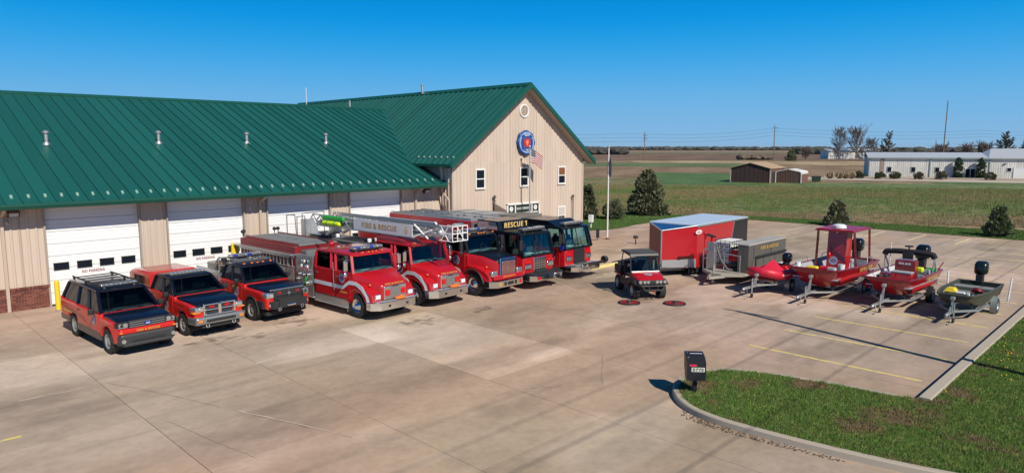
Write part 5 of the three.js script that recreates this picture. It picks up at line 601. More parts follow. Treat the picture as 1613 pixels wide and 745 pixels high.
function customCab(t, o) { // flat-faced cab-forward cab
  const h = 1.22, f = -0.72, back = -4.0, sill = 1.62, roofY = 2.76, red = K.red, up = K.black;
  M(t, 'cab_lower', [loft([rr(back, -h, h, 0.62, sill, 0.06), rr(f - 0.35, -h, h, 0.62, sill, 0.07), rr(f - 0.08, -h + 0.06, h - 0.06, 0.64, sill, 0.12), rr(f, -h + 0.16, h - 0.16, 0.68, sill - 0.04, 0.12)])], red);
  cabin(t, { zf0: f - 0.02, zf1: f - 0.28, zr0: back + 0.05, zr1: back + 0.08, y0: sill, y1: roofY - 0.1, wb: h - 0.06, wt: h - 0.12, bodyM: up, roofM: up, splits: [0.06, 0.4, 0.52], ph: 0.11, rth: 0.13, rover: 0.1, side: K.glass, front: K.glass, seats: 3, glass: new THREE.MeshPhysicalMaterial({ color: C(0.62, 0.88, 0.86), ior: 1.7, roughness: 0.02, transmission: 1, thickness: 0, side: THREE.DoubleSide }) });  // pale teal glass colour stands in for the sky reflected in the windshield
  M(t, 'windshield_divider', [sqbar([0, sill, f + 0.0], [0, roofY - 0.12, f - 0.26], 0.035)], K.plastic); for (const s of SX) M(t, 'long_wiper', [bar([s * 0.35, sill + 0.02, f + 0.03], [s * 0.15, sill + 0.7, f - 0.14], 0.014, 5), bar([s * 0.3, sill + 0.02, f + 0.03], [s * 0.1, sill + 0.5, f - 0.1], 0.01, 5)], K.plastic); M(t, 'dash_map', [bx(0.5, 0.01, 0.3, -0.5, sill + 0.1, f - 0.25)], K.paper); M(t, 'sill_trim', [rb(2 * h - 0.1, 0.1, 0.12, 0.03, 0, sill + 0.0, f + 0.0)], o.sillM || up);
  for (const s of SX) {
    for (const [z0, z1] of [[-1.05, -2.15], [-2.85, -3.9]]) { const d = M(t, 'door', [rb(0.03, 1.0, z0 - z1 - 0.02, 0.012, s * (h + 0.004), 1.12, (z0 + z1) / 2)], o.doorM || red); M(d, 'handle', [rb(0.03, 0.06, 0.16, 0.012, s * (h + 0.025), 1.4, z1 + 0.16)], K.chrome); M(t, 'door_glass_frame', [...poly([[s * (h - 0.01), sill, z1], [s * (h - 0.06), roofY - 0.15, z1]], 0.03)], up); }
    M(t, 'grab_rail', [...poly([[s * (h + 0.08), 1.0, -2.25], [s * (h + 0.08), 2.3, -2.25]], 0.02)], K.chrome); wheel(t, s * (h - 0.17), -2.45, 0.52, 0.32, 'truck'); M(t, 'wheel_arch', [new THREE.TorusGeometry(0.6, 0.05, 6, 18, PI).rotateY(PI / 2).translate(s * (h + 0.0), 0.55, -2.45)], K.chrome);
    wheel(t, s * (h - 0.16), -8.4, 0.52, 0.28, 'truck'); wheel(t, s * (h - 0.48), -8.4, 0.52, 0.28, 'truck', s);
    const hb = M(t, 'headlight_bezel', [rb(0.46, 0.26, 0.06, 0.04, s * 0.86, 1.08, f + 0.02)], K.chrome); for (const q of [-0.11, 0.11]) M(hb, 'headlight', [rb(0.18, 0.16, 0.04, 0.03, s * 0.86 + q, 1.08, f + 0.055)], K.lamp); M(t, 'warning_light', [rb(0.4, 0.14, 0.05, 0.03, s * 0.86, 1.3, f + 0.02)], o.warnM || K.redlens);
  }
  M(t, 'chassis', [bx(0.9, 0.3, 10.2, 0, 0.72, -5.6), cyl(0.09, 0.09, 2.0, 0, 0.52, -2.45, 'x', 8), cyl(0.1, 0.1, 2.0, 0, 0.52, -8.4, 'x', 8)], K.interior);
  lightbar(t, -0.85, 0.85, roofY + 0.06, f - 0.5, 0.16, 0.36, K.lamp); sideEmblem(t, h + 0.024, 1.15, -1.6, 0.2);
  for (const s of SX) { const g = G(t, 'side_mirror', s * h, 2.2, f - 0.1); M(g, 'bracket', [...poly([[0, 0.35, 0], [s * 0.3, 0.38, 0.25], [s * 0.3, -0.3, 0.25], [0, -0.3, 0]], 0.02)], K.plastic); M(g, 'housing', [rb(0.22, 0.5, 0.1, 0.04, s * 0.3, 0.05, 0.25)], K.plastic); }
}
{ // ------------------------------------------------ rescue truck
  const t = parked('rescue_truck', 'black over red flat-front rescue truck with lettered roof sign', 'rescue truck', 25.75, -22.9, 2);
  customCab(t, {}); const g = M(t, 'grille', [rb(0.95, 0.72, 0.08, 0.06, 0, 1.16, -0.68)], K.chrome); for (let i = 0; i < 5; i++) M(g, 'grille_slot', [bx(0.82, 0.07, 0.03, 0, 0.92 + i * 0.12, -0.635)], K.plastic); for (let i = 0; i < 4; i++) M(g, 'grille_rib', [bx(0.02, 0.62, 0.03, -0.27 + i * 0.18, 1.16, -0.625)], K.chrome);
  M(t, 'extended_bumper', [plan([[-1.24, -0.75], [-1.24, -0.25], [-0.98, 0.02], [0.98, 0.02], [1.24, -0.25], [1.24, -0.75]], 0.45, 0.74, 0.02)], K.chrome); M(t, 'bumper_deck', [bx(2.2, 0.05, 0.7, 0, 0.77, -0.38)], K.plastic); M(t, 'winch', [rb(0.3, 0.2, 0.06, 0.03, 0.1, 0.6, 0.03), cyl(0.07, 0.07, 0.04, -0.5, 0.6, 0.03, 'z', 12), cyl(0.07, 0.07, 0.04, 0.62, 0.6, 0.03, 'z', 12)], K.plastic); for (const s of SX) M(t, 'bumper_light', [rb(0.2, 0.14, 0.03, 0.03, s * 0.82, 0.6, 0.03)], s < 0 ? K.redlens : K.lamp); M(t, 'siren', [cyl(0.13, 0.15, 0.2, 0.45, 0.62, 0.06, 'z', 16)], K.chrome);
  const rs = M(t, 'raised_roof', [prof([[-4.0, 2.76], [-4.0, 3.26], [-2.5, 3.26], [-2.42, 2.76]], 2.3, 0.03)], K.black); const sg = M(rs, 'sign_face', [bx(1.9, 0.4, 0.02, 0.1, 3.04, -2.43)], K.black); M(sg, 'lettering', [text('RESCUE 1', 0.27, 1.72, 0.015).translate(0.1, 3.03, -2.418)], mat(0.8, 0.55, 0.22, 0.4, 0.1)); for (const s of SX) M(rs, 'flag_print', [quad(s < 0 ? [[-1.165, 2.8, -3.95], [-1.165, 2.8, -2.5], [-1.165, 3.22, -2.6], [-1.165, 3.22, -3.95]] : [[1.165, 2.8, -2.5], [1.165, 2.8, -3.95], [1.165, 3.22, -3.95], [1.165, 3.22, -2.6]])], (() => { const m = K.usflag.clone(); m.map = T.flagprint.clone(); m.map.repeat.set(-1, 1); m.map.offset.set(1, 0); m.map.wrapS = THREE.RepeatWrapping; m.map.needsUpdate = true; return s < 0 ? m : K.usflag; })());
  M(t, 'body', [prof([[-11.4, 0.75], [-11.4, 3.12], [-4.35, 3.12], [-4.35, 0.75]], 2.44, 0.03, [{ z: -8.4, y: 0.52, r: 0.68 }])], K.red); M(t, 'body_front_trim', [bx(2.46, 2.3, 0.06, 0, 1.95, -4.34)], K.alu); M(t, 'body_roof', [rb(2.38, 0.06, 7.0, 0.02, 0, 3.15, -7.9)], K.aluPlate);
  for (const x of [-0.6, 0.6]) for (let i = 0; i < 5; i++) { const b = M(t, 'roof_hatch', [rb(1.0, 0.07, 1.25, 0.02, x, 3.2, -5.1 - i * 1.35)], K.alu); M(b, 'latch', [bx(0.12, 0.04, 0.08, x * 0.4, 3.25, -5.1 - i * 1.35)], K.plastic); }
  for (const s of SX) { compartments(t, 1.225, -4.5, -7.6, 0.85, 2.6, 3, s, K.alu); compartments(t, 1.225, -9.2, -11.3, 0.85, 2.6, 2, s, K.alu); M(t, 'scene_light', [rb(0.04, 0.18, 0.4, 0.02, s * 1.235, 2.95, -5.2)], K.lamp); M(t, 'roof_rail', [bar([s * 1.15, 3.24, -4.5], [s * 1.15, 3.24, -11.3], 0.025)], K.alu); }
}
{ // ------------------------------------------------ second flat-front engine
  const t = parked('custom_engine', 'black over red flat-front engine last in the row, hose reel on its bumper', 'fire engine', 29.22, -23.15, 2);
  customCab(t, { doorM: K.red }); const g = M(t, 'grille', [rb(0.9, 0.86, 0.08, 0.05, 0, 1.14, -0.68)], K.plastic); for (let i = 0; i < 7; i++) M(g, 'grille_bar', [bx(0.8, 0.03, 0.03, 0, 0.82 + i * 0.105, -0.635)], K.greyPlastic);
  M(t, 'extended_bumper', [plan([[-1.2, -0.75], [-1.2, -0.3], [-0.95, 0.0], [0.95, 0.0], [1.2, -0.3], [1.2, -0.75]], 0.45, 0.72, 0.02)], K.chrome); M(t, 'bumper_deck', [bx(2.1, 0.05, 0.6, 0, 0.75, -0.4)], K.aluPlate);
  const rl = G(t, 'bumper_winch', 0.3, 0.7, 0.05); M(rl, 'boom', [rb(1.7, 0.14, 0.16, 0.04, 0.25, 0.1, 0.05)], K.plastic); M(rl, 'reel', [cyl(0.17, 0.17, 0.2, 1.0, 0.2, 0.05, 'x', 16), new THREE.TorusGeometry(0.16, 0.05, 8, 18).rotateY(PI / 2).translate(0.9, 0.2, 0.05)], K.plastic); M(rl, 'nozzle', [cyl(0.07, 0.09, 0.3, -0.9, 0.1, 0.12, 'z', 12), cyl(0.1, 0.1, 0.16, -0.65, -0.1, 0.1, 'z', 14)], K.chrome);
  M(t, 'roof_console', [prof([[-4.0, 2.76], [-4.0, 3.06], [-2.1, 3.06], [-1.5, 2.8], [-1.5, 2.76]], 2.1, 0.03)], K.black);
  M(t, 'body', [prof([[-10.9, 0.75], [-10.9, 2.96], [-4.35, 2.96], [-4.35, 0.75]], 2.4, 0.03, [{ z: -8.4, y: 0.52, r: 0.68 }])], K.red); M(t, 'hose_bed_cover', [rb(2.3, 0.06, 6.4, 0.02, 0, 3.0, -7.6)], mat(0.42, 0.43, 0.44, 0.6, 0.2, { map: T.grime })); M(t, 'cover_strap', [0, 1, 2, 3].map((i) => bx(2.32, 0.02, 0.06, 0, 3.035, -5.2 - i * 1.6)), K.plastic); M(t, 'front_locker', [rb(2.3, 0.3, 1.4, 0.03, 0, 3.0, -5.0)], mat(0.18, 0.165, 0.14, 0.7, 0, { map: T.grime }));
  for (const s of SX) compartments(t, 1.205, -4.5, -7.6, 0.85, 2.5, 3, s, K.alu); M(t, 'round_light', [cyl(0.14, 0.14, 0.05, -1.25, 1.7, -0.9, 'x', 16)], K.bluelens);
}

// ---------------------------------------------------------------- side-by-side, trailers and boats
{ // utility task vehicle
  const t = thing('utility_cart', 'small red and black off-road utility cart parked behind two red covers', 'utility cart', 26.78, 0, -17.5, -36 * PI / 180), R = K.red, B = K.plastic; t.scale.setScalar(1.06);
  M(t, 'hood', [loft([rr(-0.12, -0.5, 0.5, 0.72, 0.9, 0.08), rr(-0.3, -0.62, 0.62, 0.72, 0.99, 0.1), rr(-0.75, -0.68, 0.68, 0.75, 1.09, 0.1), rr(-1.02, -0.68, 0.68, 0.78, 1.12, 0.08)], { crease: 0.9 })], R); M(t, 'hood_emblem', [new THREE.CircleGeometry(0.12, 20).rotateX(-PI / 2 + 0.2).scale(1.5, 1, 1).translate(0, 1.075, -0.6)], K.emblem);
  M(t, 'front_fascia', [rb(1.24, 0.3, 0.3, 0.06, 0, 0.76, -0.22)], B); M(t, 'front_fender', SX.map((s) => prof([[-1.25, 0.5], [-1.25, 0.82], [-1.0, 0.92], [-0.4, 0.88], [-0.1, 0.7]], 0.28, 0.03, [{ z: -0.66, y: 0.34, r: 0.4 }], s * 0.62)), B);
  for (const x of [-0.55, -0.36, -0.2, 0.2, 0.36, 0.55]) { const l = M(t, 'headlight', [cyl(Math.abs(x) > 0.5 ? 0.085 : 0.06, 0.07, 0.08, x, 0.84, -0.06, 'z', 14)], K.lamp); }
  M(t, 'grille', [rb(0.3, 0.16, 0.05, 0.02, 0, 0.8, -0.05)], K.interior); M(t, 'brush_guard', [...poly([[-0.66, 0.78, -0.14], [-0.5, 0.68, 0.06], [-0.38, 0.5, 0.1], [0.38, 0.5, 0.1], [0.5, 0.68, 0.06], [0.66, 0.78, -0.14]], 0.026), bar([-0.5, 0.68, 0.06], [0.5, 0.68, 0.06], 0.024), bar([-0.2, 0.5, 0.1], [-0.2, 0.68, 0.06], 0.02), bar([0.2, 0.5, 0.1], [0.2, 0.68, 0.06], 0.02)], K.greyPlastic); M(t, 'winch_hook', [rb(0.12, 0.1, 0.1, 0.03, 0.05, 0.46, 0.05)], K.redlens);
  for (const s of SX) { for (const z of [-0.66, -2.75]) { wheel(t, s * 0.6, z, 0.355, 0.26, 'trailer', s); M(t, 'suspension_arm', [bar([s * 0.5, 0.33, z], [s * 0.2, 0.48, z + 0.1], 0.03), bar([s * 0.5, 0.33, z], [s * 0.25, 0.75, z - 0.1], 0.04)], B); } M(t, 'side_panel', [prof([[-2.4, 0.42], [-2.4, 0.75], [-1.25, 0.7], [-1.1, 0.42]], 0.06, 0.01, [], s * 0.68)], B); M(t, 'rear_fender', [rb(0.3, 0.1, 0.9, 0.04, s * 0.6, 0.78, -2.75)], R); }
  M(t, 'chassis', [bx(0.9, 0.16, 2.6, 0, 0.42, -1.7), bx(1.3, 0.05, 1.5, 0, 0.5, -1.8)], B); M(t, 'cargo_bed', [bx(1.3, 0.04, 0.9, 0, 0.85, -2.9), bx(0.04, 0.3, 0.9, -0.65, 0.98, -2.9), bx(0.04, 0.3, 0.9, 0.65, 0.98, -2.9), bx(1.3, 0.3, 0.04, 0, 0.98, -3.35), bx(1.3, 0.3, 0.04, 0, 0.98, -2.46)], B);
  const cage = []; for (const s of SX) cage.push(...poly([[s * 0.66, 1.0, -1.0], [s * 0.6, 1.8, -1.3], [s * 0.6, 1.86, -2.3], [s * 0.68, 0.85, -2.5]], 0.026)); cage.push(bar([-0.6, 1.8, -1.3], [0.6, 1.8, -1.3], 0.026), bar([-0.6, 1.86, -2.3], [0.6, 1.86, -2.3], 0.026), bar([-0.68, 1.3, -2.42], [0.68, 1.3, -2.42], 0.024)); M(t, 'roll_cage', cage, B);
  M(t, 'roof', [rb(1.36, 0.06, 1.25, 0.03, 0, 1.9, -1.8)], B); for (let i = 0; i < 5; i++) M(t, 'roof_rib', [rb(1.3, 0.035, 0.1, 0.015, 0, 1.945, -1.3 - i * 0.25)], K.greyPlastic); M(t, 'roof_visor', [hexa([[-0.66, 1.82, -1.26], [0.66, 1.82, -1.26], [0.66, 1.82, -1.14], [-0.66, 1.82, -1.14]].reverse(), [[-0.64, 1.93, -1.32], [0.64, 1.93, -1.32], [0.64, 1.93, -1.2], [-0.64, 1.93, -1.2]].reverse())], K.greyPlastic);
  M(t, 'windshield', [quad([[-0.64, 1.14, -1.03], [0.64, 1.14, -1.03], [0.58, 1.76, -1.26], [-0.58, 1.76, -1.26]])], K.glass); M(t, 'windshield_base', [rb(1.3, 0.06, 0.08, 0.02, 0, 1.13, -1.0)], K.alu);
  for (const s of SX) M(t, 'seat', [rb(0.5, 0.14, 0.5, 0.05, s * 0.32, 0.85, -1.95), rb(0.5, 0.6, 0.14, 0.05, s * 0.32, 1.15, -2.25)], K.interior); M(t, 'steering_wheel', [new THREE.TorusGeometry(0.15, 0.016, 6, 18).rotateX(-0.6).translate(0.32, 1.2, -1.4)], B); M(t, 'dashboard', [rb(1.2, 0.2, 0.25, 0.05, 0, 1.02, -1.15)], B); for (const s of SX) M(t, 'mirror', [rb(0.14, 0.12, 0.05, 0.03, s * 0.72, 1.4, -1.16)], B); M(t, 'red_bag', [rb(0.35, 0.3, 0.3, 0.08, 0.3, 1.1, -2.8)], K.red);
}
for (const [i, [x, z, l]] of [[25.72, -18.05, 'red tank cover disc on the concrete, left of the pair'], [27.03, -16.5, 'red tank cover disc on the concrete, right of the pair']].entries()) {
  const t = thing('tank_cover', l, 'cover', x, 0.004, z, i * 0.7, 'red tank covers'), rd = mat(0.36, 0.015, 0.02, 0.6, 0, { map: T.grime });
  M(t, 'rim', [lathe([[0.5, 0], [0.5, 0.05], [0.42, 0.06], [0.42, 0.0]], 32).rotateZ(PI / 2)], K.plastic); M(t, 'disc', [cyl(0.44, 0.43, 0.045, 0, 0.025, 0, 'y', 32)], rd); M(t, 'ring_groove', [new THREE.TorusGeometry(0.3, 0.012, 6, 32).rotateX(PI / 2).translate(0, 0.05, 0)], K.plastic);
  M(t, 'cap', [cyl(0.14, 0.12, 0.06, 0, 0.07, 0, 'y', 16), rb(0.3, 0.05, 0.07, 0.02, 0, 0.09, 0)], K.plastic); M(t, 'handle', [pipe([[-0.05, 0.1, 0.03], [-0.04, 0.16, 0.03], [0.04, 0.16, 0.03], [0.05, 0.1, 0.03]], 0.015)], K.steel);
}
{ // enclosed trailer (local x runs back from the nose)
  const t = thing('enclosed_trailer', 'tall red and black enclosed trailer with pointed nose beside the utility cart', 'trailer', 33.9, 0, -20.95, 2.3 * PI / 180), H = 2.76, F = 0.42, W = 1.5, L = 6.4, hT = 2.5, roofM = mat(0.66, 0.72, 0.8, 0.34, 0.25), noseM = mat(0.4, 0.45, 0.52, 0.06, 0.95), tip = [-1.4, 0.12];  // main roof whitened as if sunlit, nose roof coloured darker for reflected sky
  M(t, 'side_wall', [bx(L, H - F, 0.04, L / 2, (H + F) / 2, W - 0.02)], K.red); M(t, 'side_wall', [bx(L, H - F, 0.04, L / 2, (H + F) / 2, -W + 0.02)], K.red); M(t, 'rear_door', [bx(0.04, H - F, 2 * W, L, (H + F) / 2, 0)], K.black); M(t, 'floor', [bx(L, 0.1, 2 * W, L / 2, F, 0)], K.plastic);
  const ring = (s) => [[0.0, F, s * W], [tip[0], F, tip[1]], [tip[0], hT, tip[1]], [0, H, s * W]];
  for (const s of SX) { const r = ring(s), n = V(...r[1]).sub(V(...r[0])).cross(V(...r[3]).sub(V(...r[0]))).normalize().multiplyScalar(0.03); M(t, 'nose_panel', [hexa(r, r.map((p) => V(...p).addScaledVector(n, s).toArray()))], s > 0 ? K.red : K.maroon); if (s > 0) M(t, 'stone_guard', [onQuad(s > 0 ? [r[1], r[0], r[3], r[2]] : r, 0.02, 0.98, 0.02, s > 0 ? 0.22 : 0.02, 0.012, 0.035)], K.aluPlate); }  // the maroon nose panel is a darker red, painted to carry its shade
  M(t, 'nose_trim', [bar([tip[0] - 0.02, F, tip[1]], [tip[0] - 0.02, hT, tip[1]], 0.045), bar([tip[0], hT, tip[1]], [0, H, W], 0.04), bar([tip[0], hT, tip[1]], [0, H, -W], 0.04)], K.alu); M(t, 'nose_roof', [hexa([[tip[0], hT - 0.03, tip[1]], [tip[0], hT - 0.03, tip[1] + 0.01], [0, H - 0.03, W], [0, H - 0.03, -W]].reverse(), [[tip[0], hT, tip[1]], [tip[0], hT, tip[1] + 0.01], [0, H, W], [0, H, -W]].reverse())], noseM);
  M(t, 'roof', [rb(L + 0.04, 0.06, 2 * W + 0.04, 0.025, L / 2, H + 0.01, 0)], roofM); M(t, 'roof_trim', SX.map((s) => bx(L, 0.09, 0.05, L / 2, H - 0.03, s * (W + 0.012))), K.alu);
  M(t, 'black_panel', [(() => { const s = new THREE.Shape(); s.moveTo(4.1, 1.25); s.lineTo(L - 0.02, 1.25); s.lineTo(L - 0.02, H - 0.09); s.lineTo(4.55, H - 0.09); s.closePath(); return new THREE.ExtrudeGeometry(s, { depth: 0.012, bevelEnabled: false }).translate(0, 0, W + 0.002); })()], K.black); M(t, 'divider_trim', [sqbar([4.08, 1.2, W + 0.012], [4.55, H - 0.09, W + 0.012], 0.05, 0.03)], K.alu); M(t, 'skirt', [bx(L - 4.0, 0.5, 0.02, (L + 4.0) / 2, 1.0, W + 0.012)], K.alu);
  const d = M(t, 'side_door', [rb(0.95, 1.9, 0.03, 0.02, 1.35, 1.45, W + 0.012)], K.red); M(d, 'door_latch', [rb(0.08, 0.34, 0.05, 0.02, 0.95, 2.12, W + 0.035)], K.plastic); M(t, 'logo_plate', [cyl(0.2, 0.2, 0.015, 0, 0, 0, 'z', 24).scale(1.75, 0.6, 1).translate(0.15, 2.4, W + 0.016)], K.white); M(t, 'logo_lettering', [text('Pace', 0.1, 0.36, 0.008, fontSerif).translate(0.15, 2.4, W + 0.024)], K.redlens);
  M(t, 'frame', [bx(L, 0.14, 0.1, L / 2, 0.33, 1.2), bx(L, 0.14, 0.1, L / 2, 0.33, -1.2), sqbar([0, 0.36, 1.1], [-2.3, 0.42, 0.06], 0.12), sqbar([0, 0.36, -1.1], [-2.3, 0.42, 0.0], 0.12)], K.plastic); M(t, 'base_skirt', [bx(0.9, 0.34, 0.05, 0.0, 0.3, 1.3), bx(L - 0.2, 0.3, 0.04, L / 2, 0.3, W - 0.06)], K.plastic); M(t, 'marker_light', [rb(0.08, 0.05, 0.03, 0.01, 0.4, 0.5, W + 0.01), rb(0.08, 0.05, 0.03, 0.01, 3.0, 0.5, W + 0.01)], K.amber); M(t, 'fender', SX.map((s) => [new THREE.TorusGeometry(0.42, 0.05, 6, 18, PI).translate(3.3, 0.38, s * (W + 0.02)), new THREE.TorusGeometry(0.42, 0.05, 6, 18, PI).translate(4.2, 0.38, s * (W + 0.02))]), K.plastic);
  for (const s of SX) for (const x of [3.3, 4.2]) { const w = wheel(t, x, s * (W - 0.1), 0.36, 0.22, 'trailer', 1); w.rotation.y = s > 0 ? -PI / 2 : PI / 2; } M(t, 'jack', [bar([-2.05, 0.02, 0.05], [-2.05, 0.95, 0.05], 0.045), cyl(0.11, 0.11, 0.03, -2.05, 0.015, 0.05)], K.galv);
}
{ // foam and water trailer: deck, railings, caged tank, pump, long grey cabinet
  const t = thing('foam_trailer', 'grey cabinet trailer with caged white tank, red pump and hand rails', 'trailer', 33.1, 0, -17.4, 0), gm = mat(0.13, 0.12, 0.105, 0.55, 0.2, { map: T.grime });
  M(t, 'deck', [rb(5.0, 0.14, 2.4, 0.03, 2.5, 0.52, 0)], K.tan); M(t, 'deck_nose', [hexa([[0, 0.45, -1.15], [0, 0.45, 1.15], [-0.75, 0.45, 0.3], [-0.75, 0.45, -0.3]], [[0, 0.59, -1.15], [0, 0.59, 1.15], [-0.75, 0.59, 0.3], [-0.75, 0.59, -0.3]])], K.tan); M(t, 'tongue', [sqbar([0, 0.45, 0.6], [-1.5, 0.45, 0], 0.12), sqbar([0, 0.45, -0.6], [-1.5, 0.45, 0], 0.12)], K.tan); M(t, 'jack', [bar([-0.62, 0.05, -0.2], [-0.62, 1.0, -0.2], 0.05), cyl(0.1, 0.1, 0.08, -0.62, 0.1, -0.2, 'z', 14)], K.tan);
  const cb = M(t, 'cabinet', [rb(4.4, 1.42, 0.62, 0.03, 2.55, 1.3, 0.9)], gm); M(cb, 'cabinet_lid', [rb(4.44, 0.08, 0.95, 0.03, 2.55, 2.04, 0.74)], mat(0.46, 0.43, 0.4, 0.6, 0.2, { map: T.grime })); M(cb, 'lettering', [text('FIRE & RESCUE', 0.17, 2.1, 0.012).translate(2.7, 1.78, 1.215)], K.gold); for (let i = 0; i < 3; i++) M(cb, 'cabinet_door', [rb(1.25, 0.55, 0.03, 0.01, 1.35 + i * 1.32, 1.0, 1.22)], gm); M(cb, 'door_seam', [bx(0.02, 1.3, 0.02, 0.9, 1.3, 1.215), bx(0.02, 1.3, 0.02, 2.9, 1.3, 1.215)], K.plastic); M(cb, 'rub_rail', [rb(3.6, 0.1, 0.14, 0.03, 2.9, 1.36, 1.25), rb(0.09, 0.75, 0.09, 0.03, 1.08, 1.02, 1.24)], K.plastic); M(cb, 'white_ledge', [rb(3.3, 0.09, 0.2, 0.02, 3.0, 0.72, 1.3)], K.white);
  const tk = G(t, 'caged_tank', 1.75, 0.6, -0.58); M(tk, 'tank', [rb(1.5, 1.2, 1.0, 0.1, 0, 0.85, 0)], mat(0.78, 0.78, 0.76, 0.5)); const cgx = []; for (let i = 0; i <= 6; i++) for (const s of SX) cgx.push(bar([-0.78 + i * 0.26, 0.2, s * 0.53], [-0.78 + i * 0.26, 1.48, s * 0.53], 0.016, 5)); for (let j = 0; j <= 4; j++) { const y = 0.25 + j * 0.3; for (const s of SX) cgx.push(bar([-0.79, y, s * 0.53], [0.79, y, s * 0.53], 0.016, 5), bar([s * 0.79, y, -0.53], [s * 0.79, y, 0.53], 0.016, 5)); } for (let i = 0; i < 4; i++) for (const s of SX) cgx.push(bar([s * 0.79, 0.2, -0.4 + i * 0.27], [s * 0.79, 1.48, -0.4 + i * 0.27], 0.016, 5)); M(tk, 'cage', cgx, K.plastic);
  const pu = G(t, 'pump', 0.8, 0.6, 0.22); M(pu, 'engine', [rb(0.5, 0.45, 0.5, 0.06, 0, 0.7, 0), cyl(0.13, 0.13, 0.2, 0.1, 1.0, 0), rb(0.3, 0.2, 0.35, 0.05, -0.15, 1.0, 0.1)], K.redlens); M(pu, 'pump_housing', [cyl(0.2, 0.2, 0.3, -0.1, 0.35, 0.1, 'z', 16), cyl(0.08, 0.08, 0.6, 0.15, 0.3, 0.2), rb(0.5, 0.1, 0.5, 0.02, 0, 0.1, 0)], K.plastic); M(pu, 'hose_fittings', [pipe([[-0.2, 0.4, 0.3], [-0.4, 0.5, 0.4], [-0.35, 0.8, 0.35], [-0.1, 1.1, 0.3]], 0.05), cyl(0.07, 0.07, 0.25, 0.3, 0.2, 0.4)], K.hose); M(pu, 'pump_stand', [bx(0.08, 0.55, 0.5, 0.2, 0.3, 0.45), bx(0.2, 0.5, 0.06, 0.1, 0.25, 0.6)], K.alu);
  M(t, 'control_cabinet', [rb(0.22, 1.45, 0.5, 0.04, 0.3, 1.32, -0.85)], K.alu);
  M(t, 'hand_rail', [...poly([[-0.05, 0.6, 0.95], [-0.05, 1.5, 0.95], [-0.05, 1.55, 0.1], [-0.05, 0.6, 0.05]], 0.03)], K.alu); M(t, 'hand_rail', [...poly([[0.0, 0.6, -1.15], [0.0, 1.65, -1.15], [0.5, 1.65, -1.15], [0.5, 0.6, -1.15]], 0.03), bar([0, 1.15, -1.15], [0.5, 1.15, -1.15], 0.025), ...poly([[0.0, 1.65, -1.15], [-0.05, 1.65, -0.5], [-0.05, 0.6, -0.45]], 0.03)], K.alu);
  const mn = G(t, 'water_monitor', 0.35, 2.1, -0.85); M(mn, 'riser', [cyl(0.09, 0.09, 0.35, 0, 0.1, 0)], K.redlens); M(mn, 'barrel', [bar([0.1, 0.2, 0.1], [-0.6, 0.42, -0.1], 0.06, 10, 0.08)], K.plastic); M(mn, 'nozzle_tip', [new THREE.SphereGeometry(0.1, 10, 8).translate(-0.62, 0.43, -0.1)], K.redlens);
  M(t, 'intake_hose', [pipe([[0.1, 2.0, -0.5], [-0.2, 1.9, -0.3], [-0.3, 1.3, 0.0], [-0.15, 0.8, 0.3], [0.2, 0.7, 0.4]], 0.05)], K.hose);
  for (const s of SX) for (const x of [3.0, 3.8]) { const w = wheel(t, x, s * 1.15, 0.34, 0.22, 'trailer', 1); w.rotation.y = s > 0 ? -PI / 2 : PI / 2; } M(t, 'axle_frame', [bx(4.6, 0.16, 0.1, 2.6, 0.4, 0.8), bx(4.6, 0.16, 0.1, 2.6, 0.4, -0.8)], K.plastic);
}
// boats: local +z is the bow, z = 0 at the bow; open hull skin with thickness
function hull(L, b, d, y, o = {}) { // half beam b, depth d, gunwale height y; returns outer and inner skins as one closed shell
  const { rake = 0.9, bowB = 0.55, v = 0.25, n = 14, sheer = 0.12, flare = 0.16, sternB = 1 } = o, rings = [];
  for (let i = 0; i <= n; i++) {
    const q = i / n, z = -L + L * q, w = b * (q < 0.55 ? sternB + (1 - sternB) * q / 0.55 : 1 - (1 - bowB) * Math.pow((q - 0.55) / 0.45, 1.7)), gy = y + sheer * q * q, ky = y - d + Math.pow(Math.max(0, (q - (1 - rake / L * 1.6)) / (rake / L * 1.6)), 1.6) * (d - 0.12), ch = w * (1 - flare) * (q > 0.8 ? 1 - (q - 0.8) * 0.6 : 1), cy = ky + v * (gy - ky) * 0.5, th = 0.035;
    rings.push([[-w, gy, z], [-ch, cy, z], [0, ky, z], [ch, cy, z], [w, gy, z], [w - 0.09, gy + 0.005, z], [w - 0.1, gy - 0.02, z], [ch - th, cy + 0.12, z], [-ch + th, cy + 0.12, z], [-w + 0.1, gy - 0.02, z], [-w + 0.09, gy + 0.005, z]]);
  }
  return rings;
}
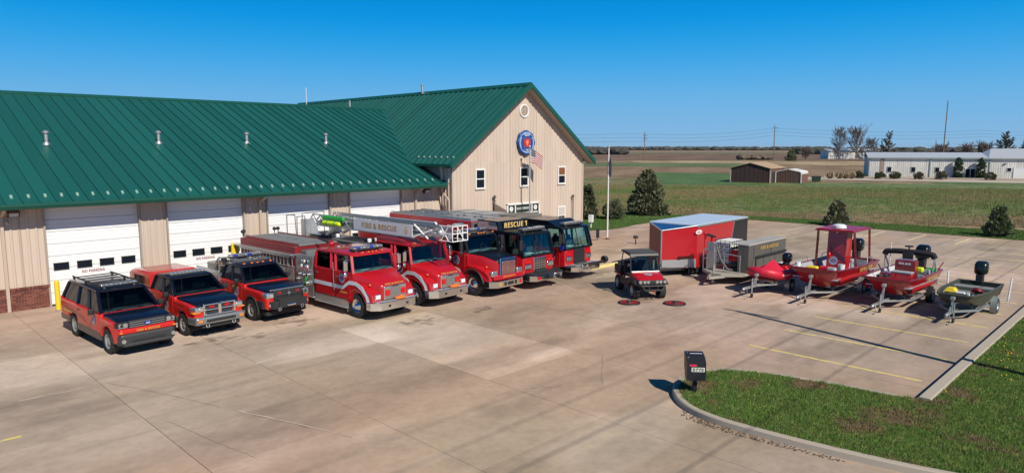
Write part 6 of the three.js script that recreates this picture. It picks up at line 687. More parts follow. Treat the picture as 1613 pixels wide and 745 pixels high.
function hullParts(t, rings, outM, inM, railM) {
  const out = rings.map((r) => r.slice(0, 5)), inn = rings.map((r) => [r[5], r[6], r[7], r[8], r[9], r[10]]), last = rings[rings.length - 1], first = rings[0];
  const back = (r, sgn) => { const p = [], c = [0, r[0][1] - 0.02, r[0][2]]; for (let i = 0; i < 4; i++) p.push(...(sgn > 0 ? [...c, ...r[i], ...r[i + 1]] : [...c, ...r[i + 1], ...r[i]])); const g = new THREE.BufferGeometry(); g.setAttribute('position', new THREE.Float32BufferAttribute(p, 3)); g.computeVertexNormals(); return g; };
  M(t, 'hull', [loft(out, { closed: false, crease: 0.35 }), back(last, 1), back(first, -1)], outM); M(t, 'hull_liner', [loft(inn, { closed: false, crease: 0.35 }), (() => { const z = first[0][2] + 0.04, w = first[4][0]; return bx(w * 1.7, first[4][1] - first[3][1] - 0.1, 0.05, 0, (first[4][1] + first[3][1]) / 2, z); })()], inM);
  for (const s of SX) M(t, 'gunwale', [pipe(rings.map((r) => { const p = r[s > 0 ? 4 : 0]; return [p[0] - s * 0.03, p[1] + 0.005, p[2]]; }), 0.045, 6, 28)], railM); M(t, 'bow_cap', [pipe([[last[0][0], last[0][1], last[0][2]], [0, last[0][1] + 0.01, last[0][2] + 0.04], [last[4][0], last[4][1], last[4][2]]], 0.045, 6, 10)], railM); M(t, 'transom_cap', [bar(first[0], first[4], 0.045)], railM);
}
function outboard(t, x, y, z, k, m = K.black) { const g = G(t, 'outboard_motor', x, y, z); M(g, 'cowling', [loft([rr(0.2 * k, -0.16 * k, 0.16 * k, 0.28 * k, 0.62 * k, 0.08 * k), rr(0.12 * k, -0.24 * k, 0.24 * k, 0.22 * k, 0.78 * k, 0.12 * k), rr(-0.2 * k, -0.27 * k, 0.27 * k, 0.2 * k, 0.84 * k, 0.14 * k), rr(-0.45 * k, -0.22 * k, 0.22 * k, 0.22 * k, 0.76 * k, 0.12 * k), rr(-0.53 * k, -0.12 * k, 0.12 * k, 0.3 * k, 0.66 * k, 0.08 * k)], { crease: 1.2 })], m); M(g, 'midsection', [prof([[-0.38 * k, 0.24 * k], [0.06 * k, 0.24 * k], [-0.02 * k, -0.55 * k], [-0.3 * k, -0.55 * k]], 0.2 * k, 0.03)], K.plastic); M(g, 'lower_unit', [loft([rr(0.1 * k, -0.02, 0.02, -0.76 * k, -0.7 * k, 0.015), rr(-0.1 * k, -0.07 * k, 0.07 * k, -0.82 * k, -0.64 * k, 0.05 * k), rr(-0.4 * k, -0.05 * k, 0.05 * k, -0.8 * k, -0.66 * k, 0.04 * k)])], K.plastic); M(g, 'propeller', [0, 1, 2].map((i) => new THREE.CircleGeometry(0.11 * k, 8).scale(0.6, 1, 1).rotateY(0.5).translate(0, 0.1 * k, 0).rotateZ(i * 2.1).translate(0, -0.73 * k, -0.44 * k)), K.steel); M(g, 'bracket', [rb(0.3 * k, 0.4 * k, 0.14, 0.03, 0, 0.02, 0.12)], K.plastic); M(g, 'stripe', SX.map((s) => bx(0.012, 0.04 * k, 0.42 * k, s * 0.272 * k, 0.5 * k, -0.18 * k)), K.steel); return g; }
function boatTrailer(t, L, b, wheelZ, y, r, o = {}) { // galvanised frame under the hull, tongue ahead of the bow
  const f = o.m || K.galv, tz = o.tongue || 1.0; const g = G(t, 'trailer'); M(g, 'frame', [sqbar([0, y, tz], [0, y, -0.6], 0.09, 0.1), sqbar([0, y, 0.1], [-b * 0.8, y, -0.9], 0.08), sqbar([0, y, 0.1], [b * 0.8, y, -0.9], 0.08), sqbar([-b * 0.8, y, -0.9], [-b * 0.8, y, -L + 0.3], 0.08), sqbar([b * 0.8, y, -0.9], [b * 0.8, y, -L + 0.3], 0.08), sqbar([-b * 0.8, y, wheelZ + 0.8], [b * 0.8, y, wheelZ + 0.8], 0.08), sqbar([-b * 0.8, y, -L + 0.4], [b * 0.8, y, -L + 0.4], 0.08)], f); M(g, 'bunk', SX.map((s) => [sqbar([s * b * 0.5, y + 0.16, -0.8], [s * b * 0.5, y + 0.14, -L + 0.4], 0.1, 0.06), sqbar([s * b * 0.5, y, -1.1], [s * b * 0.5, y + 0.15, -1.1], 0.05), sqbar([s * b * 0.5, y, -L + 0.5], [s * b * 0.5, y + 0.15, -L + 0.5], 0.05)]), K.hose);
  M(g, 'winch_post', [sqbar([0, y, 0.25], [0, y + (o.post || 0.6), 0.1], 0.07), sqbar([0, y, 0.55], [0, y + (o.post || 0.6) * 0.8, 0.14], 0.05), rb(0.16, 0.14, 0.2, 0.03, 0, y + (o.post || 0.6), 0.12)], f); M(g, 'winch_strap', [bar([0, y + (o.post || 0.6), 0.1], [0, y + (o.post || 0.6) + 0.12, -0.12], 0.015)], K.yellow); M(g, 'coupler', [rb(0.12, 0.12, 0.3, 0.04, 0, y, tz + 0.12), new THREE.SphereGeometry(0.07, 10, 8).translate(0, y - 0.02, tz + 0.24)], f); M(g, 'jack', [bar([0.12, 0.14, tz - 0.35], [0.12, y + 0.42, tz - 0.35], 0.032), bar([0.12, y + 0.42, tz - 0.35], [0.24, y + 0.42, tz - 0.35], 0.014)], f); M(g, 'jack_wheel', [cyl(0.1, 0.1, 0.06, 0.12, 0.1, tz - 0.35, 'x', 16)], K.rubber); M(g, 'safety_chain', [pipe([[0.05, y - 0.05, tz], [0.12, 0.12, tz + 0.05], [0.1, 0.03, tz + 0.3]], 0.014)], K.steel);
  for (const s of SX) { for (const z of o.axles || [wheelZ]) { wheel(g, s * (b + 0.02), z, r, 0.2, 'trailer', s); M(g, 'fender', [new THREE.CylinderGeometry(r + 0.1, r + 0.1, 0.24, 18, 1, true, -PI / 2, PI).rotateZ(PI / 2).rotateX(0).translate(s * (b + 0.02), r, z)], o.fender || f); } } M(g, 'axle', (o.axles || [wheelZ]).map((z) => cyl(0.035, 0.035, 2 * b, 0, r, z, 'x', 8)), f);
  if (o.guides) for (const s of SX) M(g, 'guide_post', [...poly([[s * b * 0.8, y, -L + 0.5], [s * (b + 0.28), y, -L + 0.5], [s * (b + 0.3), y + 0.1, -L + 0.5]], 0.025), bar([s * (b + 0.3), y + 0.1, -L + 0.5], [s * (b + 0.34), y + 1.0, -L + 0.35], 0.035)], K.white); return g;
}
const boatThing = (name, label, x, z, deg = -90) => thing(name, label, 'boat', x, 0, z, deg * PI / 180);
{ // inflatable
  const t = boatThing('inflatable_boat', 'small bright red inflatable boat with black outboard between the grey trailer and the largest boat', 31.5, -14.75, -92), y = 0.95, tm = mat(0.56, 0.012, 0.04, 0.5), L = 3.1, b = 0.68;
  const path = []; for (let i = 0; i <= 24; i++) { const a = i / 24, q = a * 2 - 1, e = Math.abs(q); path.push(e > 0.42 ? [Math.sign(q) * b, y - 0.05, -L + (1 - (e - 0.42) / 0.58) * (L - 0.75)] : [b * Math.sin(q / 0.42 * PI / 2), y + 0.16 * Math.cos(q / 0.42 * PI / 2), -0.75 + 0.62 * Math.cos(q / 0.42 * PI / 2)]); }
  M(t, 'air_tube', [pipe(path, 0.22, 14, 60), ...SX.map((s) => new THREE.SphereGeometry(0.22, 14, 10).scale(1, 1, 1.5).translate(s * b, y - 0.05, -L))], tm); M(t, 'floor', [rb(1.1, 0.12, L - 0.7, 0.04, 0, y - 0.22, -L / 2 - 0.1)], K.maroon); M(t, 'bow_canopy', [loft([[[-0.62, y + 0.1, -1.5], [0, y + 0.62, -1.5], [0.62, y + 0.1, -1.5]], [[-0.6, y + 0.14, -0.9], [0, y + 0.46, -0.9], [0.6, y + 0.14, -0.9]], [[-0.3, y + 0.18, -0.3], [0, y + 0.24, -0.25], [0.3, y + 0.18, -0.3]]], { closed: true, crease: 0.3 })], tm); M(t, 'white_stripe', SX.map((s) => rb(0.02, 0.07, 0.9, 0.008, s * (b + 0.215), y - 0.02, -1.3)), K.white); M(t, 'reflector', SX.map((s) => rb(0.02, 0.05, 0.2, 0.008, s * (b + 0.205), y + 0.02, -0.8)), K.white); M(t, 'transom', [rb(1.0, 0.5, 0.06, 0.02, 0, y, -L + 0.35)], K.plastic); M(t, 'thwart_seat', [rb(1.0, 0.1, 0.3, 0.03, 0, y + 0.08, -2.1)], K.redlens); M(t, 'fuel_can', [rb(0.3, 0.3, 0.4, 0.06, 0.15, y + 0.05, -2.5)], K.redlens); M(t, 'grab_rope', [pipe([[-0.9, y + 0.05, -0.8], [-0.93, y - 0.02, -1.2], [-0.9, y + 0.05, -1.7], [-0.93, y - 0.02, -2.2]], 0.012)], K.plastic);
  outboard(t, 0, y + 0.15, -L + 0.2, 0.75); boatTrailer(t, L, 0.62, -2.1, 0.48, 0.3, { tongue: 1.1, post: 0.5 });
}
{ // large boat with tall red console tower
  const t = boatThing('rescue_boat', 'largest red boat with tall red console tower and hard top', 32.25, -12.5, -90), L = 5.4, b = 1.2, y = 1.36;
  hullParts(t, hull(L, b, 0.93, y, { rake: 0.7, bowB: 0.95, v: 0.3, flare: 0.3, sheer: 0.08 }), K.boatRed, K.deck, K.darkred); M(t, 'spray_flare', SX.map((s) => hexa([[s * 1.02, 0.8, -0.7], [s * 1.14, 0.95, -0.3], [s * 1.24, 0.95, -3.9], [s * 1.04, 0.78, -3.9]], [[s * 1.04, 1.0, -0.7], [s * 1.16, 1.1, -0.35], [s * 1.27, 1.1, -3.9], [s * 1.06, 0.95, -3.9]])), mat(0.46, 0.008, 0.014, 0.5));
  M(t, 'deck', [bx(2.1, 0.05, L - 0.5, 0, y - 0.4, -L / 2 - 0.1)], K.deck); M(t, 'bow_deck', [bx(1.85, 0.05, 0.9, 0, y - 0.08, -0.6)], K.deck); M(t, 'keel_plate', [bx(1.3, 0.05, L - 1.4, 0, 0.5, -L / 2 - 0.4)], K.alu);
  const c = M(t, 'console_tower', [hexa([[-0.42, 0.98, -3.6], [0.42, 0.98, -3.6], [0.42, 0.98, -2.75], [-0.42, 0.98, -2.75]].reverse(), [[-0.46, 2.98, -3.6], [0.46, 2.98, -3.6], [0.46, 2.98, -2.95], [-0.46, 2.98, -2.95]].reverse())], K.red); M(c, 'tower_face', [onQuad([[-0.42, 0.98, -2.75], [0.42, 0.98, -2.75], [0.46, 2.98, -2.95], [-0.46, 2.98, -2.95]], 0.04, 0.96, 0.04, 0.97, 0.012, 0.004)], K.boatRed); M(c, 'tower_emblem', [new THREE.CircleGeometry(0.2, 24).rotateX(-0.1).translate(-0.1, 1.5, -2.775)], K.emblem); M(c, 'rail_post', [bar([-0.3, 1.0, -2.6], [-0.3, 2.2, -2.7], 0.02), new THREE.SphereGeometry(0.08, 8, 6).scale(1, 2, 1).translate(-0.25, 1.75, -2.66)], K.redlens); M(c, 'work_light', [new THREE.SphereGeometry(0.07, 10, 6).translate(0, 2.92, -2.85)], K.lamp);
  const ht = M(t, 'hard_top', [rb(1.75, 0.07, 2.3, 0.03, 0, 3.04, -3.6)], mat(0.32, 0.01, 0.035, 0.35)); M(ht, 'edge_frame', [...SX.map((s) => bar([s * 0.88, 3.0, -2.4], [s * 0.88, 3.0, -4.9], 0.03)), bar([-0.88, 3.0, -2.42], [0.88, 3.0, -2.42], 0.03)], K.darkred); M(t, 'radar_dome', [cyl(0.32, 0.3, 0.12, 0, 3.16, -3.1, 'y', 24), cyl(0.3, 0.2, 0.06, 0, 3.25, -3.1, 'y', 24)], K.white);
  for (const s of SX) { const l = ladderSet(t, 'tower_leg', [s * 0.95, 1.2, -2.75 - (s > 0 ? 1.9 : 0)], [s * 0.84, 3.0, -2.6 - (s > 0 ? 2.1 : 0)], 0.16, 9, 0.018, K.darkred, [0, 0, -1]); } ladderSet(t, 'tower_leg', [0.95, 1.2, -2.75], [0.84, 3.0, -2.6], 0.16, 9, 0.018, K.darkred, [0, 0, -1]); ladderSet(t, 'tower_leg', [-0.95, 1.2, -4.7], [-0.84, 3.0, -4.75], 0.16, 9, 0.018, K.darkred, [0, 0, -1]);
  M(t, 'seat_box', [rb(0.8, 0.5, 0.5, 0.05, 0, 1.2, -4.2)], K.deck); M(t, 'white_bucket', [cyl(0.14, 0.16, 0.3, 0.75, y + 0.05, -1.5, 'y', 16)], K.white); M(t, 'white_bucket', [cyl(0.12, 0.13, 0.26, -1.0, y + 0.08, -0.8, 'y', 16)], K.white); M(t, 'bow_gear', [rb(0.5, 0.16, 0.3, 0.06, -0.35, y + 0.0, -0.9)], K.yellow); M(t, 'bow_gear', [rb(0.5, 0.2, 0.4, 0.08, 0.1, y - 0.02, -1.3)], K.redlens); M(t, 'bow_gear', [rb(0.4, 0.2, 0.3, 0.08, 0.5, y, -1.0)], K.deck); for (const s of SX) { M(t, 'hand_rail', [...poly([[s * 1.1, y, -1.5], [s * 1.08, y + 0.28, -1.6], [s * 1.08, y + 0.28, -2.1], [s * 1.1, y, -2.2]], 0.02), ...poly([[s * 1.1, y, -3.9], [s * 1.08, y + 0.28, -4.0], [s * 1.08, y + 0.28, -4.6], [s * 1.1, y, -4.7]], 0.02)], K.alu); M(t, 'lettering', [decalText('FIRE & RESCUE', 0.17, 1.7, s * 1.2, 1.2, -3.5, s).rotateZ(0)], K.gold); } outboard(t, 0, y + 0.1, -L - 0.25, 1.05); boatTrailer(t, L, 1.12, -3.6, 0.36, 0.34, { tongue: 1.3, post: 0.75, axles: [-3.3, -4.1] });
}
{ // console boat with folded canvas top
  const t = boatThing('console_boat', 'dark red console boat with a rolled black canvas top', 32.65, -9.5, -91), L = 4.5, b = 1.05, y = 1.3;
  hullParts(t, hull(L, b, 0.88, y, { rake: 0.75, bowB: 0.92, v: 0.3, flare: 0.3, sheer: 0.02 }), K.boatRed, mat(0.5, 0.5, 0.52, 0.7), K.darkred); M(t, 'spray_flare', SX.map((s) => hexa([[s * 0.9, 0.72, -0.6], [s * 1.0, 0.88, -0.25], [s * 1.1, 0.86, -2.9], [s * 0.9, 0.7, -2.9]], [[s * 0.93, 0.92, -0.6], [s * 1.03, 1.04, -0.3], [s * 1.13, 1.02, -2.9], [s * 0.93, 0.88, -2.9]])), mat(0.46, 0.008, 0.014, 0.5)); M(t, 'deck', [bx(1.85, 0.05, L - 0.5, 0, y - 0.36, -L / 2 - 0.1)], K.deck);
  const c = M(t, 'console', [rb(0.85, 0.9, 0.5, 0.05, 0.1, y + 0.15, -2.4)], K.darkred); M(c, 'lettering', [text('BELAIR', 0.1, 0.5, 0.01).translate(0.1, y + 0.46, -2.143)], K.white); M(t, 'seat', [rb(0.85, 0.35, 0.4, 0.05, 0.1, y - 0.12, -1.9)], K.red); M(t, 'seat_cushion', [rb(0.85, 0.08, 0.42, 0.03, 0.1, y + 0.1, -1.9)], K.deck); M(t, 'side_locker', [rb(0.6, 0.3, 0.6, 0.05, -0.45, y - 0.1, -1.8)], K.darkred); M(t, 'chart_screen', [rb(0.45, 0.3, 0.1, 0.03, 0.1, y + 0.78, -2.5)], K.plastic); M(t, 'fuel_tank', [rb(0.5, 0.25, 0.35, 0.06, 0.6, y, -3.2)], K.deck); M(t, 'life_vest', [rb(0.3, 0.25, 0.25, 0.08, 0.55, y + 0.15, -2.8)], K.hiviz); M(t, 'gear_bag', [rb(0.5, 0.2, 0.3, 0.08, 0.75, y + 0.02, -3.8)], K.green); M(t, 'trolling_motor', [bar([-0.5, y - 0.2, -1.5], [-0.65, y + 0.5, -1.0], 0.025), rb(0.2, 0.14, 0.2, 0.05, -0.45, y - 0.05, -1.4)], K.plastic);
  const bt = G(t, 'canvas_top'); M(bt, 'canvas_roll', [pipe([[-1.05, 1.98, -3.05], [-0.98, 2.14, -3.05], [-0.5, 2.19, -3.05], [0.5, 2.19, -3.05], [0.98, 2.14, -3.05], [1.05, 1.98, -3.05]], 0.13, 10, 40)], K.canvas); for (const s of SX) M(bt, 'leg', [bar([s * 1.0, y, -3.6], [s * 1.04, 2.0, -3.05], 0.03), bar([s * 1.0, y, -3.0], [s * 1.04, 2.0, -3.05], 0.03)], mat(0.4, 0.42, 0.5, 0.4, 0.4)); M(t, 'whip_antenna', [bar([-0.8, y, -3.0], [-0.78, y + 1.3, -3.0], 0.022)], K.white); M(t, 'mast_light', [cyl(0.18, 0.18, 0.05, -0.1, 2.42, -3.3, 'y', 14), bar([-0.1, 2.15, -3.3], [-0.1, 2.42, -3.3], 0.03)], K.plastic);
  for (const s of SX) M(t, 'lettering', [decalText('FIRE & RESCUE', 0.16, 1.4, s * 1.05, 1.14, -3.0, s)], K.gold); outboard(t, 0.1, y + 0.15, -L - 0.15, 1.1); M(t, 'stern_rail', [bar([0.95, y, -3.9], [1.05, y + 0.35, -4.5], 0.025)], K.darkred); boatTrailer(t, L, 1.0, -3.0, 0.36, 0.32, { tongue: 1.2, post: 0.7, fender: K.plastic });
}
{ // jon boat
  const t = boatThing('jon_boat', 'olive flat-bottomed jon boat with white trailer guide posts, nearest the kerb', 32.3, -6.82, -91), L = 4.3, b = 0.88, y = 1.02;
  hullParts(t, hull(L, b, 0.46, y, { rake: 0.8, bowB: 0.7, v: 0.05, flare: 0.14, sheer: 0.05 }), K.olive, K.oliveDark, K.olive); M(t, 'bow_deck', [bx(1.1, 0.04, 0.55, 0, y - 0.02, -0.35)], K.olive); M(t, 'bench', [rb(1.5, 0.08, 0.35, 0.02, 0, y - 0.12, -2.0), rb(1.55, 0.08, 0.6, 0.02, 0, y - 0.1, -3.3)], mat(0.22, 0.23, 0.22, 0.7, 0.1)); M(t, 'yellow_float', [hexa([[-0.62, y - 0.02, -1.0], [-0.2, y - 0.02, -1.05], [-0.22, y - 0.02, -1.6], [-0.62, y - 0.02, -1.55]], [[-0.52, y + 0.14, -1.05], [-0.3, y + 0.14, -1.1], [-0.3, y + 0.12, -1.5], [-0.52, y + 0.12, -1.5]])], K.yellow); M(t, 'rope_coil', [0, 1, 2].map((i) => new THREE.TorusGeometry(0.2 - i * 0.03, 0.035, 6, 20).rotateX(PI / 2 - 0.4).translate(0.45, y + 0.02 + i * 0.05, -1.6)), K.darkred); M(t, 'anchor', [rb(0.35, 0.1, 0.16, 0.04, 0.05, y + 0.03, -0.75), rb(0.14, 0.14, 0.14, 0.04, 0.35, y + 0.03, -0.6)], K.paper); M(t, 'cleat', [rb(0.05, 0.05, 0.18, 0.02, -0.5, y + 0.05, -0.5), rb(0.05, 0.05, 0.18, 0.02, 0.55, y + 0.05, -0.5)], K.alu); outboard(t, -0.05, y + 0.12, -L - 0.1, 0.95, mat(0.008, 0.016, 0.016, 0.25)); boatTrailer(t, L, 0.86, -2.9, 0.4, 0.31, { tongue: 0.7, post: 0.55, guides: true, m: mat(0.3, 0.34, 0.34, 0.5, 0.5) });
}
// ---------------------------------------------------------------- small things
{ // double drop box with house number
  const t = thing('mail_box', 'black metal drop box numbered 5775 on a post at the grass tip', 'mailbox', 17.1, 0.14, -9.72, -50 * PI / 180), bm = mat(0.018, 0.021, 0.026, 0.42, 0.2);
  M(t, 'post', [rb(0.12, 0.62, 0.12, 0.01, 0, 0.3, 0)], bm); M(t, 'box', [prof([[-0.3, 0.75], [-0.34, 1.1], [0.02, 1.06], [0.24, 0.94], [0.24, 0.42], [-0.1, 0.42]], 0.52, 0.012)], bm); M(t, 'seam', [bx(0.53, 0.012, 0.012, 0, 1.08, -0.1)], K.plastic); M(t, 'label_strip', [bx(0.34, 0.004, 0.04, 0.04, 1.086, -0.16)], K.paper); M(t, 'red_flag', [bx(0.2, 0.05, 0.012, -0.1, 0.86, 0.248)], mat(0.6, 0.03, 0.08, 0.5)); const pl = M(t, 'number_plate', [bx(0.36, 0.12, 0.012, 0.04, 0.74, 0.248)], mat(0.6, 0.62, 0.55, 0.5)); M(pl, 'numerals', [text('5775', 0.085, 0.3, 0.006).translate(0.04, 0.74, 0.254)], K.plastic); M(t, 'hinge', [cyl(0.03, 0.03, 0.02, -0.2, 1.09, -0.24), cyl(0.03, 0.03, 0.02, -0.2, 1.04, 0.06)], K.chrome);
}
for (const [x, l] of [[7.15, 'yellow steel bollard beside the leftmost bay door'], [12.32, 'yellow steel bollard behind the pickup topper']]) { const t = thing('bollard', l, 'bollard', x, 0, -34.85, 0, 'yellow bollards'); M(t, 'post', [cyl(0.1, 0.1, 1.22, 0, 0.61, 0, 'y', 18)], K.yellow); M(t, 'cap', [new THREE.SphereGeometry(0.1, 18, 6, 0, 2 * PI, 0, PI / 2).translate(0, 1.22, 0)], K.yellow); M(t, 'base_ring', [cyl(0.14, 0.14, 0.02, 0, 0.012, 0, 'y', 18)], K.steel); }
{ const t = thing('wheel_stop', 'long yellow concrete wheel stop beside the last engine', 'wheel stop', 32.8, 0, -24.75, 0); M(t, 'beam', [prof([[-0.09, 0.004], [-0.05, 0.15], [0.05, 0.15], [0.09, 0.004]], 2.9, 0.012).rotateY(0)], yel); M(t, 'spike', [cyl(0.02, 0.02, 0.02, -1.1, 0.155, 0), cyl(0.02, 0.02, 0.02, 1.1, 0.155, 0)], K.steel); }
{ // flagpoles
  const waving = (w, h, m, amp) => { const g = new THREE.PlaneGeometry(w, h, 18, 8), p = g.attributes.position; for (let i = 0; i < p.count; i++) { const u = (p.getX(i) + w / 2) / w, v = p.getY(i); p.setXYZ(i, u * w * 0.86, v - u * u * 0.42 - u * 0.1, Math.sin(u * 7 + v) * amp * u); } g.computeVertexNormals(); return g; };
  const t = thing('flagpole', 'silver flagpole with a waving stars and stripes before the gable', 'flagpole', 35.75, 0, -33.75); M(t, 'pole', [cyl(0.055, 0.035, 7.0, 0, 3.5, 0, 'y', 14)], K.galv); M(t, 'ball_finial', [new THREE.SphereGeometry(0.09, 14, 10).translate(0, 7.05, 0)], K.galv); M(t, 'halyard', [bar([0.09, 1.2, 0], [0.07, 6.9, 0], 0.008, 4)], K.paper); M(t, 'base_collar', [cyl(0.14, 0.1, 0.12, 0, 0.06, 0)], K.galv);
  const f = thing('national_flag', 'red white and blue flag blowing to the right on the flagpole', 'flag', 35.83, 6.4, -33.72, 0); M(f, 'cloth', [waving(1.35, 0.92, 0, 0.09)], K.usflag); M(f, 'header_band', [bx(0.03, 0.92, 0.012, 0, 0, 0)], K.paper);
  const t2 = thing('flagpole', 'white flagpole standing alone at the back edge of the lot', 'flagpole', 42.82, 0, -32.2); M(t2, 'pole', [cyl(0.06, 0.04, 7.0, 0, 3.5, 0, 'y', 14)], mat(0.7, 0.7, 0.68, 0.5)); M(t2, 'ball_finial', [new THREE.SphereGeometry(0.09, 12, 8).translate(0, 7.05, 0)], K.galv); M(t2, 'base_plate', [bx(0.34, 0.03, 0.34, 0, 0.017, 0), cyl(0.1, 0.08, 0.12, 0, 0.08, 0)], mat(0.2, 0.06, 0.05, 0.6)); const f2 = thing('furled_flag', 'dark blue flag hanging limp on the white flagpole', 'flag', 42.9, 5.5, -32.18); M(f2, 'cloth', [loft([0, 1, 2, 3, 4, 5, 6].map((i) => { const y = 0.75 - i * 0.25, r = [0.05, 0.1, 0.12, 0.12, 0.13, 0.12, 0.05][i], o = []; for (let k = 0; k < 14; k++) { const a = k / 14 * 2 * PI, q = r * (1 + 0.35 * Math.cos(a * 4 + i * 0.4)); o.push([Math.cos(a) * q + 0.02, -y * -1, Math.sin(a) * q]); } return o; }).map((r, i) => r.map((p) => [p[0], 0.75 - i * 0.25, p[2]])))], mat(0.02, 0.025, 0.05, 0.85));
}
{ const t = thing('utility_box', 'small white utility cabinet on a stub post beside the lawn', 'utility box', 47.6, 0, -37.6, 0.4); M(t, 'cabinet', [rb(0.55, 0.62, 0.35, 0.03, 0, 0.85, 0)], K.paper); M(t, 'stub_post', [cyl(0.06, 0.06, 0.6, 0, 0.3, 0)], K.paper); M(t, 'lid_lip', [rb(0.58, 0.05, 0.38, 0.02, 0, 1.15, 0)], K.paper); }
{ const t = thing('spotlight', 'small black ground spotlight near the enclosed trailer', 'light', 42.25, 0, -29.2, 0.5); M(t, 'stake', [cyl(0.04, 0.04, 0.36, 0, 0.18, 0), cyl(0.12, 0.12, 0.03, 0, 0.016, 0)], K.plastic); M(t, 'lamp_head', [cyl(0.13, 0.09, 0.32, 0, 0.5, 0, 'z', 14).rotateX(0)], K.plastic); M(t, 'lens', [cyl(0.11, 0.11, 0.02, 0, 0.5, -0.16, 'z', 14)], K.lamp); }

// ---------------------------------------------------------------- plants
function leaves(seed, n, shape, size, cols, up = 0.3) { // many small faces through a volume; shape(r) gives [x, y, z, nx, ny, nz]
  const r = rng(seed), p = [], c = []; 
  for (let i = 0; i < n; i++) { const s = shape(r); if (!s) continue; const [x, y, z, nx, ny, nz] = s, d = V(nx + (r() - 0.5) * 1.1, ny + up + (r() - 0.5) * 0.8, nz + (r() - 0.5) * 1.1).normalize(), e = V(r() - 0.5, r() - 0.5, r() - 0.5).cross(d).normalize(), l = size * (0.6 + r() * 0.8), w = l * (0.22 + r() * 0.2), k = cols[Math.floor(r() * cols.length)], j = 0.75 + r() * 0.5;
    const a = V(x, y, z), t = a.clone().addScaledVector(d, l), m = a.clone().addScaledVector(d, l * 0.45), q1 = m.clone().addScaledVector(e, w), q2 = m.clone().addScaledVector(e, -w); p.push(...a.toArray(), ...q1.toArray(), ...t.toArray(), ...a.toArray(), ...t.toArray(), ...q2.toArray()); for (let q = 0; q < 6; q++) c.push(k[0] * j, k[1] * j, k[2] * j); }
  const g = new THREE.BufferGeometry(); g.setAttribute('position', new THREE.Float32BufferAttribute(p, 3)); g.setAttribute('color', new THREE.Float32BufferAttribute(c, 3)); g.computeVertexNormals(); return g;
}
const leafM = new THREE.MeshPhysicalMaterial({ color: C(1, 1, 1), vertexColors: true, roughness: 0.9, transmission: 0.25, thickness: 0, side: THREE.DoubleSide }), barkM = mat(0.1, 0.075, 0.055, 0.95);
const cone = (h, w, seed, clumps, y0 = 0.1, pow = 0.8) => { // conical crown made of clumps
  const q = rng(seed), cl = []; for (let i = 0; i < clumps; i++) { const t = Math.pow(q(), 1.25), a = q() * 6.283, R = w / 2 * Math.pow(1 - t, pow) * (0.78 + 0.25 * Math.min(1, t * 6)) * (0.8 + q() * 0.35); cl.push([Math.cos(a) * R * (0.55 + q() * 0.45), y0 + t * (h - y0), Math.sin(a) * R * (0.55 + q() * 0.45), 0.1 * w * (0.5 + q()) * (1.15 - t * 0.6)]); }
  return (r) => { const c = cl[Math.floor(r() * cl.length)], u = r() * 2 - 1, a = r() * 6.283, s = Math.sqrt(1 - u * u), k = c[3] * Math.cbrt(0.3 + 0.7 * r()), nx = s * Math.cos(a), nz = s * Math.sin(a); return [c[0] + nx * k, Math.max(0.05, c[1] + u * k), c[2] + nz * k, nx + c[0] / w, u * 0.5 + 0.3, nz + c[2] / w]; };
};
const ball = (h, w, seed, clumps) => { const q = rng(seed), cl = []; for (let i = 0; i < clumps; i++) { const u = q() * 1.7 - 0.7, a = q() * 6.283, s = Math.sqrt(Math.max(0, 1 - u * u)), k = 0.62 + q() * 0.42; cl.push([Math.cos(a) * s * w / 2 * k, h * 0.46 + u * h * 0.5 * k, Math.sin(a) * s * w / 2 * k, 0.13 * w * (0.6 + q() * 0.8)]); } return (r) => { const c = cl[Math.floor(r() * cl.length)], u = r() * 2 - 1, a = r() * 6.283, s = Math.sqrt(1 - u * u), k = c[3] * Math.cbrt(r()), nx = s * Math.cos(a), nz = s * Math.sin(a); return [c[0] + nx * k, Math.max(0.04, c[1] + u * k), c[2] + nz * k, nx + c[0] / w, u + 0.2, nz + c[2] / w]; }; };
const dkGreen = [[0.14, 0.165, 0.075], [0.18, 0.195, 0.085], [0.11, 0.135, 0.065], [0.24, 0.21, 0.11]], yGreen = [[0.06, 0.075, 0.02], [0.085, 0.09, 0.03], [0.045, 0.06, 0.02]], arbor = [[0.03, 0.065, 0.02], [0.04, 0.08, 0.025]], brownS = [[0.09, 0.08, 0.04], [0.06, 0.065, 0.028], [0.12, 0.085, 0.05]];
function plant(name, label, cat, x, z, y, h, shape, n, size, cols, group, trunk = 0.08) { const t = thing(name, label, cat, x, y, z, 0, group), m = sh(new THREE.Mesh(leaves(x * 7 + z, n, shape, size, cols), leafM)); m.name = 'crown'; t.add(m); M(t, 'trunk', [cyl(trunk, trunk * 0.4, h * 0.8, 0, h * 0.4, 0, 'y', 8)], barkM); return t; }
plant('juniper_tree', 'tall dark juniper standing behind the white flagpole', 'tree', 61.2, -40.9, 0, 4.9, cone(4.4, 3.7, 5, 190, 0.1, 0.55), 14000, 0.34, dkGreen, 0, 0.14);
plant('round_shrub', 'rounded dark shrub left of the tall juniper', 'shrub', 55.1, -40.7, 0, 1.8, ball(1.9, 2.1, 6, 50), 8000, 0.13, dkGreen);
plant('corner_shrub', 'upright evergreen shrub at the corner of the gable wall', 'shrub', 53.4, -42.6, 0, 3.2, cone(3.3, 2.4, 7, 70, 0.1, 0.6), 10000, 0.16, [[0.075, 0.1, 0.035], [0.055, 0.08, 0.03], [0.12, 0.125, 0.05]]);
plant('small_pine', 'small bushy pine behind the largest boat tower', 'tree', 64.9, -23.2, 0.02, 2.2, cone(2.1, 2.0, 8, 70, 0.05, 0.85), 3200, 0.34, dkGreen);
